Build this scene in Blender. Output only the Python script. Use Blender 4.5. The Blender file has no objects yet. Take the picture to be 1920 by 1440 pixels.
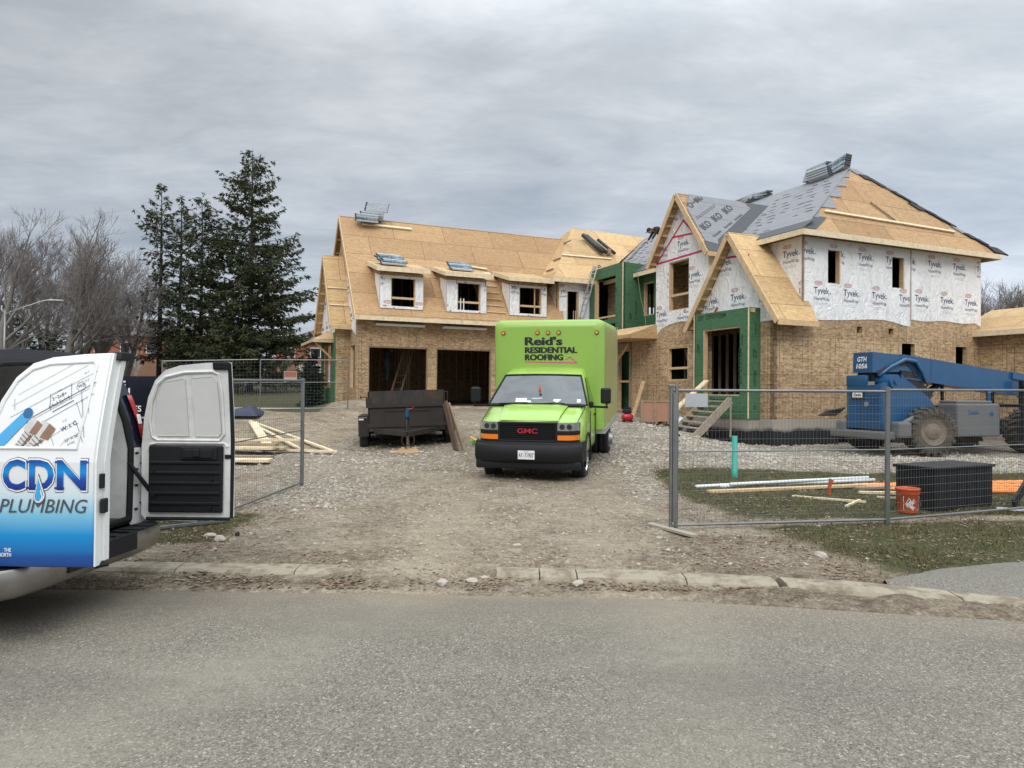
import bpy, bmesh, math, random
import numpy as np
from mathutils import Vector, Matrix, noise
R = math.radians
scn = bpy.context.scene
COL = scn.collection
rnd = random.Random(7)

# ------------------------------------------------------------ camera
cam_d = bpy.data.cameras.new('camera'); cam = bpy.data.objects.new('camera', cam_d); COL.objects.link(cam)
cam_d.sensor_width = 36; cam_d.lens = 1335/1920*36; cam_d.clip_start = .1; cam_d.clip_end = 2000
cam.matrix_world = Matrix.Translation((0, 0, 1.8)) @ Matrix.Rotation(R(90)+math.atan(15/1335), 4, 'X') @ Matrix.Rotation(R(.5), 4, 'Z')
scn.camera = cam

# ------------------------------------------------------------ world, sun, exposure
W = bpy.data.worlds.new("World"); scn.world = W; W.use_nodes = True
SUN_EL, SUN_AZ = R(39), R(192)
def build_world():
    nt = W.node_tree; N = nt.nodes; L = nt.links; N.clear()
    out = N.new('ShaderNodeOutputWorld'); bg = N.new('ShaderNodeBackground'); L.new(bg.outputs[0], out.inputs[0])
    bg.inputs[1].default_value = .12
    sky = N.new('ShaderNodeTexSky'); sky.sky_type = 'NISHITA'; sky.sun_disc = False
    sky.sun_elevation = SUN_EL; sky.sun_rotation = SUN_AZ
    tc = N.new('ShaderNodeTexCoord'); sep = N.new('ShaderNodeSeparateXYZ'); L.new(tc.outputs['Generated'], sep.inputs[0])
    def math_(op, a, b=None, c=None):
        m = N.new('ShaderNodeMath'); m.operation = op
        for i, v in enumerate((a, b, c)):
            if v is None: continue
            if hasattr(v, 'links'): L.new(v, m.inputs[i])
            else: m.inputs[i].default_value = v
        return m.outputs[0]
    # project the view direction on a flat cloud deck so that clouds flatten towards the horizon
    zc = math_('ADD', math_('MAXIMUM', sep.outputs[2], 0.0), .17)
    px = math_('DIVIDE', sep.outputs[0], zc); py = math_('DIVIDE', sep.outputs[1], zc)
    cmb = N.new('ShaderNodeCombineXYZ'); L.new(px, cmb.inputs[0]); L.new(py, cmb.inputs[1])
    mp = N.new('ShaderNodeMapping'); L.new(cmb.outputs[0], mp.inputs[0]); mp.inputs['Scale'].default_value = (.55, 1.0, 1); mp.inputs['Rotation'].default_value = (0, 0, R(-12))
    n1 = N.new('ShaderNodeTexNoise'); L.new(mp.outputs[0], n1.inputs[0]); n1.inputs['Scale'].default_value = .9; n1.inputs['Detail'].default_value = 9; n1.inputs['Roughness'].default_value = .58; n1.inputs['Distortion'].default_value = .35
    n2 = N.new('ShaderNodeTexNoise'); L.new(mp.outputs[0], n2.inputs[0]); n2.inputs['Scale'].default_value = 3.4; n2.inputs['Detail'].default_value = 7; n2.inputs['Roughness'].default_value = .6; n2.inputs['Distortion'].default_value = .5
    n3 = N.new('ShaderNodeTexNoise'); L.new(mp.outputs[0], n3.inputs[0]); n3.inputs['Scale'].default_value = 9; n3.inputs['Detail'].default_value = 8; n3.inputs['Roughness'].default_value = .62; n3.inputs['Distortion'].default_value = .8
    f = math_('ADD', math_('MULTIPLY', n1.outputs[0], .62), math_('MULTIPLY', n2.outputs[0], .34)); f = math_('ADD', f, math_('MULTIPLY', n3.outputs[0], .12))
    cr = N.new('ShaderNodeValToRGB'); L.new(f, cr.inputs[0])
    e = cr.color_ramp.elements; e[0].position = .39; e[0].color = SKYC[0]; e[1].position = .65; e[1].color = SKYC[2]
    m = e.new(.52); m.color = SKYC[1]
    # brighter towards the zenith, bluer low down
    up = math_('MULTIPLY_ADD', math_('POWER', math_('MAXIMUM', math_('SUBTRACT', sep.outputs[2], .43), 0), 1.0), ZEN, 1.0)
    up = math_('MULTIPLY', up, math_('MULTIPLY_ADD', sep.outputs[0], .34, 1.0))
    mul = N.new('ShaderNodeVectorMath'); mul.operation = 'SCALE'; L.new(cr.outputs[0], mul.inputs[0]); L.new(up, mul.inputs['Scale'])
    low = N.new('ShaderNodeValToRGB'); L.new(math_('MAXIMUM', sep.outputs[2], 0), low.inputs[0])
    e = low.color_ramp.elements; e[0].position = 0; e[0].color = (.98, 1.0, 1.04, 1); e[1].position = .35; e[1].color = (1, 1, 1, 1); q = e.new(.15); q.color = (.92, .96, 1.02, 1)
    mul2 = N.new('ShaderNodeVectorMath'); mul2.operation = 'MULTIPLY'; L.new(mul.outputs[0], mul2.inputs[0]); L.new(low.outputs[0], mul2.inputs[1])
    mix = N.new('ShaderNodeMixRGB'); mix.inputs[0].default_value = .93; L.new(sky.outputs[0], mix.inputs[1]); L.new(mul2.outputs[0], mix.inputs[2])
    L.new(mix.outputs[0], bg.inputs[0])
k_ = 1/.12
SKYC = [(.42*k_, .47*k_, .53*k_, 1), (.575*k_, .615*k_, .66*k_, 1), (.80*k_, .83*k_, .86*k_, 1)]
ZEN = 6.0
build_world()
sd = bpy.data.lights.new('sun', 'SUN'); sd.energy = 1.5; sd.angle = R(28); sd.color = (1, .965, .92)
sun = bpy.data.objects.new('sun', sd); COL.objects.link(sun)
# sun direction matches the sky's: azimuth measured from +Y clockwise
sv = Vector((math.sin(SUN_AZ)*math.cos(SUN_EL), math.cos(SUN_AZ)*math.cos(SUN_EL), math.sin(SUN_EL)))
sun.rotation_euler = sv.to_track_quat('Z', 'Y').to_euler()
vs = scn.view_settings; vs.view_transform = 'Standard'; vs.look = 'None'; vs.gamma = 1; vs.exposure = 0.0; vs.use_curve_mapping = False

# ------------------------------------------------------------ materials
MATS = {}
class NT:
    def __init__(s, m): s.nt = m.node_tree; s.N = s.nt.nodes; s.L = s.nt.links
    def n(s, t, **k):
        x = s.N.new(t)
        for a, v in k.items(): setattr(x, a, v)
        return x
    def link(s, a, b): s.L.new(a, b)
    def set(s, node, i, v):
        if hasattr(v, 'links'): s.L.new(v, node.inputs[i])
        else: node.inputs[i].default_value = v
    def m(s, op, a, b=None, c=None, clamp=False):
        x = s.n('ShaderNodeMath', operation=op); x.use_clamp = clamp
        for i, v in enumerate((a, b, c)):
            if v is not None: s.set(x, i, v)
        return x.outputs[0]
    def mix(s, f, a, b, mode='MIX'):
        x = s.n('ShaderNodeMixRGB', blend_type=mode)
        for i, v in enumerate((f, a, b)):
            if isinstance(v, tuple) and len(v) == 3: v = v+(1,)
            s.set(x, i, v)
        return x.outputs[0]
    def noise(s, vec, scale, detail=4, rough=.55, dist=0):
        x = s.n('ShaderNodeTexNoise'); s.L.new(vec, x.inputs[0]); x.inputs['Scale'].default_value = scale
        x.inputs['Detail'].default_value = detail; x.inputs['Roughness'].default_value = rough; x.inputs['Distortion'].default_value = dist
        return x.outputs[0]
    def vor(s, vec, scale, feature='F1', out=1):
        x = s.n('ShaderNodeTexVoronoi', feature=feature); s.L.new(vec, x.inputs[0]); x.inputs['Scale'].default_value = scale
        return x.outputs[out]
    def ramp(s, f, pts):
        x = s.n('ShaderNodeValToRGB'); s.L.new(f, x.inputs[0]); e = x.color_ramp.elements
        while len(e) < len(pts): e.new(.5)
        for el, (p, c) in zip(e, pts):
            el.position = p; el.color = c if len(c) == 4 else tuple(c)+(1,)
        return x.outputs[0]
    def map(s, vec, scale=(1, 1, 1), rot=(0, 0, 0), loc=(0, 0, 0)):
        x = s.n('ShaderNodeMapping'); s.L.new(vec, x.inputs[0]); x.inputs['Scale'].default_value = scale
        x.inputs['Rotation'].default_value = rot; x.inputs['Location'].default_value = loc
        return x.outputs[0]
def newmat(name, rough=.7, metal=0, spec=.5):
    m = bpy.data.materials.new(name); m.use_nodes = True; t = NT(m)
    b = t.N['Principled BSDF']; b.inputs['Roughness'].default_value = rough; b.inputs['Metallic'].default_value = metal
    b.inputs['Specular IOR Level'].default_value = spec
    t.tc = t.n('ShaderNodeTexCoord'); t.uv = t.tc.outputs['UV']; t.ob = t.tc.outputs['Object']; t.b = b
    MATS[name] = m
    return m, t
def bump(t, h, strength=.3, dist=.02):
    x = t.n('ShaderNodeBump'); x.inputs['Strength'].default_value = strength; x.inputs['Distance'].default_value = dist
    t.link(h, x.inputs['Height']); t.link(x.outputs[0], t.b.inputs['Normal'])
def base(t, c): t.set(t.b, 'Base Color', c if hasattr(c, 'links') else (c if len(c) == 4 else tuple(c)+(1,)))
def simple(name, c, rough=.6, metal=0, var=.12, scale=3.0, bmp=0, dirt=None, dirtamt=.35, spec=.5, coat=0, alpha=None):
    """a plain surface with a little colour variation, grime and bump"""
    m, t = newmat(name, rough, metal, spec)
    n = t.noise(t.ob, scale, 6, .6)
    lo = tuple(x*(1-var) for x in c); hi = tuple(min(1, x*(1+var)) for x in c)
    col = t.mix(n, lo, hi)
    if dirt:
        d = t.noise(t.ob, scale*.7, 8, .65, .4)
        f = t.ramp(d, [(.45, (0, 0, 0)), (.7, (1, 1, 1))])
        col = t.mix(t.m('MULTIPLY', f, dirtamt), col, dirt)
    base(t, col)
    rr = t.m('MULTIPLY_ADD', n, .25, rough-.12, clamp=True); t.set(t.b, 'Roughness', rr)
    if bmp: bump(t, t.noise(t.ob, scale*14, 3), bmp, .01)
    if coat: t.b.inputs['Coat Weight'].default_value = coat; t.b.inputs['Coat Roughness'].default_value = .08
    return m
def flakes(t, sc, rot):
    v = t.map(t.uv, (sc, sc*2.6, 1), (0, 0, rot))
    return t.vor(v, 1.0)
def osb(name, c, lines=True, panel=True, roof=False):
    m, t = newmat(name, .8, spec=.25)
    f1 = flakes(t, 7.5, .75); f2 = flakes(t, 9.5, 2.3); f3 = flakes(t, 17., 1.3)
    sep = t.n('ShaderNodeSeparateColor'); t.link(f1, sep.inputs[0]); a = sep.outputs[0]
    sep2 = t.n('ShaderNodeSeparateColor'); t.link(f2, sep2.inputs[0]); b_ = sep2.outputs[1]
    sep3 = t.n('ShaderNodeSeparateColor'); t.link(f3, sep3.inputs[0]); c_ = sep3.outputs[0]
    v = t.m('MULTIPLY_ADD', a, .4, t.m('MULTIPLY_ADD', b_, .35, t.m('MULTIPLY', c_, .25)))
    am = .46 if not roof else .20
    dk = tuple(x*(1-am) for x in c); lt = tuple(min(1, x*(1+am)) for x in c)
    col = t.ramp(v, [(.15, dk), (.5, c), (.85, lt)])
    # big soft tone drift
    dn = t.noise(t.uv, .5, 5, .6)
    col = t.mix(t.m('MULTIPLY', t.ramp(dn, [(.4, (0, 0, 0)), (.65, (1, 1, 1))]), .22), col, (c[0]*.85, c[1]*.72, c[2]*.6), 'MIX')
    if panel:
        br = t.n('ShaderNodeTexBrick'); t.link(t.map(t.uv, (1, 1, 1)), br.inputs[0])
        br.offset = .5; br.inputs['Scale'].default_value = 1; br.inputs['Mortar Size'].default_value = .006 if not roof else .012
        br.inputs['Mortar Smooth'].default_value = .2; br.inputs['Brick Width'].default_value = 2.44; br.inputs['Row Height'].default_value = 1.22
        br.inputs['Color1'].default_value = (.82, .80, .76, 1); br.inputs['Color2'].default_value = (1.12, 1.12, 1.1, 1); br.inputs['Mortar'].default_value = (.42, .36, .3, 1)
        br.inputs['Bias'].default_value = 0
        col = t.mix(1.0, col, br.outputs[0], 'MULTIPLY')
        pass
        st = t.noise(t.map(t.uv, (.9, 9, 1)), 1.0, 6, .7)
        col = t.mix(t.m('MULTIPLY', t.ramp(st, [(.52, (0, 0, 0)), (.75, (1, 1, 1))]), .38), col, (c[0]*.62, c[1]*.5, c[2]*.38))
    if lines:  # brick-tie rows: rust brown uprights every 40 cm, cross rows every 60 cm, irregular
        s2 = t.n('ShaderNodeSeparateXYZ'); t.link(t.uv, s2.inputs[0])
        wob = t.m('MULTIPLY', t.m('SUBTRACT', t.noise(t.uv, 1.7, 2), .5), .05)
        fx = t.m('FRACT', t.m('MULTIPLY', t.m('ADD', s2.outputs[0], wob), 1/.405)); lx = t.m('LESS_THAN', fx, .045)
        fx2 = t.m('FRACT', t.m('MULTIPLY', t.m('ADD', s2.outputs[0], wob), 1/1.21)); lx2 = t.m('LESS_THAN', t.m('ABSOLUTE', t.m('SUBTRACT', fx2, .21)), .010)
        fz = t.m('FRACT', t.m('MULTIPLY', t.m('ADD', s2.outputs[1], wob), 1/.42)); lz = t.m('LESS_THAN', fz, .034)
        fz2 = t.m('FRACT', t.m('MULTIPLY', t.m('ADD', s2.outputs[1], wob), 1/.84)); lz2 = t.m('LESS_THAN', t.m('ABSOLUTE', t.m('SUBTRACT', fz2, .22)), .009)
        lm = t.m('MAXIMUM', t.m('MAXIMUM', lx, lx2), t.m('MAXIMUM', lz, lz2))
        brk = t.ramp(t.noise(t.uv, 2.2, 3), [(.36, (.1, .1, .1)), (.52, (1, 1, 1))])
        low = t.m('LESS_THAN', s2.outputs[1], LINE_TOP)
        lm = t.m('MULTIPLY', t.m('MULTIPLY', lm, brk), low)
        col = t.mix(t.m('MULTIPLY', lm, .62), col, (.055, .03, .018))
    base(t, col)
    bump(t, v, .25, .004)
    return m
LINE_TOP = 4.12
osb('osb_wall', (.45, .325, .20))
osb('osb_plain', (.42, .285, .165), lines=False)
osb('osb_roof', (.415, .27, .145), lines=False, roof=True)
osb('ply_light', (.53, .37, .195), lines=False, roof=True)
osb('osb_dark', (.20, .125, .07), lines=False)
def lumber(name, c):
    m, t = newmat(name, .75, spec=.25)
    g = t.noise(t.map(t.ob, (3, 3, 3)), 2.0, 8, .65, .8); w = t.noise(t.ob, 22, 3, .6)
    col = t.ramp(t.m('MULTIPLY_ADD', g, .7, t.m('MULTIPLY', w, .3)), [(.3, tuple(x*.66 for x in c)), (.5, c), (.72, tuple(min(1, x*1.22) for x in c))])
    base(t, col); bump(t, w, .15, .004); return m
lumber('lumber', (.60, .43, .25)); lumber('lumber_pale', (.72, .60, .41)); lumber('lumber_old', (.30, .22, .15)); lumber('lumber_dark_dim_alu', (.12, .08, .055))
def wrapmat():
    m, t = newmat('house_wrap_white', .42, spec=.45)
    w1 = t.noise(t.map(t.uv, (.8, .35, 1), (0, 0, .7)), 2.6, 7, .55, 1.6); w2 = t.noise(t.map(t.uv, (1.6, .5, 1), (0, 0, -.5)), 2.2, 6, .5, 2.2)
    rid = t.m('ABSOLUTE', t.m('SUBTRACT', w1, .5)); rid2 = t.m('ABSOLUTE', t.m('SUBTRACT', w2, .5))
    h = t.m('SUBTRACT', 1.0, t.m('MINIMUM', rid, rid2))
    base(t, t.mix(t.noise(t.uv, 1.1, 5), (.82, .825, .82), (.91, .91, .90)))
    bump(t, h, .85, .24); return m
wrapmat()
def zipmat():
    m, t = newmat('green_sheathing', .6, spec=.35)
    f = flakes(t, 10, .4); s = t.n('ShaderNodeSeparateColor'); t.link(f, s.inputs[0])
    n = t.noise(t.uv, 1.2, 6, .6)
    col = t.mix(s.outputs[0], (.046, .128, .055), (.078, .19, .085))
    col = t.mix(t.m('MULTIPLY', n, .5), col, (.07, .17, .11))
    br = t.n('ShaderNodeTexBrick'); t.link(t.uv, br.inputs[0]); br.inputs['Scale'].default_value = 1; br.inputs['Mortar Size'].default_value = .012
    br.inputs['Brick Width'].default_value = 2.44; br.inputs['Row Height'].default_value = 1.22
    br.inputs['Color1'].default_value = (1, 1, 1, 1); br.inputs['Color2'].default_value = (.9, .9, .9, 1); br.inputs['Mortar'].default_value = (.6, .6, .6, 1)
    base(t, t.mix(1.0, col, br.outputs[0], 'MULTIPLY')); bump(t, s.outputs[0], .15, .004)
zipmat()
simple('green_ink', (.012, .04, .02), .7)
def underlay():
    m, t = newmat('underlayment_grey', .7, spec=.3)
    n = t.noise(t.uv, 2.5, 6, .6); w = t.noise(t.map(t.uv, (.5, 3.2, 1)), 1.6, 5, .6, .8)
    col = t.mix(n, (.20, .205, .218), (.275, .28, .295))
    s = t.n('ShaderNodeSeparateXYZ'); t.link(t.uv, s.inputs[0])
    ln = t.m('LESS_THAN', t.m('FRACT', t.m('MULTIPLY', s.outputs[1], 1/.9)), .03)
    col = t.mix(t.m('MULTIPLY', ln, .6), col, (.08, .08, .09)); base(t, col); bump(t, w, .5, .06)
underlay()
simple('underlayment_dark', (.075, .085, .09), .75, var=.15, scale=2, bmp=.2)
simple('black_paper', (.018, .018, .02), .7, var=.2, scale=4, bmp=.4)
simple('ink_grey', (.045, .045, .05), .7); simple('ink_blue', (.055, .07, .15), .6); simple('ink_red', (.55, .24, .24), .6); simple('tape_red', (.50, .035, .10), .45)
simple('ink_light', (.40, .41, .44), .6)
def concrete(name, c, tar=None):
    m, t = newmat(name, .85, spec=.3)
    n = t.noise(t.ob, 1.5, 8, .65); f = t.noise(t.ob, 30, 3)
    col = t.mix(n, tuple(x*.75 for x in c), tuple(x*1.2 for x in c))
    if tar:
        s = t.n('ShaderNodeSeparateXYZ'); t.link(t.uv, s.inputs[0])
        edge = t.m('ADD', s.outputs[1], t.m('MULTIPLY', t.m('SUBTRACT', t.noise(t.map(t.uv, (1, .6, 1)), 1.1, 5, .6), .5), .42))
        k = t.ramp(edge, [(.62, (1, 1, 1)), (.74, (0, 0, 0))]); col = t.mix(k, col, (.022, .022, .024))
    base(t, col); bump(t, f, .25, .01)
concrete('concrete', (.42, .39, .33)); concrete('foundation_tarred', (.36, .33, .28), True); concrete('kerb_concrete', (.36, .325, .26))
def kerbmat():
    m, t = newmat('kerb_soiled', .9, spec=.2); n = t.noise(t.ob, 1.5, 8, .65); n2 = t.noise(t.ob, 6, 6, .7)
    col = t.mix(n, (.26, .228, .17), (.40, .355, .275)); f = t.ramp(t.m('MULTIPLY_ADD', n2, .6, t.m('MULTIPLY', n, .4)), [(.45, (0, 0, 0)), (.58, (1, 1, 1))])
    base(t, t.mix(t.m('MULTIPLY', f, .85), col, (.17, .135, .09))); bump(t, n2, .5, .02)
kerbmat()
simple('grey_metal', (.25, .255, .255), .42, .85, var=.25, scale=6, bmp=.1, dirt=(.16, .15, .14), dirtamt=.4)
simple('alu', (.55, .57, .58), .4, .7, var=.1)
simple('wire', (.17, .175, .18), .5, .6, var=.2)
simple('dark_metal', (.028, .027, .028), .55, .3, var=.3, scale=3, dirt=(.10, .055, .032), dirtamt=.7, bmp=.15)
simple('rust_metal', (.030, .024, .021), .8, .1, var=.45, scale=4, bmp=.3)
simple('rubber', (.022, .022, .023), .85, var=.3, scale=8, bmp=.2)
simple('rubber_muddy', (.085, .07, .054), .9, var=.35, scale=4, bmp=.5, dirt=(.03, .027, .024), dirtamt=.7)
simple('black_plastic', (.010, .011, .012), .6, var=.2, scale=6, bmp=.12, spec=.3)
simple('black_gloss', (.01, .012, .018), .2, var=.1)
simple('lime_paint', (.29, .48, .07), .30, var=.04, scale=.9, coat=.6)
simple('lime_box', (.27, .45, .075), .42, var=.06, scale=.8, coat=.25, dirt=(.24, .40, .08), dirtamt=.3)
simple('box_side', (.36, .38, .13), .4, var=.2, scale=1.5, coat=.2)
simple('blue_paint', (.006, .072, .18), .36, var=.12, scale=2, coat=.3, dirt=(.03, .10, .2), dirtamt=.4)
simple('grey_plastic', (.125, .13, .132), .55, var=.15, scale=3, dirt=(.16, .14, .11), dirtamt=.5)
simple('white_paint', (.78, .79, .78), .3, var=.03, scale=1.5, coat=.4)
simple('jamb_white', (.68, .68, .66), .4, var=.12, scale=6, dirt=(.25, .23, .2), dirtamt=.35)
simple('navy_paint', (.012, .014, .032), .22, var=.15, coat=.6)
simple('chrome', (.62, .62, .61), .22, 1.0, var=.12, scale=9, dirt=(.25, .24, .22), dirtamt=.3)
simple('dull_steel', (.34, .33, .31), .38, .9, var=.2, scale=6, dirt=(.2, .18, .15), dirtamt=.5)
simple('red_lens', (.40, .008, .015), .15, coat=.6); simple('amber_lens', (.80, .20, .015), .18, coat=.6); simple('clear_lens', (.35, .37, .38), .12, .5, coat=.8)
simple('marker_amber', (.85, .28, .08), .3); simple('plate_white', (.75, .76, .76), .5); simple('text_black', (.012, .012, .014), .5)
simple('text_pink', (.62, .06, .22), .5); simple('red_badge', (.45, .02, .05), .3); simple('text_white', (.8, .8, .8), .5)
simple('text_grey', (.06, .07, .08), .5); simple('paper', (.75, .80, .82), .8)
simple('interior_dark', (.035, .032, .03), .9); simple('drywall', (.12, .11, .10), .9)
simple('pipe_green', (.02, .30, .235), .4, var=.1); simple('pipe_white', (.70, .74, .73), .4); simple('bucket_orange', (.56, .10, .022), .4, var=.12, dirt=(.35, .1, .04), dirtamt=.4)
simple('orange_pipe', (.80, .26, .05), .45, var=.25, scale=5); simple('red_tank', (.40, .015, .02), .35); simple('crate_wood', (.36, .19, .12), .8, var=.2, scale=4, bmp=.2)
simple('shingle_wrap', (.035, .12, .17), .4, var=.5, scale=9, bmp=.3, dirt=(.45, .48, .5), dirtamt=.9); simple('shingle_grey', (.42, .45, .48), .6, var=.3, scale=12, bmp=.3)
simple('shingle_edge', (.06, .065, .07), .9, var=.4, scale=30)
simple('denim', (.025, .04, .075), .9); simple('jacket_black', (.012, .013, .016), .85); simple('skin', (.42, .24, .17), .6); simple('hair', (.02, .015, .012), .8)
simple('brick_red', (.32, .115, .07), .9, var=.25, scale=3); simple('roof_shingle', (.12, .10, .10), .9, var=.2, scale=4); simple('fence_brown', (.22, .12, .075), .9, var=.3, scale=6)
simple('siding_grey', (.33, .33, .34), .9); simple('window_dark', (.03, .035, .045), .2); simple('tarp_navy', (.012, .016, .05), .5, bmp=.4)
simple('bark', (.165, .15, .135), .95, var=.4, scale=5, bmp=.3); simple('twig', (.18, .158, .148), .95, var=.3); simple('bark_dark', (.045, .038, .034), .95, var=.3, scale=4)
simple('birch', (.5, .48, .45), .8, var=.5, scale=3)
def needles(name, a, b_):
    m, t = newmat(name, .75, spec=.2)
    n = t.noise(t.ob, .55, 4, .6); n2 = t.noise(t.ob, 9, 2)
    base(t, t.mix(t.m('MULTIPLY_ADD', n, .8, t.m('MULTIPLY', n2, .3)), a, b_))
    return m
needles('spruce', (.022, .034, .018), (.080, .088, .038)); needles('cedar', (.012, .02, .012), (.03, .042, .022))
needles('grassblade', (.045, .062, .022), (.20, .165, .085)); needles('leaf_litter', (.13, .085, .055), (.33, .25, .17))
simple('soil_dark', (.075, .066, .055), .95)
simple('tool_yellow', (.75, .42, .03), .4); simple('tool_green', (.05, .45, .06), .5)
simple('stone', (.40, .36, .30), .9, var=.55, scale=1.3)
def glassmat():
    m, t = newmat('windshield_glass', .05, spec=.6); base(t, (.02, .03, .03)); t.b.inputs['Alpha'].default_value = .45
    t.b.inputs['Coat Weight'].default_value = .6; t.b.inputs['Coat Roughness'].default_value = .03
    m, t = newmat('tinted_glass', .06, spec=.6); base(t, (.008, .01, .012)); t.b.inputs['Coat Weight'].default_value = .5
    m, t = newmat('screen_glass', .07, spec=.9); n = t.noise(t.map(t.ob, (1, 1, 2.2)), 2.2, 5, .6, .6); base(t, t.ramp(n, [(.35, (.018, .026, .026)), (.6, (.05, .064, .06))])); t.b.inputs['Coat Weight'].default_value = .8; t.b.inputs['Coat Roughness'].default_value = .04
    return
    m = None; t = None
    m, t = newmat('tinted_glass', .06); base(t, (0, 0, 0)); t.b.inputs['Coat Weight'].default_value = .5
glassmat()
simple('blade_gradient_dummy', (.5, .5, .5))
del MATS['blade_gradient_dummy']
def doormat():
    """the wrap printed on the van door: white above, sky blue fading to navy below (real print)"""
    m, t = newmat('door_print', .3, spec=.5)
    s = t.n('ShaderNodeSeparateXYZ'); t.link(t.ob, s.inputs[0])
    z = t.m('ADD', s.outputs[2], t.m('MULTIPLY', t.m('SUBTRACT', t.noise(t.ob, 1.2, 2), .5), .04))
    zz = t.m('DIVIDE', t.m('SUBTRACT', z, .55), 1.0)
    base(t, t.ramp(zz, [(.0, (.005, .03, .19)), (.09, (.004, .07, .28)), (.13, (.004, .14, .42)), (.24, (.0, .25, .58)), (.38, (.20, .50, .68)), (.52, (.60, .72, .76)), (.66, (.76, .77, .76))]))
    t.b.inputs['Coat Weight'].default_value = .4; t.b.inputs['Coat Roughness'].default_value = .1
doormat()
def lettermat():
    m, t = newmat('letter_blue', .3, spec=.5); s = t.n('ShaderNodeSeparateXYZ'); t.link(t.ob, s.inputs[0])
    zz = t.m('DIVIDE', t.m('SUBTRACT', s.outputs[2], 1.10), .19)
    base(t, t.ramp(zz, [(0, (.005, .03, .22)), (.35, (.01, .07, .35)), (.6, (.0, .26, .66)), (.8, (.0, .20, .58)), (1, (.005, .05, .28))]))
lettermat()

def asphalt():
    m, t = newmat('asphalt', .88, spec=.25)
    o = t.ob
    v = t.vor(o, 150.0); s = t.n('ShaderNodeSeparateColor'); t.link(v, s.inputs[0])
    v2 = t.vor(o, 75.0); s2 = t.n('ShaderNodeSeparateColor'); t.link(v2, s2.inputs[0])
    fine = t.m('MULTIPLY_ADD', s.outputs[0], .55, t.m('MULTIPLY', s2.outputs[1], .45))
    col = t.ramp(fine, [(.08, (.07, .062, .049)), (.36, (.147, .132, .107)), (.66, (.205, .188, .154)), (.84, (.275, .255, .212)), (.96, (.50, .465, .40))])
    big = t.noise(t.map(o, (.35, 1.1, 1), (0, 0, R(14))), .75, 6, .6, .4)
    dust = t.ramp(big, [(.48, (0, 0, 0)), (.68, (1, 1, 1))])
    ysep = t.n('ShaderNodeSeparateXYZ'); t.link(o, ysep.inputs[0])
    # pale soil tracked out of the driveway: two wheel tracks fanning over the road
    tr1 = t.m('ABSOLUTE', t.m('SUBTRACT', ysep.outputs[0], t.m('MULTIPLY_ADD', ysep.outputs[1], .62, -4.6)))
    tr2 = t.m('ABSOLUTE', t.m('SUBTRACT', ysep.outputs[0], t.m('MULTIPLY_ADD', ysep.outputs[1], .02, 1.05)))
    trk = t.m('MINIMUM', tr1, tr2)
    trk = t.m('ADD', trk, t.m('MULTIPLY', t.m('SUBTRACT', t.noise(o, 1.1, 5, .6), .5), 1.3))
    trf = t.ramp(trk, [(.05, (1, 1, 1)), (.75, (0, 0, 0))])
    near_edge = t.ramp(t.m('ADD', t.m('MULTIPLY', ysep.outputs[1], .1), t.m('MULTIPLY', t.noise(o, 2.0, 4), .12)), [(.56, (0, 0, 0)), (.70, (1, 1, 1))])
    f = t.m('MULTIPLY', t.m('ADD', t.m('MULTIPLY', dust, .42), t.m('MULTIPLY', trf, .62), clamp=True), t.ramp(t.m('MULTIPLY_ADD', t.noise(o, 60, 3), .5, t.m('MULTIPLY', t.noise(o, 9, 5, .65), .5)), [(.36, (.15, .15, .15)), (.60, (1, 1, 1))]))
    col = t.mix(f, col, (.26, .236, .185)); col = t.mix(t.m('MULTIPLY', near_edge, .55), col, (.25, .21, .145))
    dk = t.noise(t.map(o, (.3, .8, 1)), .8, 5, .6); col = t.mix(t.m('MULTIPLY', t.ramp(dk, [(.47, (0, 0, 0)), (.62, (1, 1, 1))]), .35), col, (.10, .095, .085))
    base(t, col); bump(t, fine, .5, .004)
    m, t = newmat('asphalt_dark', .9, spec=.25); v = t.vor(t.ob, 130.0); s = t.n('ShaderNodeSeparateColor'); t.link(v, s.inputs[0])
    col = t.ramp(s.outputs[0], [(.1, (.085, .078, .064)), (.6, (.155, .145, .12)), (.95, (.27, .25, .21))]); base(t, t.mix(t.m('MULTIPLY', t.noise(t.ob, .9, 5), .4), col, (.26, .24, .2))); bump(t, s.outputs[0], .4, .004)
asphalt()
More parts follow.
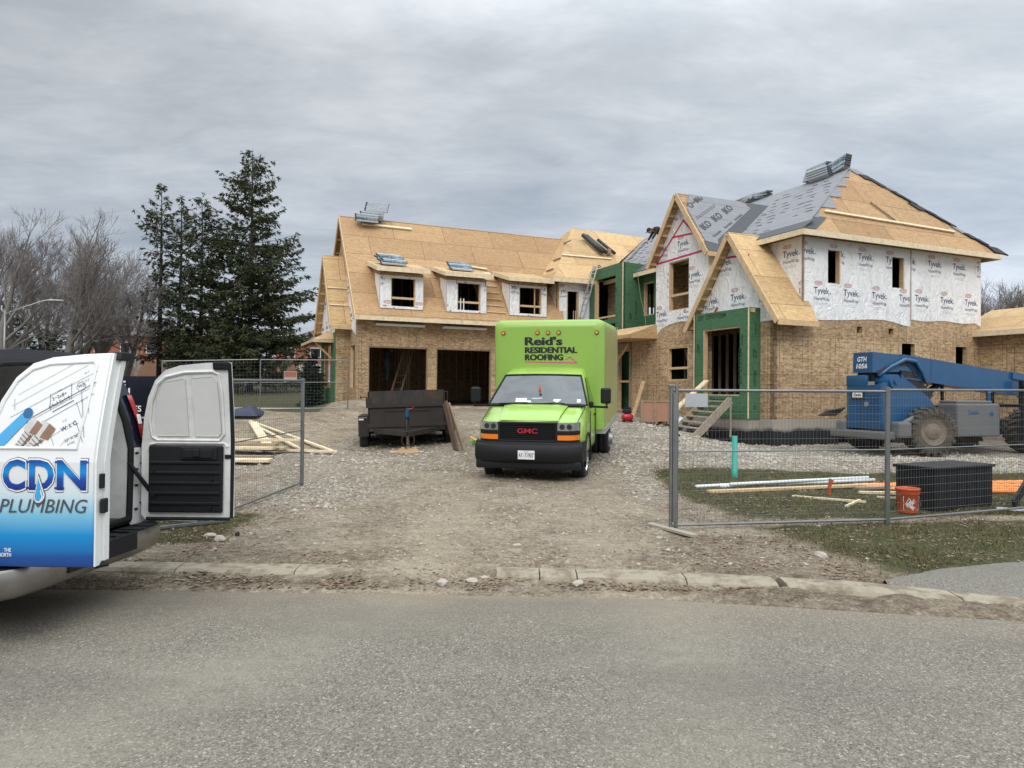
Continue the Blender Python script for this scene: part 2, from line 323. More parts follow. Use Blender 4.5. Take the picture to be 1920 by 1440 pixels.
def groundmat():
    m, t = newmat('soil', .95, spec=.15)
    o = t.ob
    at = t.n('ShaderNodeAttribute', attribute_name='zone'); sp = t.n('ShaderNodeSeparateColor'); t.link(at.outputs['Color'], sp.inputs[0])
    ys = t.n('ShaderNodeSeparateXYZ'); t.link(t.ob, ys.inputs[0])
    grass, grav, dark = sp.outputs[0], sp.outputs[1], sp.outputs[2]
    n1 = t.noise(o, 1.4, 8, .62, .3); n2 = t.noise(o, 9, 6, .65); n3 = t.noise(o, 38, 3, .6)
    v = t.m('MULTIPLY_ADD', n1, .36, t.m('MULTIPLY_ADD', n2, .36, t.m('MULTIPLY', n3, .30)))
    soil = t.ramp(v, [(.36, (.065, .050, .034)), (.45, (.165, .130, .090)), (.53, (.265, .215, .150)), (.61, (.35, .295, .21)), (.70, (.46, .395, .29))])
    # two packed wheel tracks leading up the drive, paler and smoother than the rest
    wob = t.m('MULTIPLY', t.m('SUBTRACT', t.noise(o, .6, 4, .6), .5), 1.1)
    ta = t.m('ABSOLUTE', t.m('ADD', t.m('SUBTRACT', ys.outputs[0], t.m('MULTIPLY_ADD', ys.outputs[1], .02, -.95)), wob)); tb = t.m('ABSOLUTE', t.m('ADD', t.m('SUBTRACT', ys.outputs[0], t.m('MULTIPLY_ADD', ys.outputs[1], .05, .55)), wob))
    tf = t.m('MULTIPLY', t.ramp(t.m('MINIMUM', ta, tb), [(.12, (1, 1, 1)), (.5, (0, 0, 0))]), t.ramp(t.m('MULTIPLY', ys.outputs[1], .05), [(.50, (1, 1, 1)), (.72, (0, 0, 0))]))
    tf = t.m('MULTIPLY', tf, t.ramp(n3, [(.35, (.35, .35, .35)), (.6, (1, 1, 1))]))
    vo = t.vor(o, 24.0); s = t.n('ShaderNodeSeparateColor'); t.link(vo, s.inputs[0])
    vo2 = t.vor(o, 52.0); s2 = t.n('ShaderNodeSeparateColor'); t.link(vo2, s2.inputs[0])
    gv = t.m('MULTIPLY_ADD', s.outputs[0], .5, t.m('MULTIPLY', s2.outputs[1], .5))
    gravc = t.ramp(gv, [(.1, (.08, .068, .052)), (.4, (.23, .20, .155)), (.65, (.36, .32, .26)), (.9, (.58, .54, .46))])
    gr = t.ramp(t.m('MULTIPLY_ADD', n2, .5, t.m('MULTIPLY', n3, .5)), [(.34, (.022, .022, .012)), (.48, (.055, .056, .024)), (.58, (.10, .09, .045)), (.68, (.20, .165, .10))])
    gf = t.m('MULTIPLY', grav, t.ramp(t.m('MULTIPLY_ADD', n2, .6, t.m('MULTIPLY', n1, .4)), [(.38, (.25, .25, .25)), (.55, (1, 1, 1))]))
    col = t.mix(gf, soil, gravc)
    col = t.mix(t.m('MULTIPLY', tf, .45), col, (.38, .325, .235))
    gsel = t.ramp(t.m('ADD', grass, t.m('MULTIPLY', t.m('SUBTRACT', t.m('MULTIPLY_ADD', n1, .5, t.m('MULTIPLY', n2, .5)), .5), 1.6)), [(.4, (0, 0, 0)), (.62, (1, 1, 1))])
    col = t.mix(gsel, col, gr)
    col = t.mix(t.m('MULTIPLY', dark, t.ramp(t.m('MULTIPLY_ADD', n2, .5, t.m('MULTIPLY', n3, .5)), [(.4, (.95, .95, .95)), (.62, (.25, .25, .25))])), col, (.075, .055, .038))
    base(t, col)
    h = t.m('MULTIPLY_ADD', n2, .6, t.m('MULTIPLY_ADD', n3, .35, t.m('MULTIPLY', t.m('MULTIPLY', gv, grav), .6)))
    bump(t, h, .9, .05)
groundmat()

# ------------------------------------------------------------ mesh builder
class MB:
    def __init__(s): s.v = []; s.f = []; s.mi = []; s.sm = []; s.cur = 0; s.smooth = False; s.M = None
    def add(s, vs_, fs):
        o = len(s.v)
        if s.M is not None: vs_ = [tuple(s.M @ Vector(p)) for p in vs_]
        s.v.extend(vs_)
        for f in fs: s.f.append(tuple(o+i for i in f)); s.mi.append(s.cur); s.sm.append(s.smooth)
    def box(s, a, b):
        x0, x1 = sorted((a[0], b[0])); y0, y1 = sorted((a[1], b[1])); z0, z1 = sorted((a[2], b[2]))
        s.add([(x0, y0, z0), (x1, y0, z0), (x1, y1, z0), (x0, y1, z0), (x0, y0, z1), (x1, y0, z1), (x1, y1, z1), (x0, y1, z1)],
              [(0, 3, 2, 1), (4, 5, 6, 7), (0, 1, 5, 4), (1, 2, 6, 5), (2, 3, 7, 6), (3, 0, 4, 7)])
    def bbox(s, a, b, r=.02):
        """box with chamfered edges"""
        x0, x1 = sorted((a[0], b[0])); y0, y1 = sorted((a[1], b[1])); z0, z1 = sorted((a[2], b[2]))
        r = min(r, (x1-x0)*.45, (y1-y0)*.45, (z1-z0)*.45)
        bm = bmesh.new(); bmesh.ops.create_cube(bm, size=1)
        for v in bm.verts: v.co = Vector(((x0+x1)/2+v.co.x*(x1-x0), (y0+y1)/2+v.co.y*(y1-y0), (z0+z1)/2+v.co.z*(z1-z0)))
        bmesh.ops.bevel(bm, geom=bm.edges[:], offset=r, segments=2, affect='EDGES', profile=.5)
        s.from_bm(bm)
    def from_bm(s, bm):
        bm.verts.index_update()
        s.add([tuple(v.co) for v in bm.verts], [tuple(v.index for v in f.verts) for f in bm.faces]); bm.free()
    def beam(s, p, q, w, h, up=(0, 0, 1)):
        p = Vector(p); q = Vector(q); d = (q-p).normalized(); u = Vector(up)
        if abs(d.dot(u)) > .98: u = Vector((1, 0, 0))
        r = d.cross(u).normalized()*(w/2); t = r.cross(d).normalized()*(h/2)
        s.add([tuple(x) for x in (p-r-t, p+r-t, p+r+t, p-r+t, q-r-t, q+r-t, q+r+t, q-r+t)],
              [(0, 1, 2, 3), (7, 6, 5, 4), (0, 4, 5, 1), (1, 5, 6, 2), (2, 6, 7, 3), (3, 7, 4, 0)])
    def tube(s, pts, r, n=8, caps=True):
        pts = [Vector(p) for p in pts]; rs = r if isinstance(r, (list, tuple)) else [r]*len(pts)
        rings = []; prev = None
        for i, p in enumerate(pts):
            d = (pts[min(i+1, len(pts)-1)]-pts[max(i-1, 0)]).normalized()
            if prev is None:
                u = Vector((0, 0, 1)) if abs(d.z) < .9 else Vector((1, 0, 0)); a = d.cross(u).normalized()
            else:
                a = (prev-d*prev.dot(d)).normalized()
            prev = a; b = d.cross(a)
            rings.append([tuple(p+(a*math.cos(2*math.pi*k/n)+b*math.sin(2*math.pi*k/n))*rs[i]) for k in range(n)])
        vs_ = [x for r_ in rings for x in r_]; fs = []
        for i in range(len(rings)-1):
            for k in range(n): fs.append((i*n+k, i*n+(k+1) % n, (i+1)*n+(k+1) % n, (i+1)*n+k))
        if caps: fs.append(tuple(range(n))[::-1]); fs.append(tuple(range((len(rings)-1)*n, len(rings)*n)))
        s.add(vs_, fs)
    def lathe(s, prof, c=(0, 0, 0), axis='Z', n=24):
        """prof: (radius, height) pairs turned round an axis"""
        vs_ = []; fs = []; m = len(prof)
        for k in range(n):
            a = 2*math.pi*k/n; ca, sa = math.cos(a), math.sin(a)
            for (r, h) in prof:
                p = (r*ca, r*sa, h) if axis == 'Z' else ((h, r*ca, r*sa) if axis == 'X' else (r*sa, h, r*ca))
                vs_.append((p[0]+c[0], p[1]+c[1], p[2]+c[2]))
        for k in range(n):
            k2 = (k+1) % n
            for j in range(m-1): fs.append((k*m+j, k2*m+j, k2*m+j+1, k*m+j+1))
        s.add(vs_, fs)
    def poly(s, pts): s.add([tuple(p) for p in pts], [tuple(range(len(pts)))])
    def slab(s, pts, t, n=None):
        """polygon thickened by t against its normal"""
        pts = [Vector(p) for p in pts]
        if n is None:
            n = Vector((0, 0, 0))
            for i in range(len(pts)):
                a, b = pts[i], pts[(i+1) % len(pts)]; n += a.cross(b)
            n.normalize()
        n = Vector(n); k = len(pts)
        lo = [p-n*t for p in pts]
        s.add([tuple(p) for p in pts+lo], [tuple(range(k)), tuple(range(k, 2*k))[::-1]]+[(i, k+i, k+(i+1) % k, (i+1) % k) for i in range(k)])
    def build(s, name, mats, parent=None, smooth=None, auto=None):
        me = bpy.data.meshes.new(name); me.from_pydata(s.v, [], s.f)
        if isinstance(mats, str): mats = [mats]
        for m in mats: me.materials.append(MATS[m])
        me.polygons.foreach_set('material_index', s.mi)
        me.polygons.foreach_set('use_smooth', s.sm if smooth is None else [smooth]*len(s.f))
        me.update()
        # metric UVs: along the level line and up the slope of each face
        uv = me.uv_layers.new(name='UVMap'); nl = len(me.loops)
        co = np.empty(len(me.vertices)*3); me.vertices.foreach_get('co', co); co = co.reshape(-1, 3)
        li = np.empty(nl, dtype=np.int32); me.loops.foreach_get('vertex_index', li)
        nn = np.empty(len(me.polygons)*3); me.polygons.foreach_get('normal', nn); nn = nn.reshape(-1, 3)
        tot = np.empty(len(me.polygons), dtype=np.int32); me.polygons.foreach_get('loop_total', tot)
        ln = np.repeat(nn, tot, axis=0); p = co[li]
        hx = -ln[:, 1]; hy = ln[:, 0]; l = np.hypot(hx, hy); flat = l < .12; l[flat] = 1
        hx = np.where(flat, 1, hx/l); hy = np.where(flat, 0, hy/l)
        tx = -hy*ln[:, 2]; ty = hx*ln[:, 2]; tz = hx*(-ln[:, 1])*-1+hy*ln[:, 0]
        tz = (hx*-ln[:, 1]+hy*ln[:, 0])
        tx = np.where(flat, 0, -ln[:, 2]*hy); ty = np.where(flat, 1, ln[:, 2]*hx); tz = np.where(flat, 0, hy*ln[:, 0]-hx*ln[:, 1])
        u = p[:, 0]*hx+p[:, 1]*hy; v = p[:, 0]*tx+p[:, 1]*ty+p[:, 2]*tz
        sg = np.where(tz < 0, -1, 1); v = v*sg
        arr = np.stack([u, v], 1).astype(np.float32).ravel(); uv.data.foreach_set('uv', arr)
        ob = bpy.data.objects.new(name, me); COL.objects.link(ob)
        if parent: ob.parent = parent
        if auto is not None:
            for pl in me.polygons: pl.use_smooth = True
            try: me.set_sharp_from_angle(angle=R(auto))
            except Exception: pass
        return ob
def thing(name, label, cat, loc=(0, 0, 0), rz=0, group=None, rot=None):
    o = bpy.data.objects.new(name, None); COL.objects.link(o); o.location = loc
    o.rotation_euler = rot if rot else (0, 0, rz); o.empty_display_size = .3
    o['label'] = label; o['category'] = cat
    if group: o['group'] = group
    return o
def tag(o, label, cat, group=None):
    o['label'] = label; o['category'] = cat
    if group: o['group'] = group
    return o
def kind(o, k, label=None):
    o['kind'] = k
    if label: o['label'] = label
    return o
def dup(root, loc, rot=None, scale=None, label=None, group=None):
    r = root.copy(); COL.objects.link(r); r.location = loc
    if rot is not None: r.rotation_euler = rot
    if scale is not None: r.scale = scale if isinstance(scale, tuple) else (scale,)*3
    if label: r['label'] = label
    if group: r['group'] = group
    for ch in list(root.children):
        c = ch.copy(); COL.objects.link(c); c.parent = r
        for g in list(ch.children):
            d = g.copy(); COL.objects.link(d); d.parent = c
    return r
# lettering: outlines turned into flat faces, stamped through a mapping
_txt = {}
def text2d(s_, bold=0.0, shear=0.0, spacing=1.0):
    key = (s_, bold, shear, spacing)
    if key in _txt: return _txt[key]
    cu = bpy.data.curves.new('t', 'FONT'); cu.body = s_; cu.size = 1; cu.offset = bold; cu.shear = shear; cu.space_character = spacing; cu.resolution_u = 3
    ob = bpy.data.objects.new('t', cu); COL.objects.link(ob)
    dg = bpy.context.evaluated_depsgraph_get(); dg.update(); me = ob.evaluated_get(dg).to_mesh()
    vs_ = [(v.co.x, v.co.y) for v in me.vertices]; fs = [tuple(p.vertices) for p in me.polygons]
    ob.evaluated_get(dg).to_mesh_clear(); bpy.data.objects.remove(ob); bpy.data.curves.remove(cu)
    xs = [p[0] for p in vs_] or [0]; w = max(xs)-min(xs); x0 = min(xs)
    vs_ = [(x-x0, y) for x, y in vs_]
    _txt[key] = (vs_, fs, w); return _txt[key]
def stamp(mb, s_, x, y, h, P, mi=0, bold=0.0, shear=0.0, w=None, rot=0, ok=None, centre=False, spacing=1.0):
    """cap height h (font cap height is ~.7 of its size); P maps (a,b) on the surface to 3D; ok filters faces"""
    vs_, fs, wid = text2d(s_, bold, shear, spacing); k = h/.69; kx = k if w is None else w/wid
    ca, sa = math.cos(rot), math.sin(rot); pts = []
    for (a, b) in vs_:
        a = (a-(wid/2 if centre else 0))*kx; b = b*k
        pts.append((x+a*ca-b*sa, y+a*sa+b*ca))
    if ok: fs = [f for f in fs if all(ok(*pts[i]) for i in f)]
    used = sorted({i for f in fs for i in f}); ix = {i: j for j, i in enumerate(used)}
    o = mb.cur; mb.cur = mi; mb.add([P(*pts[i]) for i in used], [tuple(ix[i] for i in f) for f in fs]); mb.cur = o
    return wid*kx
def strip2(mb, pts, wd, P, mi, ok=None):
    """a painted line through 2D points"""
    o = mb.cur; mb.cur = mi
    for (a, b) in zip(pts, pts[1:]):
        dx, dy = b[0]-a[0], b[1]-a[1]; l = math.hypot(dx, dy) or 1; nx, ny = -dy/l*wd/2, dx/l*wd/2; ex, ey = dx/l*wd*.3, dy/l*wd*.3
        mb.add([P(a[0]-ex+nx, a[1]-ey+ny), P(a[0]-ex-nx, a[1]-ey-ny), P(b[0]+ex-nx, b[1]+ey-ny), P(b[0]+ex+nx, b[1]+ey+ny)], [(0, 1, 2, 3)])
    mb.cur = o

# ------------------------------------------------------------ terrain
def lerp1(x, tab):
    if x <= tab[0][0]: return tab[0][1]
    for (a, b), (c, d) in zip(tab, tab[1:]):
        if x <= c: return b+(d-b)*(x-a)/(c-a)
    return tab[-1][1]
FT = [(6.3, 0), (6.95, .085), (9, .09), (12.5, .12), (13.5, .17), (17.4, .38), (23, .78), (27, 1.0), (33, 1.1), (45, 1.7), (60, 2.5), (100, 3.6), (300, 6.0), (900, 9)]
FL = [(6.3, 0), (6.95, .085), (9, .085), (13, .10), (18, .14), (21, .16), (27, .16), (35, .3), (60, 1.2), (100, 3), (300, 6.0), (900, 9)]
def sst(t): t = max(0, min(1, t)); return t*t*(3-2*t)
def edge_y(x):   # near edge of the kerb strip (asphalt ends here)
    return lerp1(x, [(-30, 6.6), (-3.5, 6.38), (0, 6.3), (1.2, 6.25), (4.2, 5.70), (7, 4.95), (14, 2.2), (30, -6)])
def gz(x, y):
    y2 = y-edge_y(x)+6.3
    if y2 > 9: y2 = y
    a, b = lerp1(y2, FT), lerp1(y2, FL); t = sst((x-4.0)/3.6)
    z = a*(1-t)+b*t
    # spoil heap beside the garage foundation and a low ridge on the left
    z += .45*math.exp(-(((x+6.0)/1.6)**2+((y-27.2)/1.8)**2))
    z += .30*math.exp(-(((x+10)/3.2)**2+((y-24.2)/.9)**2))
    z -= .13*math.exp(-(((x+3.7)/1.5)**2+((y-18.3)/1.8)**2))
    # rubble bank in front of the right wing
    z += .13*math.exp(-((y-(16.2+.06*x))/1.3)**2)*sst((x-2.2)/1.5)
    return z
# ------------------------------------------------------------ ground, road, kerb
def zone(x, y):
    """grass, gravel, damp litter weights at a point"""
    t = y-edge_y(x)
    g = 0
    if x > 2.3 and t > .75:
        g = sst((x-2.3-.35*max(0, 9.3-y))/1.0)*(1-sst((y-14.0-.08*x)/.9))
        if y < 11: g *= .6+.4*sst((x-3)/1.5)
        g *= 1-.75*math.exp(-((y-9.55-.16*max(0, x-4))/.28)**2)
    if -6 < x < -2.9 and 7.6 < y < 10.2: g = max(g, .75*sst((-3.0-x)/.6)*sst((y-7.6)/.5)*(1-sst((y-9.6)/.6)))
    if x < -5 and y > 24.5: g = max(g, sst((y-24.6)/.8)*sst((-6.2-x)/1.2))
    if y > 40: g = 1
    v = .38
    v = max(v, math.exp(-(((x+3.2)/1.6)**2+((y-12.2)/2.6)**2)))
    v = max(v, sst((x-1.6)/.8)*sst((y-10.5)/1)*(1-sst((y-24)/3))*(1-g))
    v = max(v, sst((y-12.5)/2)*.65*(1-sst((y-20)/3)))
    if y < 9: v = .30+.1*sst((y-8)/1)
    if x < -4.5 and y > 17: v = .1
    v = max(v, math.exp(-((y-(16.2+.06*x))/1.5)**2)*sst((x-2.2)/1.5))
    d = 0
    if t < 1.3: d = .55*math.exp(-((t-.95)/.35)**2)*(1 if (x < -1.2) else .25)+.8*math.exp(-((t-.22)/.14)**2)*(1 if abs(x-.2) > 1.6 else .7)
    if x > 1.6 and t < 2.6: d = max(d, .55*sst((x-1.3)/.8)*(1-g))
    d = max(d, .55*math.exp(-((y-9.6)/.25)**2)*sst((x-2.2)/.5))
    d = max(d, .35*sst((-2.2-x)/1.0)*(1-sst((t-1.8)/.8)))
    return g, v, min(1, d)
def frange(a, b, s):
    o = []; x = a
    while x < b-1e-6: o.append(x); x += s
    return o
def hf(x, y):
    """small-scale relief"""
    t = y-edge_y(x)
    n = noise.noise((x*1.3, y*1.3, 3.1))*.035+noise.noise((x*4.1, y*4.1, 9.4))*.020+noise.noise((x*11, y*11, 2.4))*.010
    g, v, d = zone(x, y)
    n *= (1-.5*g)*(.45 if y < 9.5 and x < 2.5 else 1)
    n += v*.016*noise.noise((x*23, y*23, 1.4))
    return n*sst(t/.5)
DRV = [(3.42, .62), (3.75, .95), (4.3, 1.4), (5.1, 1.9), (6.2, 2.45), (8, 3.2), (14, 5.4)]
def terrain_z(x, y):
    t = y-edge_y(x)
    if t < 0: return -.03
    z = gz(x, y)
    if t < .75:
        # soil banked in the gutter; the kerb shows where the soil stops short of it
        bur = .05*max(0, noise.noise((x*1.9, 0, 4.2)))+.02*noise.noise((x*6, 0, 1.2))-.008
        cover = math.exp(-((x+1.25)/.75)**2)
        prof = lerp1(t, [(0, .004), (.1, .02), (.22, .045), (.36, .058), (.42, .03), (.50, -.02), (.62, -.02), (.66, .07), (.75, .085)])
        prof2 = lerp1(t, [(0, .004), (.2, .05), (.4, .09), (.6, .11), (.75, .11)])
        k = min(1, cover*1.25); z = prof*(1-k)+prof2*k
        if x > 2.9: z = min(z, .035) if .1 < t < .36 else z
        z += noise.noise((x*5, y*9, .5))*.014*sst(t/.08) if not (.39 < t < .69 and k < .5) else 0
        z += min(.04, bur)*sst(t/.3)*(1 if t < .5 else .9)
        if x > 3.3: z = min(z, .03+.02*sst((t-.5)/.2)) if t > .55 else z
    elif x > 3.3 and t < lerp1(x, DRV): z = .04
    elif t < 1.4: z = max(z, .098*(1-sst((t-.75)/.65))+z*sst((t-.75)/.65))
    return z+hf(x, y)*sst((t-.7)/.3)
def build_ground():
    xs = [-900, -400, -200, -120, -80, -55, -40, -30, -24, -20, -17, -15]+frange(-13, -6, .25)+frange(-6, 6.6, .07)+frange(6.6, 14, .2)+frange(14, 20, .6)+[22, 25, 30, 36, 45, 60, 90, 140, 220, 400, 900]
    ts = [-300, -100, -40, -15, -5, -.6, -.02, 0]+frange(.04, .8, .035)+frange(.8, 10.5, .075)+frange(10.5, 22, .2)+frange(22, 36, .6)+[38, 42, 47, 53, 60, 70, 85, 110, 150, 220, 350, 600, 1000]
    vs_ = []; cols = []
    for t in ts:
        for x in xs:
            y = t+6.3+(edge_y(x)-6.3)*(1-sst(t/7))
            z = terrain_z(x, y) if t >= 0 else -.03
            vs_.append((x, y, z)); cols.append(zone(x, y) if t >= 0 else (0, .3, 0))
    nx = len(xs); fs = [(j*nx+i, j*nx+i+1, (j+1)*nx+i+1, (j+1)*nx+i) for j in range(len(ts)-1) for i in range(nx-1)]
    me = bpy.data.meshes.new('ground'); me.from_pydata(vs_, [], fs); me.materials.append(MATS['soil'])
    a = me.color_attributes.new('zone', 'FLOAT_COLOR', 'POINT'); a.data.foreach_set('color', np.array([(c[0], c[1], c[2], 1) for c in cols], dtype=np.float32).ravel())
    me.polygons.foreach_set('use_smooth', [True]*len(fs)); me.update()
    o = bpy.data.objects.new('ground', me); COL.objects.link(o); o['kind'] = 'structure'
    # road
    mb = MB(); rx = [-300, -60, -30, -20, -12]+frange(-8, 14, .5)+[14, 18, 24, 30, 60, 300]
    for a_, b_ in zip(rx, rx[1:]):
        mb.add([(a_, -300 if a_ < 30 else -300, 0), (b_, -300, 0), (b_, edge_y(b_)+.02, 0), (a_, edge_y(a_)+.02, 0)], [(0, 1, 2, 3)])
    kind(mb.build('road', 'asphalt'), 'structure')
    # kerb: poured concrete in casts with joints, worn front edge
    mb = MB(); rr = random.Random(3)
    joints = [(-12, -8.6), (-8.58, -5.2), (-5.18, -3.2), (-3.185, -2.05), (-2.04, -1.35), (-.13, .27), (.282, .62), (.632, 1.62), (1.632, 2.42), (2.50, 3.9), (3.915, 5.3), (5.32, 7.5), (7.52, 10)]
    for a_, b_ in joints:
        n = max(2, int((b_-a_)/.12)); st = []
        for i in range(n+1):
            x = a_+(b_-a_)*i/n; e = edge_y(x); w = noise.noise((x*3, 1, 0))*.015; hh = .090-(.045*sst((x-3.0)/1.2))
            p = [(.37+w, .02), (.40+w, hh*.72), (.45+w, hh), (.62, hh+.008), (.66, hh+.004), (.69, .02)]
            st.append([(x, e+t_, z_+noise.noise((x*6, t_*9, 2))*.004) for t_, z_ in p])
        m = 6; mb.add([q for r_ in st for q in r_], [(i*m+j, (i+1)*m+j, (i+1)*m+j+1, i*m+j+1) for i in range(n) for j in range(m-1)]+[tuple(range(m)), tuple(range(n*m, n*m+m))[::-1]])
    kind(mb.build('kerb', 'kerb_soiled', smooth=False), 'structure')
    # neighbour's asphalt drive at the right
    mb = MB(); n = 30; vsd = []
    L_ = [(3.42, .72), (3.75, 1.05), (4.3, 1.45), (5.1, 1.95), (6.2, 2.5), (8, 3.3), (14, 5.5)]
    for i in range(n):
        x = 3.42+(14-3.42)*(i/(n-1))**1.5; t0 = .60; t1 = lerp1(x, L_)+noise.noise((x*4, 0, 0))*.03
        for j in range(7):
            t = t0+(max(t1, t0+.01)-t0)*j/6; y = edge_y(x)+t; vsd.append((x, y, .052+.055*sst(j/3)-.03*sst((j-4.6)/1.4)))
    mb.add(vsd, [(i*7+j, (i+1)*7+j, (i+1)*7+j+1, i*7+j+1) for i in range(n-1) for j in range(6)])
    kind(mb.build('driveway', 'asphalt_dark', smooth=True), 'structure')
    # walk and far street beyond the lawn
    mb = MB()
    for y0, y1, x0, x1, h in ((28.2, 29.3, -40, -8.2, .03), (58, 65, -120, -2, .05)):
        for i in range(40):
            a_ = x0+(x1-x0)*i/40; b_ = x0+(x1-x0)*(i+1)/40
            mb.add([(a_, y0, gz(a_, y0)+h), (b_, y0, gz(b_, y0)+h), (b_, y1, gz(b_, y1)+h), (a_, y1, gz(a_, y1)+h)], [(0, 1, 2, 3)])
    kind(mb.build('path', 'kerb_concrete'), 'structure')
build_ground()
def scatter(n, xr, yr, wt, seed):
    r = random.Random(seed); out = []
    while n > 0:
        # closer ground gets more
        u = r.random()**1.6; y = yr[0]+(yr[1]-yr[0])*u; x = r.uniform(*xr)
        if abs(x) > .78*y+1: n -= .2; continue
        if r.random() < wt(x, y): out.append((x, y)); n -= 1
        else: n -= .05
    return out
def build_scatter():
    r = random.Random(5)
    # crushed stone
    pts = scatter(19000, (-8, 13), (7.1, 24), lambda x, y: max(.12, zone(x, y)[1]**2)*(1-zone(x, y)[0])*(.5+.5*noise.noise((x*.9, y*.9, 7))+.15), 11)
    V_ = []; F_ = []
    for (x, y) in pts:
        s = r.lognormvariate(-4.1, .45); s = min(s, .07)
        if y > 14: s *= 1.5
        if y < 10: s *= .75
        z = terrain_z(x, y); o = len(V_); a = r.random()*6.3
        for (px, py, pz) in ((1, 0, .1), (.2, 1, 0), (-1, .15, .1), (-.1, -1, .1), (.1, .1, .75), (0, 0, -.5)):
            px *= r.uniform(.6, 1.2); py *= r.uniform(.5, 1.1); pz *= r.uniform(.7, 1.2)
            V_.append((x+(px*math.cos(a)-py*math.sin(a))*s, y+(px*math.sin(a)+py*math.cos(a))*s, z+pz*s))
        F_ += [(o, o+1, o+4), (o+1, o+2, o+4), (o+2, o+3, o+4), (o+3, o, o+4), (o+1, o, o+5), (o+2, o+1, o+5), (o+3, o+2, o+5), (o, o+3, o+5)]
    mb = MB(); mb.add(V_, F_); kind(mb.build('gravel', 'stone'), 'stuff', 'crushed grey stone strewn over the dirt drive')
    # grass
    def gw(x, y):
        g = zone(x, y)[0]
        if y-edge_y(x) < lerp1(x, [(3.3, .3), (4.3, 1.5), (6.2, 2.55), (8, 3.4)]) and x > 3.4: return 0
        return max(0, g-.05)*min(1, max(0, .42+1.1*noise.noise((x*1.5, y*1.5, 1.0))+.7*noise.noise((x*6, y*6, 3.0))))
    pts = scatter(60000, (-6, 11), (6.6, 15.5), gw, 21); V_ = []; F_ = []
    for (x, y) in pts:
        z = terrain_z(x, y)-.005; h = r.uniform(.02, .06); a = r.random()*6.3; w = r.uniform(.003, .006)*(1+y*.06); o = len(V_); lx, ly = r.gauss(0, .022), r.gauss(0, .022)
        z -= .012*r.random()
        V_ += [(x-w*math.cos(a), y-w*math.sin(a), z), (x+w*math.cos(a), y+w*math.sin(a), z), (x+lx, y+ly, z+h)]; F_.append((o, o+1, o+2))
    mb = MB(); mb.add(V_, F_); kind(mb.build('grass', 'grassblade'), 'stuff', 'short tired spring grass of the front lawn')
    # dead leaves and chips
    def lw(x, y): return min(1, zone(x, y)[2]*.9+.10+.2*zone(x, y)[0])*(0.3+noise.noise((x*2.3, y*2.3, 5)) if True else 1)
    pts = scatter(17000, (-7, 9), (6.4, 14), lw, 31); V_ = []; F_ = []
    for (x, y) in pts:
        if x > 3.3 and y-edge_y(x) < lerp1(x, [(3.3, .7), (4.3, 1.4), (6.2, 2.45), (8, 3.2)]) and r.random() > .04: continue
        z = terrain_z(x, y)+.006; s = r.uniform(.006, .020)*(1+.04*y); a = r.random()*6.3; o = len(V_); ca, sa = math.cos(a), math.sin(a); e = r.uniform(.35, 1)
        for (px, py) in ((-1, -.1*e), (0, -e), (1, .1), (.1, e)):
            V_.append((x+(px*ca-py*sa)*s, y+(px*sa+py*ca)*s, z+r.uniform(-.1, .55)*s))
        F_.append((o, o+1, o+2, o+3))
    mb = MB(); mb.add(V_, F_); kind(mb.build('leaf_litter', 'leaf_litter'), 'stuff', 'dead leaves and wood chips in the gutter and grass')
build_scatter()
for i, (x, y, s) in enumerate(((-.35, 6.60, .045), (-.62, 6.53, .05), (-.25, 6.72, .035), (.62, 6.50, .045), (-3.3, 8.1, .07), (-3.5, 8.3, .05), (3.3, 7.6, .06), (.07, 7.9, .04))):
    mb = MB(); bm = bmesh.new(); bmesh.ops.create_icosphere(bm, subdivisions=2, radius=1)
    for v in bm.verts:
        k = 1+.35*noise.noise(v.co*1.3+Vector((i*3, 0, 0))); v.co = Vector((v.co.x*s*1.5*k, v.co.y*s*k, v.co.z*s*.65*k))
    mb.from_bm(bm); o = mb.build('rock', 'stone', smooth=False); o.location = (x, y, terrain_z(x, y)+s*.2); o.rotation_euler = (0, 0, i*1.3)
    tag(o, ['pale rounded rock in the gutter left of the tyre marks', 'flat pale rock lying at the asphalt edge', 'small rock just behind the flat one by the road', 'brown rock near the middle of the kerb',
            'larger white rock on the grass under the open van door', 'smaller white rock beside the one under the van door', 'flat sandy stone at the edge of the right lawn', 'lone pale stone in the middle of the dirt drive'][i], 'rock', 'loose rocks along the road edge')

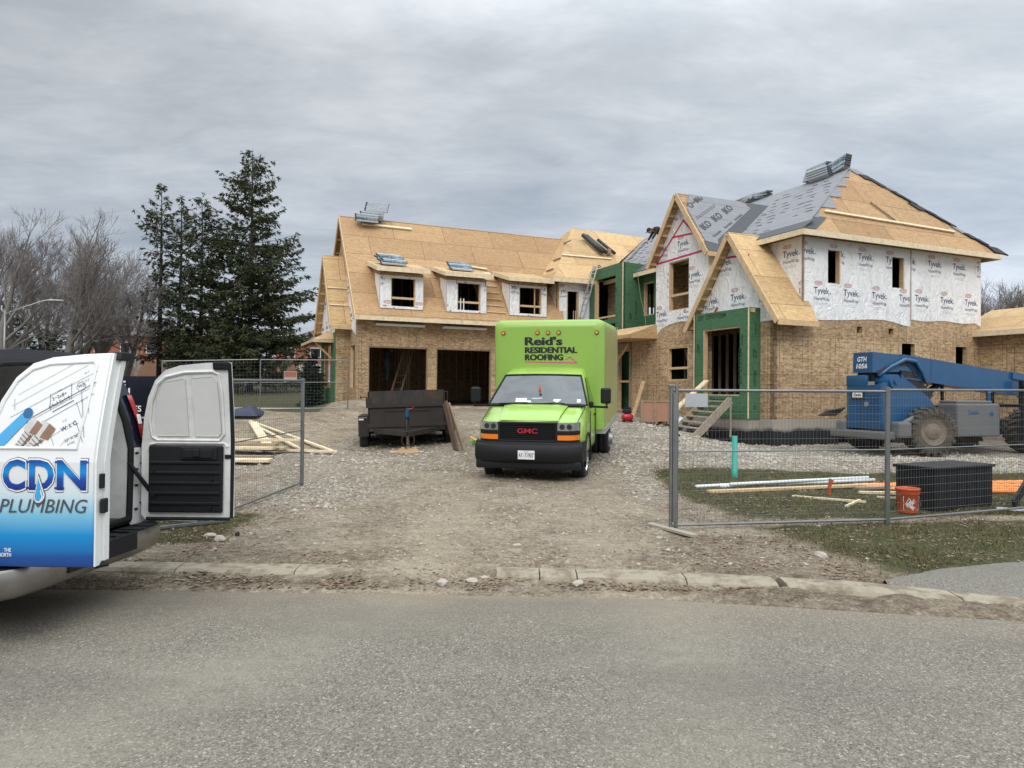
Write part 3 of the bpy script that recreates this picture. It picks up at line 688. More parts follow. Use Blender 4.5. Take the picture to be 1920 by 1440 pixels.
# ------------------------------------------------------------ the house
HX, HY, HA = 9.37, 23.0, R(23.7)
def hw(u, v, z=0):
    c, s = math.cos(HA), math.sin(HA); return (HX+u*c-v*s, HY+u*s+v*c, z)
HOUSE = thing('house_under_construction', 'large unfinished two-storey house with bare sheathing, white wrap and half-papered roofs', 'house', (HX, HY, 0), HA)
def pv(v0, off=0): return lambda s, z, d=0: (s, v0-off+d, z)       # wall whose outside faces -v
def pu(u0, off=0): return lambda s, z, d=0: (u0-off+d, s, z)       # wall whose outside faces -u (s runs along +v)
def wallmesh(mb, P, outline, holes=(), th=.15, step=None, botfn=None):
    """outline: lower chain z0(s) is flat or botfn, upper chain given as [(s,z)...]; holes (s0,s1,z0,z1)"""
    s0, s1, zb = outline[0]; top = outline[1]
    br = {s0, s1}
    for (a, _) in top: br.add(a)
    for h in holes: br.add(h[0]); br.add(h[1])
    if step:
        k = int((s1-s0)/step)+1
        for i in range(k): br.add(s0+(s1-s0)*i/k)
    br = sorted(b for b in br if s0-1e-6 <= b <= s1+1e-6)
    zt = lambda s: lerp1(s, top); bf = botfn if botfn else (lambda s: zb)
    def quad(a, za0, za1, b, zb0, zb1):
        mb.add([P(a, za0), P(b, zb0), P(b, zb1), P(a, za1)], [(0, 1, 2, 3)])
        mb.add([P(a, za0, th), P(b, zb0, th), P(b, zb1, th), P(a, za1, th)], [(3, 2, 1, 0)])
    for a, b in zip(br, br[1:]):
        if b-a < 1e-6: continue
        m = (a+b)/2; hs = sorted([h for h in holes if h[0] < m < h[1]], key=lambda h: h[2]); la, lb = bf(a), bf(b)
        for h in hs:
            if h[2] > min(la, lb)+1e-5: quad(a, la, h[2], b, lb, h[2])
            la = lb = h[3]
        if zt(a) > la+1e-5 or zt(b) > lb+1e-5: quad(a, la, max(la, zt(a)), b, lb, max(lb, zt(b)))
        mb.add([P(a, zt(a)), P(b, zt(b)), P(b, zt(b), th), P(a, zt(a), th)], [(0, 1, 2, 3)])
        if not any(h[2] <= bf(m)+1e-4 for h in hs): mb.add([P(a, bf(a)), P(b, bf(b)), P(b, bf(b), th), P(a, bf(a), th)], [(3, 2, 1, 0)])
    for s in (s0, s1): mb.add([P(s, bf(s)), P(s, bf(s), th), P(s, zt(s), th), P(s, zt(s))], [(0, 1, 2, 3)])
    for (a, b, c, d) in holes:
        mb.add([P(a, c), P(a, d), P(b, d), P(b, c), P(a, c, th), P(a, d, th), P(b, d, th), P(b, c, th)], [(0, 1, 5, 4), (1, 2, 6, 5), (2, 3, 7, 6), (3, 0, 4, 7)])
def wall(name, mat, P, outline, holes=(), th=.15, label=None, **k):
    mb = MB(); wallmesh(mb, P, outline, holes, th, **k); o = mb.build(name, mat, HOUSE)
    if label: o['label'] = label
    return o
def inside_fn(outline, holes, pad=0.0, botfn=None):
    s0, s1, zb = outline[0]; top = outline[1]
    def ok(s, z):
        if s < s0+pad or s > s1-pad or z > lerp1(s, top)-pad: return False
        if z < (botfn(s) if botfn else zb)+pad: return False
        return not any(a-.01 < s < b+.01 and c-.01 < z < d+.01 for a, b, c, d in holes)
    return ok
def tyvek(mb, P, outline, holes, s_off=0, z_off=0, sc=1.0, botfn=None, sgn=1):
    """rows of the printed wrap mark, the wording cut where the sheet is cut"""
    ok = inside_fn(outline, holes, .012, botfn); s0, s1, zb = outline[0]; Pf = lambda a, b: P(a*sgn, b, -.004)
    okk = lambda a, b: ok(a*sgn, b)
    if sgn < 0: s0, s1 = -s1, -s0
    zmax = max(z for _, z in outline[1]); pit = 1.33*sc; rowh = 1.27*sc
    r0 = math.floor((zb-z_off)/rowh)-1
    for r in range(r0, r0+12):
        z = z_off+r*rowh
        if z > zmax: break
        s = math.floor((s0-s_off)/pit)*pit+s_off-pit+(pit/2 if r % 2 else 0)
        while s < s1+.1:
            stamp(mb, 'Tyvek', s, z, .21*sc, Pf, 1, .012, w=.68*sc, ok=okk)
            stamp(mb, '®', s+.69*sc, z, .05*sc, Pf, 1, 0, ok=okk)
            stamp(mb, 'HomeWrap', s+.03*sc, z-.215*sc, .115*sc, Pf, 1, .004, w=.66*sc, ok=okk)
            el = [(s+.20*sc+.17*sc*math.cos(a), z+.345*sc+.062*sc*math.sin(a)) for a in [i*math.pi/8 for i in range(17)]]
            strip2(mb, [p for p in el if okk(*p)], .02*sc, Pf, 2)
            stamp(mb, 'DUPONT', s+.07*sc, z+.315*sc, .06*sc, Pf, 2, .02, w=.26*sc, ok=okk)
            for k in range(2):
                q = [(s+.08*sc, z-(.31+.05*k)*sc), (s+.6*sc, z-(.31+.05*k)*sc)]
                if all(okk(*p) for p in q): strip2(mb, q, .008*sc, Pf, 3)
            s += pit
def wrap(P, outline, holes=(), s_off=0, z_off=0, sc=1.0, botfn=None, sgn=1, parent=None, extra=None, label=None):
    mb = MB(); wallmesh(mb, lambda s, z, d=0: P(s, z, -.016+min(d, .014)), outline, holes, .014, step=.35 if botfn else None, botfn=botfn)
    tyvek(mb, lambda s, z, d=0: P(s, z, -.016+d), outline, holes, s_off, z_off, sc, botfn, sgn)
    if extra: extra(mb, lambda s, z: P(s, z, -.022))
    o = mb.build('house_wrap', ['house_wrap_white', 'ink_blue', 'ink_red', 'ink_light', 'tape_red', 'lumber_old'], parent or HOUSE)
    if label: o['label'] = label
    return o
def window_studs(P, h, bar=None, post=True, name='window_opening', brace=True, dep=.16):
    """rough opening: jack studs and sill in the depth of the wall, a temporary rail, dark studs behind"""
    a, b, c, d = h; mb = MB()
    def bx(s0, s1, z0, z1, d0, d1):
        p = P(s0, z0, d0); q = P(s1, z1, d1); mb.box(p, q)
    bx(a, a+.04, c+.04, d-.04, .012, dep); bx(b-.04, b, c+.04, d-.04, .012, dep); bx(a, b, c, c+.04, .012, dep); bx(a, b, d-.04, d, .012, dep)
    if bar: bx(a+.04, b-.04, bar, bar+.09, .05, .09)
    return mb.build(name, 'lumber', HOUSE)

Z0 = 1.0     # top of foundation
# --- front wall of the right wing
H1 = [(4.63, 5.28, 2.55, 3.62), (7.46, 8.06, 2.55, 3.60), (2.46, 2.68, 3.89, 4.11), (3.97, 4.21, 3.90, 4.11)]
wall('wall', 'osb_wall', pv(0), [(-1.2, 8.84, Z0), [(-1.2, 4.2), (-.001, 4.2), (0, 7.02), (8.84, 7.02)]], H1+[(1.1, 1.66, 5.48, 6.58), (4.12, 4.72, 5.53, 6.60)], label='front wall of the right wing, bare board below and wrapped above')
bA = lambda s: 4.22+.02*math.sin(s*2.1)+.15*sst((s-.4)/2.6)-.13*sst((s-3.6)/1.4)
bB = lambda s: 4.42+.07*s/8.8+.03*math.sin(s*3)-(.14*sst((s-8.55)/.28))
WA = [(1.1, 1.66, 5.48, 6.58), (4.12, 4.72, 5.53, 6.60)]
wrap(pv(0), [(.0, 5.04, 4.2), [(0, 6.98), (5.04, 6.98)]], WA, s_off=-.85, z_off=6.38-1.27*5, botfn=bA)
wrap(pv(0), [(5.06, 8.84, 4.2), [(5.06, 6.98), (8.84, 6.98)]], [], s_off=-.05, z_off=6.42-1.27*5, botfn=bB)
for (a, b, c, d) in WA: mb = MB(); mb.box((b-.05, -.02, c), (b+.0, .14, d)); mb.box((a, .05, c), (b, .14, c+.03)); mb.build('window_opening', 'lumber', HOUSE)
mb = MB()
mb.box((5.035, -.03, 4.45), (5.065, -.012, 6.98)); mb.build('corner_strip', 'lumber_old', HOUSE)
mb = MB(); mb.beam((-.012, -.025, 4.6), (-.0, -.025, 7.0), .06, .05); mb.build('corner_strip', 'lumber_old', HOUSE)
# --- left side of the upper floor, over the small gable roof
wall('wall', 'osb_plain', pu(0), [(.0, 12, 4.0), [(0, 7.02), (12, 7.02)]], [(8.2, 8.98, 5.18, 6.62)])
wrap(pu(0), [(.02, 3.15, 4.2), [(0, 6.98), (3.15, 6.98)]], [], s_off=-1.5, z_off=6.35-1.27*5, sgn=-1)
# --- side wall of the lower floor facing the court, with both gables
GW = [(0, 3.15, 0)]
lowH = [(4.32, 5.57, 2.30, 3.56), (8.06, 9.15, 1.05, 3.62), (.75, 3.15, 1.74, 4.12)]
wall('wall', 'osb_wall', pu(-1.2), [(.0, 12, Z0), [(0, 4.2), (12, 4.2)]], lowH, label='lower side wall of the court, bare board with brick-tie rows')
sm_ap = (1.75, 7.18); bg_ap = (4.72, 9.20)
o1 = [(.0, 3.15, 4.2), [(0, 4.78), sm_ap, (3.15, 5.26)]]
wall('wall', 'osb_plain', pu(-1.2), o1)
def tape_small(mb, P): strip2(mb, [(-2.6, 6.52), (-1.1, 6.42)], .07, lambda a, b: P(-a, b), 4); strip2(mb, [(-2.82, 4.64), (-2.68, 4.80)], .1, lambda a, b: P(-a, b), 4)
wrap(pu(-1.2), [(.02, 3.13, 4.15), [(0, 4.76), (1.75, 7.12), (3.15, 5.22)]], [], s_off=-1.32, z_off=4.98-1.27*3, sgn=-1, extra=tape_small)
bigW = [(4.27, 5.50, 4.97, 6.86)]
obig = [(3.15, 6.35, 4.2), [(3.15, 7.0), bg_ap, (6.35, 7.0)]]
wall('wall', 'osb_wall', pu(-1.2), obig, bigW)
wb = [(3.15, 6.35, 4.3), [(3.15, 6.97), (4.72, 9.14), (6.35, 6.95)]]
def tape_big(mb, P):
    Q = lambda a, b: P(-a, b)
    strip2(mb, [(-6.33, 6.93), (-4.62, 8.32), (-3.25, 6.98), (-6.33, 6.93)], .075, Q, 4)
    strip2(mb, [(-5.25, 7.80), (-4.10, 7.72)], .07, Q, 4)
botbig = lambda s: 4.42-.10*math.cos((s-3.15)*1.9)+(.0 if s < 5.9 else -.28*sst((s-5.9)/.45))
wrap(pu(-1.2), wb, bigW, s_off=-4.98, z_off=7.36-1.27*6, sgn=-1, extra=tape_big, botfn=botbig)
# return of the big gable block towards the street, and its far side
wall('wall', 'osb_plain', pv(3.15), [(-1.04, .3, 4.2), [(-1.04, 7.0), (.3, 7.0)]], th=.12)
wrap(pv(3.15), [(-1.19, .3, 4.2), [(-1.19, 6.85), (.3, 6.85)]], [], s_off=-1.05, z_off=6.28-1.27*4)
mb = MB(); mb.box((-1.04, 6.20, 4.2), (0, 6.35, 7.0)); mb.build('wall', 'osb_plain', HOUSE)
for h, bar in ((lowH[0], 2.72), (bigW[0], 5.52)): window_studs(pu(-1.2), h, bar)
window_studs(pu(-1.2), lowH[1], 2.25, name='door_opening')
window_studs(pu(0), (8.2, 8.98, 5.18, 6.62)); 
# green sheathing over the recessed wall
def zipwall(P, outline, holes, marks=(), name='green_wall', parent=None):
    mb = MB(); wallmesh(mb, lambda s, z, d=0: P(s, z, -.014+min(d, .012)), outline, holes, .012)
    for (tx, s, z, h, rot) in marks: stamp(mb, tx, s, z, h, lambda a, b: P(-a, b, -.018), 1, .02, rot=rot)
    return mb.build(name, ['green_sheathing', 'green_ink'], parent or HOUSE)
zipwall(pu(0), [(6.36, 9.08, 4.2), [(6.36, 6.98), (9.08, 6.98)]], [(8.2, 8.98, 5.18, 6.62)], [('ZIP SYSTEM', -8.1, 6.72, .12, 0), ('ZIP', -7.2, 5.0, .16, 0)])
# --- green door surround projecting from the court wall
Gu = -1.68
DH = [(1.0, 2.85, 1.74, 4.02)]
def pgreen():
    wall_o = MB(); wallmesh(wall_o, pu(Gu), [(.58, 3.33, Z0), [(.58, 4.60), (3.33, 4.60)]], DH, .10)
    P = lambda a, b: (Gu-.004, -a, b)
    for tx, s, z, h, rot in (('ZIP  ZIPSYSTEM', -3.15, 4.38, .15, 0), ('ZIP SYSTEM', -.90, 2.1, .16, R(90)), ('HUBER', -.86, 3.4, .08, R(90)), ('ZIP', -3.02, 3.2, .17, R(90)), ('ZIPSYSTEM', -2.4, 1.5, .12, 0)):
        stamp(wall_o, tx, s, z, h, P, 1, .02, rot=rot)
    # street-side face and far face
    wall_o.box((Gu+.001, .58, Z0), (-1.201, .64, 4.60)) if False else None
    wallmesh(wall_o, pv(.577), [(Gu, -1.2, Z0), [(Gu, 4.60), (-1.2, 4.60)]], (), .06)
    for tx, s, z, h, rot in (('ZIP', Gu+.32, 2.95, .15, R(90)), ('SYSTEM', Gu+.30, 2.05, .10, R(90)), ('HUBER ZIP', Gu+.30, 3.7, .06, R(90)), ('ZIP', Gu+.3, 1.3, .08, R(90))):
        stamp(wall_o, tx, s, z, h, lambda a, b: (a, .573, b), 1, .02, rot=rot)
    wallmesh(wall_o, lambda s, z, d=0: (s, 3.333-d, z), [(Gu, -1.2, Z0), [(Gu, 4.60), (-1.2, 4.60)]], (), .06)
    wall_o.box((Gu+.1, .64, 4.50), (-1.2, 3.27, 4.58)); wall_o.box((Gu+.1, .64, 1.60), (-1.2, 3.27, 1.70))
    s = wall_o.build('green_door_surround', ['green_sheathing', 'green_ink'], HOUSE)
    mb = MB(); mb.box((Gu-.03, .56, Z0), (Gu-.0, .60, 4.62)); mb.build('corner_strip', 'lumber_pale', s); mb = MB(); mb.box((Gu-.02, 3.32, Z0+.4), (Gu, 3.35, 4.6)); mb.build('corner_strip', 'lumber_pale', s)
    mb = MB(); mb.box((Gu+.01, 2.81, 1.74), (Gu+.17, 2.85, 4.02)); mb.box((Gu+.02, 1.0, 3.98), (Gu+.17, 2.81, 4.02)); mb.box((Gu+.02, 1.0, 1.74), (Gu+.17, 2.81, 1.78))
    mb.build('door_frame', 'lumber', s)
    mb = MB(); mb.box((Gu-.04, .60, 4.40), (Gu+.25, .80, 4.58)) if False else mb.box((Gu+.05, .545, 4.44), (Gu+.22, .575, 4.57)); mb.build('block', 'lumber', s)
pgreen()
# --- upper green porch box
def upbox():
    P = pu(-1.0); mb = MB(); hole = [(9.72, 11.55, 5.12, 7.02)]
    wallmesh(mb, P, [(9.1, 11.95, 4.3), [(9.1, 7.52), (11.95, 7.52)]], hole+[(9.72, 11.55, 4.5, 4.9)], .12)
    wallmesh(mb, pv(9.1), [(-1.0, .35, 4.3), [(-1.0, 7.52), (.35, 7.46)]], (), .10)
    stamp(mb, 'ZIP', -.55, 5.0, .14, lambda a, b: (a, 9.094, b), 1, .02, rot=R(90)); stamp(mb, 'ZIP SYSTEM', -.28, 5.2, .08, lambda a, b: (a, 9.094, b), 1, .02, rot=R(90))
    stamp(mb, 'ZIP', -9.62, 6.2, .15, lambda a, b: (-1.006, -a, b), 1, .02, rot=R(90))
    mb.box((-.9, 9.2, 7.40), (.3, 11.95, 7.46)); mb.box((-.88, 9.2, 4.9), (0, 11.9, 5.0))
    o = mb.build('green_porch', ['green_sheathing', 'green_ink'], HOUSE)
    mb = MB(); mb.box((-1.03, 9.08, 4.3), (-1.0, 9.12, 7.5)); mb.build('corner_strip', 'lumber_pale', o)
    mb = MB(); mb.box((-.99, 11.38, 5.12), (-.86, 11.55, 7.02)); mb.box((-.95, 9.8, 5.20), (-.9, 11.38, 5.28)); mb.build('post', 'lumber', o)
    mb = MB(); mb.box((-.7, 9.85, 5.0), (-.55, 10.05, 5.75)); mb.build('wrapped_post', 'house_wrap_white', o)
upbox()
# --- second block with the hip roof
wall('wall', 'osb_plain', pv(12), [(-2.7, -1.0, Z0), [(-2.7, 7.02), (-1.0, 7.02)]], [(-2.22, -1.6, 5.12, 6.52)])
wrap(pv(12), [(-2.62, -1.02, 4.6), [(-2.62, 6.96), (-1.02, 6.96)]], [(-2.22, -1.6, 5.12, 6.52)], s_off=-2.72, z_off=6.42-1.27*4, botfn=lambda s: 4.7)
wall('wall', 'osb_plain', pu(-2.7), [(12.15, 18, 4), [(12.15, 7.02), (18, 7.02)]])
wrap(pu(-2.7), [(12.2, 13.6, 5.2), [(12.2, 6.9), (12.9, 6.7), (13.6, 6.5)]], [], s_off=-13.2, z_off=5.9, sgn=-1, botfn=lambda s: 5.25+(s-12.2)*1.0)
mb = MB(); mb.box((-2.19, 12.03, 5.15), (-2.15, 12.14, 6.5)); mb.box((-1.65, 12.03, 5.15), (-1.61, 12.14, 6.5))
for x in (-1.88, -1.77): mb.box((x, 11.98, 5.1), (x+.03, 12.0, 5.62))
mb.build('window_opening', 'lumber', HOUSE)
# --- garage
GH = [(-11.45, -8.90, 1.15, 3.64), (-8.52, -5.98, 1.15, 3.64)]
wall('wall', 'osb_wall', pv(12), [(-11.94, -2.7, Z0), [(-11.94, 4.72), (-2.7, 4.72)]], GH, label='garage front wall with two open bays')
gt = [(12.15, 4.72), (15.3, 9.5), (18.45, 4.9)]
wall('wall', 'osb_wall', pu(-11.94), [(12.15, 18.45, Z0), gt], [(12.42, 13.5, 1.92, 3.70)])
mb = MB(); mb.box((-11.93, 13.30, 1.92), (-11.80, 13.5, 3.70)); mb.box((-11.93, 12.42, 1.92), (-11.8, 12.46, 3.7)); mb.build('window_opening', 'lumber', HOUSE)
def tape_g(mb, P): strip2(mb, [(-13.95, 6.75), (-12.9, 6.62)], .05, lambda a, b: P(-a, b), 4)
wrap(pu(-11.94), [(12.2, 14.3, 4.3), [(12.2, 4.75), (13.75, 7.1), (14.3, 7.2)]], [], s_off=-13.6, z_off=6.2-1.27*3, sgn=-1, extra=tape_g, botfn=lambda s: 4.25+.15*math.sin(s*3))
mb = MB(); mb.box((-11.94+.02, 11.86, 4.50), (-9.35, 11.99, 4.62)) if False else None
for a, b in ((-11.2, -9.1), (-8.3, -6.3)): mb.bbox((a, 11.72, 4.50), (b, 11.98, 4.60), .02)
mb.build('soffit_strip', 'plate_white', HOUSE)
mb = MB()
for (a, b, c, d) in GH:
    mb = MB(); mb.box((a, 12.02, c), (a+.04, 12.15, d)); mb.box((b-.04, 12.02, c), (b, 12.15, d)); mb.box((a+.04, 12.02, d-.04), (b-.04, 12.15, d)); mb.build('door_frame', 'lumber_old', HOUSE)
# slab, loose planks on the threshold
mb = MB(); mb.box((-11.9, 12.16, .7), (-2.9, 18.4, 1.14)); mb.box((-11.6, 11.6, .55), (-5.8, 12.0, 1.08)); mb.build('garage_slab', 'concrete', HOUSE)
# dark studs in the garage: back wall and a partition
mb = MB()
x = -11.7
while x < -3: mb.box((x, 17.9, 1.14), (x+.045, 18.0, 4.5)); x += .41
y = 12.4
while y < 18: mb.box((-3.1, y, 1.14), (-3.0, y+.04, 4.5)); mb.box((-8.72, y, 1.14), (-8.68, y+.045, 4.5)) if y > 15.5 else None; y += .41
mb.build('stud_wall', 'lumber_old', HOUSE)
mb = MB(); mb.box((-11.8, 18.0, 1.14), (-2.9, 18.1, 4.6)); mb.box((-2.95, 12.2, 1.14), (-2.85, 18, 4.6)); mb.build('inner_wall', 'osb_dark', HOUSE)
# --- left block
wall('wall', 'osb_wall', pv(13.4), [(-12.55, -11.94, Z0+.05), [(-12.55, 4.6), (-11.94, 4.6)]])
lg = [(13.4, 4.75), (15.15, 7.75), (17.2, 4.5)]
wall('wall', 'osb_plain', pu(-12.55), [(13.55, 17.2, Z0+.1), lg], [(14.5, 16.5, 1.9, 3.85)])
zipwall(pu(-12.55), [(13.4, 17.2, Z0+.1), [(13.4, 4.4), (17.2, 4.4)]], [(14.5, 16.5, 1.9, 3.85)])
wrap(pu(-12.55), [(13.45, 17.2, 4.2), [(13.45, 4.75), (15.15, 7.65), (17.2, 4.6)]], [], s_off=-16.5, z_off=4.95-1.27*3, sgn=-1, sc=.9, botfn=lambda s: 4.3)
mb = MB(); mb.box((-12.54, 16.2, 1.94), (-12.40, 16.5, 3.85)); mb.box((-12.54, 14.5, 1.9), (-12.4, 16.2, 1.94)); mb.build('window_opening', 'lumber', HOUSE)
# bracketed awning over its window
mb = MB(); A0, A1 = 13.95, 17.2
mb.slab([(-13.45, A0-.1, 3.98), (-12.56, A0+.1, 4.42), (-12.56, A1, 4.42), (-13.45, A1+.2, 3.98)], .05)
mb.slab([(-13.45, A0-.1, 3.98), (-12.56, A0-.1, 4.0), (-12.56, A0+.1, 4.42)], .04, n=(0, -1, 0)); mb.box((-13.45, A0-.1, 3.86), (-12.56, A0-.06, 3.98)); mb.box((-13.47, A0-.1, 3.86), (-13.43, A1+.2, 3.98))
mb.beam((-12.6, A0+.25, 3.2), (-13.3, A0+.1, 3.85), .07, .07); mb.beam((-12.6, A1-.2, 3.2), (-13.3, A1, 3.85), .07, .07)
mb.build('awning', 'lumber', HOUSE)
# --- low wing coming forward at the right
wall('wall', 'osb_wall', pu(8.84), [(-5, -.01, Z0), [(-5, 4.12), (-.01, 4.12)]])
mb = MB()
e, rz_ = 4.16, 5.2
mb.slab([(8.4, .02, e), (8.4, -5.4, e), (10.9, -3.2, rz_), (10.9, .9, rz_), (8.86, .9, e+.19)], .05, n=(-.38, 0, .92))
mb.slab([(10.9, .9, rz_), (10.9, -3.2, rz_), (13.4, -5.4, e), (13.4, 2, e)], .05)
mb.slab([(8.4, -5.4, e), (13.4, -5.4, e), (10.9, -3.2, rz_)], .05)
mb.build('roof', 'ply_light', HOUSE)
mb = MB(); mb.box((8.37, -5.4, e-.17), (8.41, .0, e+.01)); mb.build('fascia', 'lumber_pale', HOUSE)
mb = MB(); mb.poly([(8.41, -5.38, e-.15), (8.83, -5.38, e-.15), (8.83, 0, e-.15), (8.41, 0, e-.15)]); mb.build('soffit', 'osb_plain', HOUSE)
# --- foundation
mb = MB()
mb.box((-1.22, .0, -.3), (1.62, .25, Z0)); 
mb.box((1.6, .0, .93), (8.84, .25, Z0)); mb.box((4.2, 0, -.3), (8.84, .25, .93))
mb.box((-1.22, .25, -.3), (-1.0, 12, Z0))
mb.box((Gu+.03, .62, .2), (-1.22, 3.3, Z0))
mb.build('foundation', 'foundation_tarred', HOUSE)
mb = MB(); mb.box((-12.66, 13.30, .2), (-12.4, 17.4, Z0+.1)); mb.box((-12.4, 13.30, .2), (-11.6, 13.5, Z0+.04)); mb.box((-12.0, 11.95, .2), (-11.7, 13.3, Z0)); mb.box((-11.99, 11.93, .2), (-2.7, 12.1, Z0)); mb.build('foundation', 'concrete', HOUSE)
mb = MB()
for x in (2.3, 2.95, 3.6): mb.box((x, .05, -.2), (x+.09, .14, .93))
mb.box((1.6, .02, .84), (4.2, .16, .93)); mb.build('basement_opening', 'lumber', HOUSE)
# --- inside: floors and walls with gloom put into a near-black colour, studs seen through the openings
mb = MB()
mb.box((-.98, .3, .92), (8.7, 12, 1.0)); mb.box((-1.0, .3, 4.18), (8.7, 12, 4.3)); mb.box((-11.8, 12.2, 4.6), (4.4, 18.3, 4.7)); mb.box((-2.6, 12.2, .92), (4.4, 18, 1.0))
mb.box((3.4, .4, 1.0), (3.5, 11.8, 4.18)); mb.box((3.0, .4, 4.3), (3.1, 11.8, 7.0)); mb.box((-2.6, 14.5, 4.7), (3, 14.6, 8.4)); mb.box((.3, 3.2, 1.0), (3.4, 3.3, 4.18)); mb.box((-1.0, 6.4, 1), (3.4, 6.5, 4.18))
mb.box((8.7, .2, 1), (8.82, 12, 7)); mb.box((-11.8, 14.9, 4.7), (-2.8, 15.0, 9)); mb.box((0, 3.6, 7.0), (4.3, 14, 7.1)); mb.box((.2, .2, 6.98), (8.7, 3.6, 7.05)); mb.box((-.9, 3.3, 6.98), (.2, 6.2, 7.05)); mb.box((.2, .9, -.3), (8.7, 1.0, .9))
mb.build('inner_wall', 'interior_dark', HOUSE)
mb = MB()
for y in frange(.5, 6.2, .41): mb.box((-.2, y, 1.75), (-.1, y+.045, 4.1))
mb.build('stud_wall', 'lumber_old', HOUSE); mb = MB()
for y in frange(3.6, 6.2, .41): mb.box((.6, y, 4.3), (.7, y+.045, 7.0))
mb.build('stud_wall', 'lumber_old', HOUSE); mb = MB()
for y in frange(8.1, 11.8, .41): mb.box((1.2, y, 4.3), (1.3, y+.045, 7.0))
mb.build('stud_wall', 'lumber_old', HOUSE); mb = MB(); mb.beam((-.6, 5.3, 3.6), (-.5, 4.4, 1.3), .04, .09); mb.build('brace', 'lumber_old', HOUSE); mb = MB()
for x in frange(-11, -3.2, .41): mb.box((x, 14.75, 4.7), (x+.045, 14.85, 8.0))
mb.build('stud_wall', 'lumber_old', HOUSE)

# --- roofs
def onroof(O_, X_, Y_, lift=.012):
    """surface mapping: origin, level axis, up-slope axis"""
    O_ = Vector(O_); X_ = Vector(X_).normalized(); Y_ = Vector(Y_).normalized(); n = X_.cross(Y_)
    if n.z < 0: n = -n
    return lambda a, b, l=0: tuple(O_+X_*a+Y_*b+n*(lift+l))
def roofpart(name, mat, pts, th=.045, label=None, n=None, up=True):
    mb = MB(); nn = Vector((0, 0, 0)); P_ = [Vector(p) for p in pts]
    for i in range(len(P_)): nn += P_[i].cross(P_[(i+1) % len(P_)])
    nn.normalize()
    if nn.z < 0: pts = pts[::-1]; nn = -nn
    mb.slab(pts, th, n=nn); o = mb.build(name, mat, HOUSE)
    if label: o['label'] = label
    return o, nn
E0 = 7.05; APX = (4.4, 1.94, 10.27); RB = (4.4, 15.3, 10.27)
roofpart('roof', 'osb_roof', [(-.45, -.45, E0), (9.3, -.45, E0), APX], label='front slope of the main hip roof, bare board')
roofpart('roof', 'osb_plain', [(-.45, -.45, E0), APX, RB, (-.45, 11.9, E0)])
roofpart('roof', 'osb_plain', [(9.3, -.45, E0), APX, RB, (9.3, 19, E0)])
sL = (APX[2]-E0)/(4.4+.45)
mb = MB(); mb.box((-.47, -.49, E0-.19), (9.32, -.45, E0-.01)); mb.box((-.49, -.49, E0-.19), (-.45, 11.6, E0-.01)); mb.box((9.3, -.45, E0-.19), (9.34, 12, E0-.01)); mb.build('fascia', 'lumber_pale', HOUSE)
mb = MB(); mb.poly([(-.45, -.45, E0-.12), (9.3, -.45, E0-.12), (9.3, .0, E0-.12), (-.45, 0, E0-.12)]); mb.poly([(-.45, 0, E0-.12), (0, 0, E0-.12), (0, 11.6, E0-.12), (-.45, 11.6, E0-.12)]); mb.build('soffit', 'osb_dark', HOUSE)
# second block hip
roofpart('roof', 'ply_light', [(-3.1, 11.6, E0), (-.45, 11.6, E0), (.2, 12.25, E0+.6), (4.4, 15.3, 10.28), (-.2, 15.3, 10.36)], label='hip roof front of pale plywood beside the green porch')
roofpart('roof', 'ply_light', [(-3.1, 11.6, E0), (-.2, 15.3, 10.36), (-3.1, 19, E0)])
roofpart('roof', 'ply_light', [(-.2, 15.3, 10.36), (4.4, 15.3, 10.28), (9.3, 19, E0), (-3.1, 19, E0)])
mb = MB(); mb.box((-3.1, 11.56, E0-.19), (-1.0, 11.6, E0-.01)); mb.box((-3.14, 11.56, E0-.19), (-3.1, 13.2, E0-.01)); mb.build('fascia', 'lumber_pale', HOUSE)
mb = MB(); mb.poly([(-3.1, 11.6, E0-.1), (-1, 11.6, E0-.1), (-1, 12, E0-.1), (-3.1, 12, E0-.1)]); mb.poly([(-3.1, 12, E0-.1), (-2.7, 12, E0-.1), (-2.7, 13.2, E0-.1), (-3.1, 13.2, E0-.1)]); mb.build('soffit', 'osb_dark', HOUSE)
# garage
GR = 9.72
def garage_front():
    Pn = onroof((-12.15, 11.4, 4.85), (1, 0, 0), (0, 3.9, GR-4.85), 0); L_ = math.hypot(3.9, GR-4.85); mb = MB()
    wallmesh(mb, lambda s, b, d=0: Pn(s, b, -d), [(0, 11.4, 0), [(0, L_), (9.45, L_), (11.4, L_)]], [(1.22, 2.76, .5, 2.35), (4.10, 5.62, .5, 2.35), (7.03, 8.56, .5, 2.35)], .045,
             botfn=lambda s: 0 if s <= 9.45 else 2.35+(L_-2.35)*(s-9.45)/1.95)
    o = mb.build('roof', 'osb_roof', HOUSE); o['label'] = 'long steep front slope of the garage roof'
garage_front()
roofpart('roof', 'osb_roof', [(-12.15, 15.3, GR), (-.75, 15.3, GR), (-.75, 19.2, 4.85), (-12.15, 19.2, 4.85)])
mb = MB(); mb.box((-12.17, 11.36, 4.67), (-2.7, 11.40, 4.84)); mb.build('fascia', 'lumber_pale', HOUSE)
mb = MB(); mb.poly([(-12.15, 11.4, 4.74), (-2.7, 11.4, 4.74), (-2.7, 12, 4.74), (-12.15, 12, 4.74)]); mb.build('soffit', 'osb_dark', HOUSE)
mb = MB(); mb.beam((-12.15, 11.42, 4.74), (-12.15, 15.3, 9.62), .04, .19, up=(0, 0, 1)); mb.beam((-12.15, 19.2, 4.72), (-12.15, 15.3, 9.60), .04, .19)
for k in range(9):
    f = (k+.5)/9; mb.beam((-12.14, 19.2-3.9*f, 4.7+4.87*f), (-11.94, 19.2-3.9*f, 4.7+4.87*f), .04, .09)
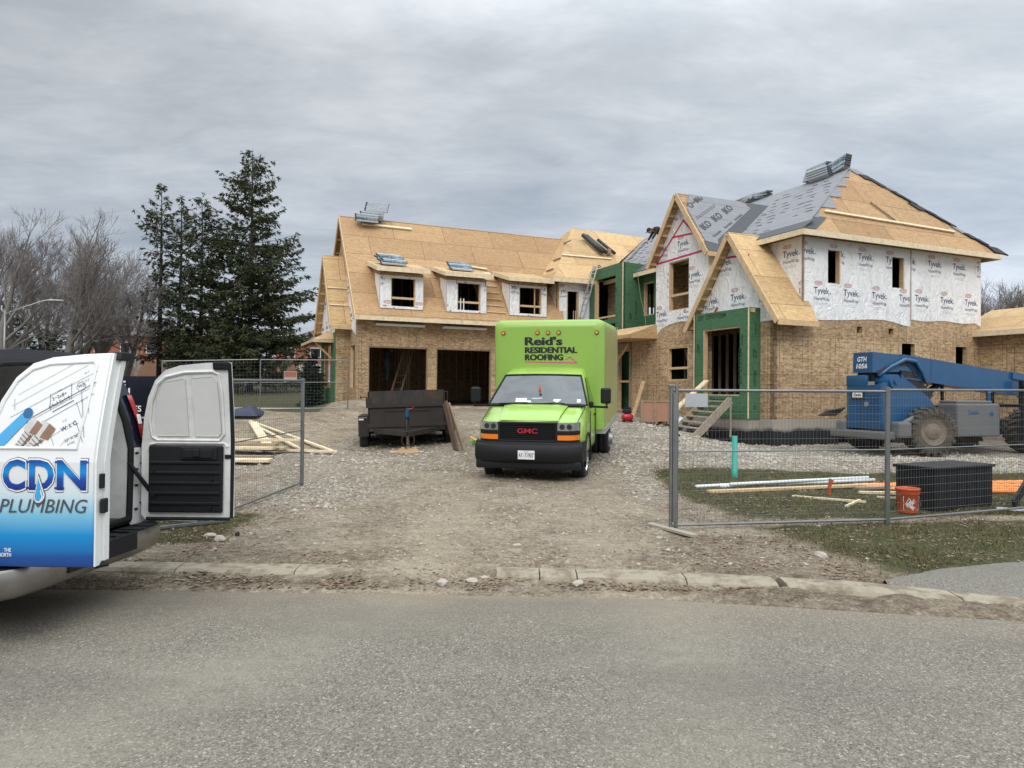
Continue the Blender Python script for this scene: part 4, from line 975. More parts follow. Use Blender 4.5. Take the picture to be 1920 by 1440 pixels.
mb.build('barge_board', 'lumber', HOUSE)
# left block roof
roofpart('roof', 'ply_light', [(-12.85, 13.0, 4.55), (-11.95, 13.0, 4.55), (-11.95, 15.15, 7.85), (-12.85, 15.15, 7.85)])
roofpart('roof', 'ply_light', [(-12.85, 15.15, 7.85), (-11.95, 15.15, 7.85), (-11.95, 17.5, 4.45), (-12.85, 17.5, 4.45)])
mb = MB(); mb.beam((-12.86, 13.0, 4.46), (-12.86, 15.15, 7.76), .04, .18); mb.beam((-12.86, 17.5, 4.36), (-12.86, 15.15, 7.76), .04, .18); mb.box((-12.88, 12.97, 4.38), (-11.95, 13.0, 4.56))
for k in range(8):
    f = (k+.5)/8; mb.beam((-12.84, 17.5-2.35*f, 4.34+3.4*f), (-12.56, 17.5-2.35*f, 4.34+3.4*f), .04, .1)
mb.build('barge_board', 'lumber', HOUSE)
# big gable
BS = 1.37; bgr = 9.33; vb = 4.66
vfoot = vb-(bgr-6.83)/BS
um = -.45+(bgr-E0)/sL
R1, n1 = roofpart('roof', 'osb_plain', [(-1.55, vb, bgr), (um, vb, bgr), (-.45, vb-(bgr-E0)/BS, E0), (-.45, vfoot, 6.83), (-1.55, vfoot, 6.83)])
R2, n2 = roofpart('roof', 'osb_plain', [(-1.55, vb, bgr), (um, vb, bgr), (-.45, vb+(bgr-E0)/BS, E0), (-.45, 2*vb-vfoot, 6.83), (-1.55, 2*vb-vfoot, 6.83)])
mb = MB()
for sgn in (-1, 1): mb.beam((-1.57, vb, bgr-.09), (-1.57, vb+sgn*(vb-vfoot), 6.74), .04, .19)
mb.box((-1.55, vfoot-.03, 6.66), (-.4, vfoot+.0, 6.82))
for k in range(7):
    f = (k+.6)/7.5; mb.beam((-1.55, 2*vb-vfoot-(vb-vfoot)*f, 6.72+2.5*f), (-1.21, 2*vb-vfoot-(vb-vfoot)*f, 6.72+2.5*f), .04, .09); mb.beam((-1.55, vfoot+(vb-vfoot)*f, 6.72+2.5*f), (-1.21, vfoot+(vb-vfoot)*f, 6.72+2.5*f), .04, .09)
mb.build('barge_board', 'lumber', HOUSE)
# small gable over the door
sr = 7.27; sv = 1.76; sf = 4.12; a_ = (sr-sf)/BS
roofpart('roof', 'ply_light', [(-1.55, sv, sr), (-.12, sv, sr), (0, 1.55, sr-.21*BS), (0, 0, sr-sv*BS), (.28, 0, sr-sv*BS), (.12, sv-a_, sf), (-1.55, sv-a_, sf)], label='steep plywood slope of the small front gable')
roofpart('roof', 'ply_light', [(-1.55, sv, sr), (-.05, sv, sr), (-.05, 3.1, sr-1.34*BS), (-1.18, 3.1, sr-1.34*BS), (-1.18, sv+a_, sf), (-1.55, sv+a_, sf)])
mb = MB()
mb.beam((-1.57, sv, sr-.1), (-1.57, sv-a_+.02, sf-.08), .045, .19); mb.beam((-1.57, sv, sr-.1), (-1.57, sv+a_, sf-.08), .045, .19)
mb.box((-1.57, sv-a_-.04, sf-.17), (.12, sv-a_, sf-.01))
for k in range(9):
    f = (k+.5)/9.5; mb.beam((-1.55, sv+a_-a_*f, sf-.1+(sr-sf)*f), (-1.21, sv+a_-a_*f, sf-.1+(sr-sf)*f), .04, .09)
mb.build('barge_board', 'lumber', HOUSE)
# porch shed
mb = MB()
mb.slab([(-2.5, 6.28, 4.10), (-2.5, 9.3, 4.10), (-1.2, 9.3, 4.55), (-1.2, 6.28, 4.55)][::-1], .04, n=(-.33, 0, .94))
mb.slab([(-2.5, 6.27, 3.95), (-1.2, 6.27, 3.97), (-1.2, 6.27, 4.55), (-2.5, 6.27, 4.10)], .04, n=(0, -1, 0)); mb.box((-2.54, 6.27, 3.95), (-2.5, 9.3, 4.10)); mb.box((-2.5, 6.3, 3.95), (-1.22, 9.3, 3.97))
mb.build('porch_roof', 'ply_light', HOUSE)
mb = MB(); mb.beam((-1.25, 8.2, 3.9), (-2.1, 9.6, 1.7), .05, .1); mb.build('brace', 'lumber', HOUSE)
mb = MB(); mb.box((-1.3, 8.1, 3.62), (-1.2, 9.6, 3.9)); mb.box((-1.25, 8.06, 1.2), (-1.2, 8.2, 3.7)); mb.build('door_trim', 'lumber_old', HOUSE)
mb = MB(); mb.box((-.6, 8.3, 1.05), (-.55, 10.8, 3.7)); mb.build('green_wall', 'green_sheathing', HOUSE)
# --- dormers
for k, (ua, ub, wa, wb_) in enumerate(((-11.08, -9.24, -10.62, -9.58), (-8.20, -6.38, -7.72, -6.66), (-5.27, -3.44, -4.80, -3.70))):
    vd = 11.66; zb, zt = 5.20, 6.72; hol = [(wa, wb_, 5.32, 6.48)]
    mb = MB(); wallmesh(mb, pv(vd), [(ua, ub, zb), [(ua, zt), (ub, zt)]], hol, .12)
    for us, d in ((ua, .1), (ub-.1, .1)):   # cheeks following the roof slope
        mb.add([(us, vd+.12, zb-.05), (us, vd+.12, zt), (us, 13.4, 7.36), (us+d, vd+.12, zb-.05), (us+d, vd+.12, zt), (us+d, 13.4, 7.36)], [(0, 1, 2), (5, 4, 3), (0, 3, 4, 1), (1, 4, 5, 2), (0, 2, 5, 3)])
    D = mb.build('dormer', 'osb_plain', HOUSE); D['label'] = ['dormer with a bundle of shingles on its roof, at the left end', 'dormer with shingles on its roof and two white rods in its window', 'dormer next to the hip-roofed block, no shingles on it'][k]
    mb = MB(); Pw = pv(vd); wallmesh(mb, lambda s, z, d=0: Pw(s, z, -.016+min(d, .014)), [(ua, ub, zb+.02), [(ua, zt-.14), (ub, zt-.14)]], hol, .014)
    tyvek(mb, lambda s, z, d=0: Pw(s, z, -.016+d), [(ua, ub, zb+.02), [(ua, zt-.12), (ub, zt-.12)]], hol, (ua+.12-.1*k*3, ua-.3, ua+.45)[k], 6.40-1.27, 1.0)
    # wrapped cheek
    mb.add([(ua-.012, vd, zb+.05), (ua-.012, vd, zt-.16), (ua-.012, vd+.9, zt+.08), (ua-.012, vd+.82, 6.35), (ua-.012, vd+.25, 5.6)], [(0, 1, 2, 3, 4)])
    mb.build('house_wrap', ['house_wrap_white', 'ink_blue', 'ink_red', 'ink_light'], D)
    mb = MB(); mb.slab([(ua-.18, 11.28, 6.86), (ub+.16, 11.28, 6.86), (ub+.16, 13.42, 7.42), (ua-.18, 13.42, 7.42)], .05, n=(0, -.25, .97)); mb.build('dormer_roof', 'ply_light', D)
    mb = MB(); mb.box((ua-.2, 11.24, 6.68), (ub+.18, 11.28, 6.87))
    for us in (ua-.2, ub+.14): mb.beam((us+.02, 11.28, 6.77), (us+.02, 13.3, 7.30), .04, .17)
    mb.build('fascia', 'lumber_pale', D)
    mb = MB()
    for s_ in (wa, wb_-.04): mb.box((s_, vd+.02, 5.32), (s_+.04, vd+.13, 6.48))
    mb.box((wa+.04, vd+.03, 5.62), (wb_-.04, vd+.07, 5.71))
    if k == 2: mb.box((wb_-.34, vd+.03, 5.32), (wb_-.30, vd+.07, 6.48))
    mb.build('window_opening', 'lumber', D)
    if k == 1:
        mb = MB()
        for x in (wa+.13, wa+.27): mb.box((x, vd-.02, 5.22), (x+.04, vd+.0, 5.82))
        mb.build('rod', 'plate_white', D)
# --- roofing underlay and its print
def sheet(P, pts, mb=None, mi=0, th=.010):
    q = [Vector(P(a, b, 0)) for a, b in pts]; mb.cur = mi; nn = (Vector(P(0, 0, 1))-Vector(P(0, 0, 0))).normalized()
    mb.slab([p+nn*th for p in q], th, n=nn); mb.cur = 0
# left slope of the main roof: level axis +v, up-slope towards the ridge
LS = onroof((-.45, -.45, E0), (0, 1, 0), (1, 0, sL)); lenL = math.hypot(4.85, APX[2]-E0)
hipx = lambda b: 2.39*b/lenL     # hip line on this slope
mb = MB()
sheet(LS, [(0, 0), (12.05, 0), (12.05+.6, .7), (.0, .72)], mb, 1)
sheet(LS, [(.15, .6), (12.4, .6), (15.6, lenL-.05), (2.42, lenL-.03)], mb, 0, .014)
# torn stair-step of the courses over the hip, onto the front slope
FS = onroof((-.45, -.45, E0), (1, 0, 0), (0, 2.39, APX[2]-E0)); lenF = math.hypot(2.39, APX[2]-E0)
hipf = lambda b: 4.85*b/lenF
for (b0, b1, ex) in ((.62, 1.25, .35), (1.25, 1.95, .75), (1.95, 2.65, .62), (2.65, 3.3, .48), (3.3, 3.95, .30)):
    sheet(FS, [(hipf(b0)-.05, b0), (hipf(b0)+ex, b0+.05), (hipf(b0)+ex+.12, b0+.26), (hipf(b1)+.02, b1)], mb, 0, .014)
sheet(FS, [(-.02, 0), (.55, .02), (1.45, .70), (hipf(.75), .75)], mb, 1)
for i in range(11):   # printed streaks, course after course
    for j in range(22):
        a = .8+j*.62+(i % 2)*.3+rnd.uniform(-.05, .05); b = .72+i*.42
        if b > lenL-.25 or a < hipx(b)+.1: continue
        if rnd.random() < .2: continue
        a += rnd.uniform(-.12, .12); l = rnd.uniform(.28, .62); w = rnd.uniform(.05, .12); g = rnd.uniform(.02, .12); b += rnd.uniform(-.05, .05)
        sheet(LS, [(a, b), (a+l*.5, b+g*.4-.01), (a+l, b+g), (a+l*.9, b+g+w*.7), (a+l*.4, b+g*.5+w)], mb, 2, .017)
vx = onroof((-.45, 11.6, E0), (4.85, 3.7, 3.3), (-.4, 1, .2))
# IKO print on the courses beside the valley with the hip-roofed block
for k in range(7):
    s_ = .75+k*.86; a = 12.05+.537*s_-.60; b = .844*s_+.30
    if b > lenL-.7: break
    stamp(mb, 'IKO', -a, b, .30, lambda x, y: LS(-x, y, .024), 2, .03, w=.60, rot=math.atan2(.844, -.537))
mb.build('underlayment', ['underlayment_grey', 'underlayment_dark', 'ink_grey'], HOUSE)['label'] = 'grey and black roofing underlay, jagged along the hip'
# right slope of the big gable
GRs = onroof((-1.5, vfoot, 6.83), (1, 0, 0), (0, vb-vfoot, bgr-6.83)); lg_ = math.hypot(vb-vfoot, bgr-6.83)
mb = MB(); kx = (um+1.5)/lg_
sheet(GRs, [(-.02, -.02), (1.05, 0), (um+1.5, lg_), (3.4, lg_), (.55, .55), (.05, .5)], mb, 1)
sheet(GRs, [(.10, .50), (.62, .38), (.70, .62), (3.35, 2.75), (3.05, lg_), (.55, lg_), (.06, 2.2)], mb, 0, .02)
for (tx, x, y, h) in (('IKO', .22, 1.05, .27), ('IKO', 1.00, 1.62, .27), ('IKO', 1.78, 2.18, .27), ('IKO', -.1, 2.05, .25), ('IKO', .62, 2.62, .22)):
    stamp(mb, tx, x+.1, y, h, lambda a, b: GRs(a, b, .026), 2, .04, rot=R(36), ok=lambda a, b: .1 < a < 3.1 and .35 < b < lg_-.03)
for (x, y) in ((.50, .72), (1.28, 1.29), (2.05, 1.85), (.35, 2.5)):
    stamp(mb, 'Stormtite', x+.1, y, .12, lambda a, b: GRs(a, b, .026), 2, .006, rot=R(36), ok=lambda a, b: .1 < a < 3.2 and .3 < b < lg_-.03)
for o_ in (0, .09): strip2(mb, [(.22, 1.62+o_), (1.55, 2.58+o_)], .02, lambda a, b: GRs(a, b, .026), 2)
mb.build('underlayment', ['underlayment_grey', 'underlayment_dark', 'ink_grey'], HOUSE)['label'] = 'printed grey underlay on the tall narrow gable'
# black paper along the right hip
mb = MB(); r_ = random.Random(8)
FR = onroof((9.3, -.45, E0), (-1, 0, 0), (0, 2.39, APX[2]-E0))
b = 0
while b < lenF-.1:
    d = r_.uniform(.18, .4); w = r_.choice((.10, .14, .22, .45 if r_.random() < .5 else .16)); c = 4.9*b/lenF; c2 = 4.9*min(lenF, b+d)/lenF
    z = r_.uniform(.0, .05); sheet(FR, [(c-.12, b), (c+w, b+.02), (c2+w*.7, min(lenF, b+d)), (c2-.1, min(lenF, b+d))], mb, 0 if r_.random() < .75 else 1, .02+z); b += d*.9
sheet(FR, [(-.35, -.05), (.35, .03), (.5, .35), (0, .3)], mb, 0, .05)
mb.build('underlayment', ['black_paper', 'underlayment_grey'], HOUSE)['label'] = 'ragged black paper along the right hip'
# dark paper on the small eave left of the big gable
mb = MB(); LE = onroof((-.45, -.45, E0), (0, 1, 0), (1, 0, sL)); sheet(LE, [(6.7, -.03), (9.6, -.03), (9.6, .95), (6.7, .95)], mb, 0, .03); mb.build('underlayment', 'underlayment_dark', HOUSE)
# toe boards and red paint marks
def roofboard(P, a, b, w=.05, h=.09, mat='lumber_pale', name='toe_board'):
    mb = MB(); n = (Vector(P(0, 0, 1))-Vector(P(0, 0, 0))).normalized(); mb.beam(P(a[0], a[1], .04), P(b[0], b[1], .04), h, w, up=tuple(n)); return mb.build(name, mat, HOUSE)
roofboard(FS, (1.55, 1.02), (7.9, .92)); roofboard(FS, (4.35, 1.95), (4.95, 1.08), .04, .06, 'lumber_old')
GS = onroof((-12.15, 11.4, 4.85), (1, 0, 0), (0, 3.9, GR-4.85)); lG = math.hypot(3.9, GR-4.85)
roofboard(GS, (1.0, 5.75), (3.3, 5.72), .06, .12)
for k in range(7): roofboard(GS, (5.82, .55+k*.42), (6.72, .52+k*.42), .03, .04, 'lumber')
roofboard(GS, (5.2, 3.5), (6.5, 3.35)); roofboard(GS, (6.0, 3.1), (6.6, 3.05))
S2 = onroof((-3.1, 11.6, E0), (1, 0, 0), (0, 3.7, 3.31)); roofboard(S2, (1.15, 2.0), (3.95, 2.05)); S2L = onroof((-3.1, 11.6, E0), (0, 1, 0), (2.9, 0, 3.31))
for a, b in ((.9, .7), (1.2, 1.5), (1.9, 2.9)): roofboard(S2L, (a, b), (a+.75, b), .05, .06, 'lumber_old')
LB = onroof((-12.85, 13.0, 4.55), (1, 0, 0), (0, 2.15, 3.3))
for b_ in (2.0, 1.05): roofboard(LB, (.05, b_), (.88, b_), .03, .05)
S3 = onroof((-1.5, sv-a_, sf), (1, 0, 0), (0, a_, sr-sf))
# ------------------------------------------------------------ green box truck
def mirror_x(f): f(1); f(-1)
def wheel(mb_t, mb_r, c, r, w, axis='X', hub=.5, dish=.04, n=28, face=1):
    """tyre (with tread shoulders) and rim, axle along X; face = outer side"""
    pr = [(r*hub, -w/2), (r*.82, -w/2-.01), (r*.95, -w/2+.01), (r, -w/2+.04), (r, -w*.12), (r*.985, -w*.1), (r*.985, -w*.04), (r, -w*.02), (r, w/2-.04), (r*.95, w/2-.01), (r*.82, w/2+.01), (r*hub, w/2)]
    mb_t.smooth = True; mb_t.lathe(pr, c, 'X', n); mb_t.smooth = False
    f = face; rr = r*hub
    mb_r.lathe([(rr*1.03, f*(w/2-.005)), (rr*.97, f*(w/2+.005)), (rr*.9, f*(w/2-.04)), (rr*.55, f*(w/2-.03-dish)), (rr*.42, f*(w/2-.0)), (rr*.2, f*(w/2+.03)), (.001, f*(w/2+.03))], c, 'X', n)
    for k in range(8):
        a = k*math.pi/4; p = Vector(c)+Vector((f*(w/2+.012), rr*.33*math.sin(a), rr*.33*math.cos(a)))
        mb_r.tube([p, p+Vector((f*.02, 0, 0))], .012, 6)
        q = Vector(c)+Vector((f*(w/2-.02), rr*.72*math.sin(a), rr*.72*math.cos(a)))
TRK = thing('box_truck', 'lime green box truck with black lettering parked nose-out on the dirt drive', 'truck', (.30, 13.09, .085), rot=(R(3.3), 0, R(-12.2)))
def build_truck():
    T = TRK
    # cab body lofted through stations (y, half widths low/belt/top, z low/belt/top)
    st = [(.10, .60, .66, .62, .62, .95, 1.13), (.16, .86, .88, .78, .58, .98, 1.165), (.26, .96, .965, .86, .55, 1.03, 1.205), (.6, 1.0, 1.0, .90, .50, 1.10, 1.31), (1.0, 1.0, 1.0, .92, .50, 1.18, 1.40),
          (1.35, 1.0, 1.01, .90, .50, 1.24, 1.66), (1.75, 1.0, 1.01, .83, .50, 1.26, 2.00), (2.05, 1.0, 1.01, .81, .50, 1.26, 2.09), (2.42, 1.0, 1.01, .80, .50, 1.26, 2.12)]
    mb = MB(); mb.smooth = True; ring = []
    for (y, wl, wb, wt, zl, zb, zt) in st:
        h = [(wl*.98, zl), (wl, zl+.1), (wb, (zl+zb)/2), (wb, zb), (wb+(wt-wb)*.55, zb+(zt-zb)*.55), (wt, zt-.07), (wt-.06, zt-.02), (wt*.6, zt), (0, zt+.012)]
        ring.append([(x, y, z) for x, z in h]+[(-x, y, z) for x, z in h[-2::-1]])
    m = len(ring[0]); mb.add([p for r_ in ring for p in r_], [(i*m+j, i*m+j+1, (i+1)*m+j+1, (i+1)*m+j) for i in range(len(ring)-1) for j in range(m-1)]+[tuple(range(m))[::-1]])
    mb.smooth = False
    body = mb.build('cab', ['lime_paint'], T); body.data.polygons[-1].use_smooth = False
    try: body.data.set_sharp_from_angle(angle=R(38))
    except Exception: pass
    # wheel arch lips and door seams
    mb = MB()
    for s in (1, -1):
        pts = [(s*1.012, .93+.47*math.cos(a), .42+.47*math.sin(a)) for a in [i*math.pi/12 for i in range(-1, 14)]]
        mb.tube(pts, .022, 6)
        for a, b in (((s*1.016, 1.35, .55), (s*1.016, 1.35, 1.28)), ((s*1.016, 2.35, .55), (s*1.016, 2.35, 1.28)), ((s*1.016, 1.35, .55), (s*1.016, 2.35, .55))): mb.beam(a, b, .008, .012)
        mb.box((s*1.015, 2.12, 1.12), (s*1.04, 2.27, 1.16))
        mb.beam((s*.90, .2, 1.17), (s*.945, 1.0, 1.36), .012, .008)
    mb.beam((-.84, .14, 1.145), (.84, .14, 1.145), .012, .01)
    mb.build('trim', 'black_plastic', T)
    # hood with its raised centre
    mb = MB(); mb.smooth = True; rows = []
    for (y, z, w) in ((.16, 1.175, .55), (.3, 1.245, .56), (.65, 1.34, .60), (.96, 1.405, .64)):
        rows.append([(x*w, y, z+.012+(.03 if y > .2 else -.004)*(1-min(1, max(0, (abs(x)-.72)/.28)))) for x in (-1, -.86, -.72, 0, .72, .86, 1)])
    mb.add([p for r_ in rows for p in r_], [(i*7+j, i*7+j+1, (i+1)*7+j+1, (i+1)*7+j) for i in range(3) for j in range(6)]); mb.build('hood', 'lime_paint', T)
    # windshield (curved) and door windows
    def wsh(nx=8, grow=0, lift=.0):
        o_ = []
        for i in range(5):
            f = i/4; z = 1.435+(1.99-1.435)*f; y = .99+(1.66-.99)*f; w = (.985-.20*f)+grow
            o_.append([(w*(2*j/nx-1), y+.10*(2*j/nx-1)**2-lift, z-.02*(2*j/nx-1)**2) for j in range(nx+1)])
        return o_
    mb = MB(); mb.smooth = True; g = wsh(lift=.035); n = 9
    mb.add([p for r_ in g for p in r_], [(i*n+j, i*n+j+1, (i+1)*n+j+1, (i+1)*n+j) for i in range(4) for j in range(8)]); mb.build('windshield', 'screen_glass', T)
    g0 = wsh(lift=.045); mb = MB()
    for e in ([r_[0] for r_ in g0], [r_[-1] for r_ in g0], g0[0], g0[-1]): mb.tube(e, .018, 6)
    mb.tube([(-.95, .99, 1.40), (-.5, .90, 1.415), (.5, .90, 1.415), (.95, .99, 1.40)], .03, 6)
    for x0 in (-.62, .05):   # wipers
        mb.beam((x0-.12, .90, 1.44), (x0+.42, .93, 1.46), .03, .02); mb.beam((x0+.42, .93, 1.46), (x0+.62, .925, 1.42), .02, .02)
    mb.build('window_seal', 'black_plastic', T)
    mb = MB()   # papers on the dash, seen through the glass; an air freshener; sticker
    mb.add([(-.42, .99, 1.47), (-.20, .985, 1.47), (-.20, 1.06, 1.54), (-.42, 1.065, 1.54)], [(0, 1, 2, 3)]); mb.add([(-.2, .985, 1.46), (-.1, .985, 1.465), (-.12, 1.02, 1.5), (-.22, 1.02, 1.5)], [(0, 1, 2, 3)])
    mb.add([(.33, .985, 1.50), (.42, .98, 1.46), (.49, 1.02, 1.53), (.34, 1.01, 1.53)], [(0, 1, 2, 3)]); mb.add([(.79, 1.015, 1.47), (.86, 1.035, 1.47), (.86, 1.085, 1.53), (.79, 1.065, 1.53)], [(0, 1, 2, 3)])
    mb.add([(-.08, .98, 1.535), (.12, .98, 1.545), (.12, .985, 1.555), (-.08, .985, 1.55)], [(0, 1, 2, 3)])
    M_ = Matrix.Translation((0, -.0, 0)); o = mb.build('dash_paper', 'paper', T); o.location = (0, -.055, 0)
    mb = MB(); mb.lathe([(.001, .05), (.016, .02), (.03, -.05), (.012, -.1), (.001, -.11)], (.03, 1.23, 1.74), 'Z', 8); mb.build('air_freshener', 'bucket_orange', T).location = (0, -.06, 0)
    mb = MB()
    for s in (1, -1): mb.add([(s*1.012, 1.42, 1.33), (s*1.012, 2.28, 1.33), (s*.85, 2.28, 1.92), (s*.86, 1.86, 1.92)], [(0, 1, 2, 3) if s > 0 else (3, 2, 1, 0)])
    mb.build('door_window', 'tinted_glass', T)
    # mirrors on long arms
    def mir(s):
        mb = MB(); mb.beam((s*1.0, 1.42, 1.36), (s*1.36, 1.28, 1.36), .03, .04); mb.beam((s*1.34, 1.28, 1.36), (s*1.34, 1.28, 1.46), .03, .03)
        mb.bbox((s*1.22, 1.24, 1.43), (s*1.42, 1.35, 1.74), .035); mb.bbox((s*.97, 1.40, 1.33), (s*1.06, 1.52, 1.46), .03)
        mb.build('mirror', 'black_plastic', T)
    mirror_x(mir)
    # grille, lamps, badge
    mb = MB(); mb.box((-.54, .045, .82), (.54, .075, 1.155)); 
    for i in range(8): z = .855+i*.036; mb.box((-.51+.03*(i < 2), .02, z), (.51-.03*(i < 2), .05, z+.014))
    mb.bbox((-.56, .0, 1.13), (.56, .09, 1.17), .012); mb.bbox((-.56, .0, .80), (.56, .09, .84), .012); mb.bbox((-.555, .0, .82), (-.51, .09, 1.15), .012); mb.bbox((.51, .0, .82), (.555, .09, 1.15), .012)
    for s in (1, -1): mb.box((s*.54, .06, .80), (s*.60, .13, 1.16))
    mb.build('grille', 'black_plastic', T)
    def band(s, z0, z1, off=0.0, x0=.555, grow=0):
        mb = MB(); mb.smooth = True; P_ = [(x0, .012), (.66, .014), (.76, .03), (.85, .07), (.915, .14), (.945, .24)]; o_ = []
        for x, y in P_: o_.append((s*(x+grow), y-off, z0)); o_.append((s*(x+grow), y-off, z1))
        b_ = [(s*(x+grow-.01), y+.06, z) for x, y in P_ for z in (z0, z1)]; n = len(o_)
        q = [(2*k, 2*k+2, 2*k+3, 2*k+1) for k in range(5)]; mb.add(o_+b_, q+[(2*k+1, 2*k+3, n+2*k+3, n+2*k+1) for k in range(5)]+[(2*k, n+2*k, n+2*k+2, 2*k+2) for k in range(5)]+[(0, 1, n+1, n), (10, n+10, n+11, 11)]); return mb
    for s in (1, -1):
        h = band(s, 1.015, 1.165, .0).build('headlight', 'clear_lens', T, auto=30)
        mb = MB(); mb.lathe([(.001, .0), (.052, .0), (.058, -.02), (.045, -.02)], (s*.66, -.004, 1.09), 'Y' if False else 'Z', 14) if False else None
        for x in (.64, .77): mb.tube([(s*x, -.002+(.02 if x > .7 else 0), 1.09), (s*x, .02, 1.09)], .048, 16)
        mb.build('reflector', 'dark_metal', h)
        band(s, .95, 1.012, .004).build('lamp_surround', 'black_plastic', T, auto=30)
        band(s, .80, .948, -.004).build('lamp_surround', 'black_plastic', T, auto=30)
        band(s, .845, .935, .004).build('turn_signal', 'amber_lens', T, auto=30)
    mb = MB(); Pf = lambda a, b: (a, -.005, b)
    for a_ in ('GMC',): stamp(mb, a_, 0, .965, .085, Pf, 0, .018, w=.38, centre=True)
    o = mb.v; mb.v = [(x, y, z) for x, y, z in mb.v]; mb.build('badge', 'red_badge', T)
    # bumper, valance, plate
    mb = MB(); mb.smooth = False; pts = []
    prof = [(.06, .42), (-.05, .45), (-.10, .56), (-.085, .72), (-.05, .765), (-.02, .775), (-.01, .80), (.10, .81)]
    xs = [-1.04, -1.0, -.85, -.5, 0, .5, .85, 1.0, 1.04]; dy = [.5, .12, .03, .0, -.01, 0, .03, .12, .5]
    vs_ = [(x, y+d, z) for x, d in zip(xs, dy) for y, z in prof]; m = 8
    mb.add(vs_, [(i*m+j, i*m+j+1, (i+1)*m+j+1, (i+1)*m+j) for i in range(8) for j in range(m-1)]); mb.smooth = True
    mb.bbox((-.98, .0, .30), (.98, .10, .46), .03); mb.box((-.9, .1, .3), (.9, .9, .45))
    mb.build('bumper', 'black_plastic', T, auto=35)
    mb = MB(); mb.bbox((-.155, -.125, .50), (.155, -.113, .66), .004); Pp = lambda a, b: (a, -.129, b)
    stamp(mb, 'AY', -.138, .54, .078, Pp, 1, .004, w=.075); stamp(mb, '-', -.05, .54, .075, Pp, 1, .012, w=.015); stamp(mb, '71907', -.025, .54, .078, Pp, 1, .004, w=.16); stamp(mb, 'ONTARIO', 0, .635, .014, Pp, 1, 0, centre=True)
    mb.build('licence_plate', ['plate_white', 'text_black'], T)
    # clearance gap, frame, wheels
    mb = MB(); mb.box((-.5, .8, .45), (-.35, 6.1, .65)); mb.box((.35, .8, .45), (.5, 6.1, .65)); mb.box((-.8, 2.45, .5), (.8, 2.7, 1.0)); mb.tube([(-.9, 4.45, .4), (.9, 4.45, .4)], .07, 8); mb.build('chassis', 'dark_metal', T)
    for (x, y, w, f) in ((-.86, .93, .24, -1), (.86, .93, .24, 1)):
        a = MB(); b = MB(); wheel(a, b, (x, y, .34), .385, w, face=f, dish=.0); t_ = a.build('wheel', 'rubber', T); b.build('rim', 'chrome', t_)
    for s in (1, -1):
        for xo in (.78, 1.03):
            a = MB(); b = MB(); wheel(a, b, (s*xo, 4.45, .355), .385, .23, face=s, dish=-.12); t_ = a.build('wheel', 'rubber', T); b.build('rim', 'dull_steel', t_)
    # box body with rounded front edges
    y0, y1, hx_, z0, z1, rr = 2.36, 6.18, 1.20, .80, 3.14, .16
    mb = MB(); sec = []
    def ring_at(y, inset):
        o_ = []
        X, Z = hx_-inset, z1-inset
        for k in range(7): a = math.pi/2*k/6; o_.append((X-rr+rr*math.sin(math.pi/2-a), Z-rr+rr*math.sin(a)))
        return [(X, y, z0)]+[(x, y, z) for x, z in o_]+[(-x, y, z) for x, z in o_[::-1]]+[(-X, y, z0)]
    rings = [ring_at(y0+.16*(1-math.cos(a)) if False else y0+.16-.16*math.sin(a), .16-.16*math.cos(a) if False else .16*(1-math.cos(a))) for a in [math.pi/2*k/5 for k in range(6)][::-1]]
    rings.append(ring_at(y1, 0)); m = len(rings[0]); mb.smooth = True
    mb.add([p for r_ in rings for p in r_], [(i*m+j, i*m+(j+1) % m, (i+1)*m+(j+1) % m, (i+1)*m+j) for i in range(len(rings)-1) for j in range(m)])
    mb.add(rings[0], [tuple(range(m))[::-1]]); mb.add(rings[-1], [tuple(range(m))])
    b_ = mb.build('cargo_box', ['lime_box'], T, auto=50)
    # right side sheet: paler, with lettering worn to soft panels
    mb = MB(); mb.box((hx_+.002, y0+.2, z0+.02), (hx_+.006, y1-.02, z1-.18)); mb.cur = 1
    for (a, c, d, e) in ((.5, 1.0, 1.95, 2.5), (1.15, 1.6, 1.9, 2.55), (1.75, 2.2, 1.95, 2.5), (2.35, 2.8, 1.9, 2.5), (.6, 1.5, 1.4, 1.75), (1.7, 3.0, 1.35, 1.75)): mb.box((hx_+.007, y0+a, d), (hx_+.009, y0+c, e))
    mb.build('side_panel', ['box_side', 'box_side'], b_)
    mb = MB()
    for s in (1, -1): mb.box((s*(hx_+.015), y0+.1, z0-.10), (s*(hx_-.06), y1, z0+.0)); mb.box((s*(hx_+.02), y0+.1, z0-.015), (s*(hx_+.0), y1, z0+.015)); mb.box((s*(hx_+.01), y1-.05, z0), (s*(hx_+.02), y1+.01, z1-.05))
    mb.box((-hx_+.06, y0+.1, z0-.1), (hx_-.06, y0+.16, z0)); mb.build('rub_rail', 'alu', b_)
    mb = MB(); Q = lambda a, b: (a, y0-.004, b)
    x0 = -.50
    for q_, dx in enumerate((-.011, .011, 0, -.005, .006)):
        Q2 = (lambda dd: lambda a, b: (a, y0-.004-.0012*dd, b))(q_)
        stamp(mb, "Reid's", x0+dx, 2.60, .165, Q2, 0, .018, w=.80); stamp(mb, 'RESIDENTIAL', x0+dx*.8, 2.43, .12, Q2, 0, .018, w=1.12); stamp(mb, 'ROOFING', x0+dx*.8, 2.275, .12, Q2, 0, .018, w=.82)
    strip2(mb, [(x0, 2.235), (x0+1.12, 2.215), (x0+.97, 2.34), (x0+.88, 2.28)], .022, Q, 1)
    mb.build('lettering', ['text_black', 'text_pink'], b_)
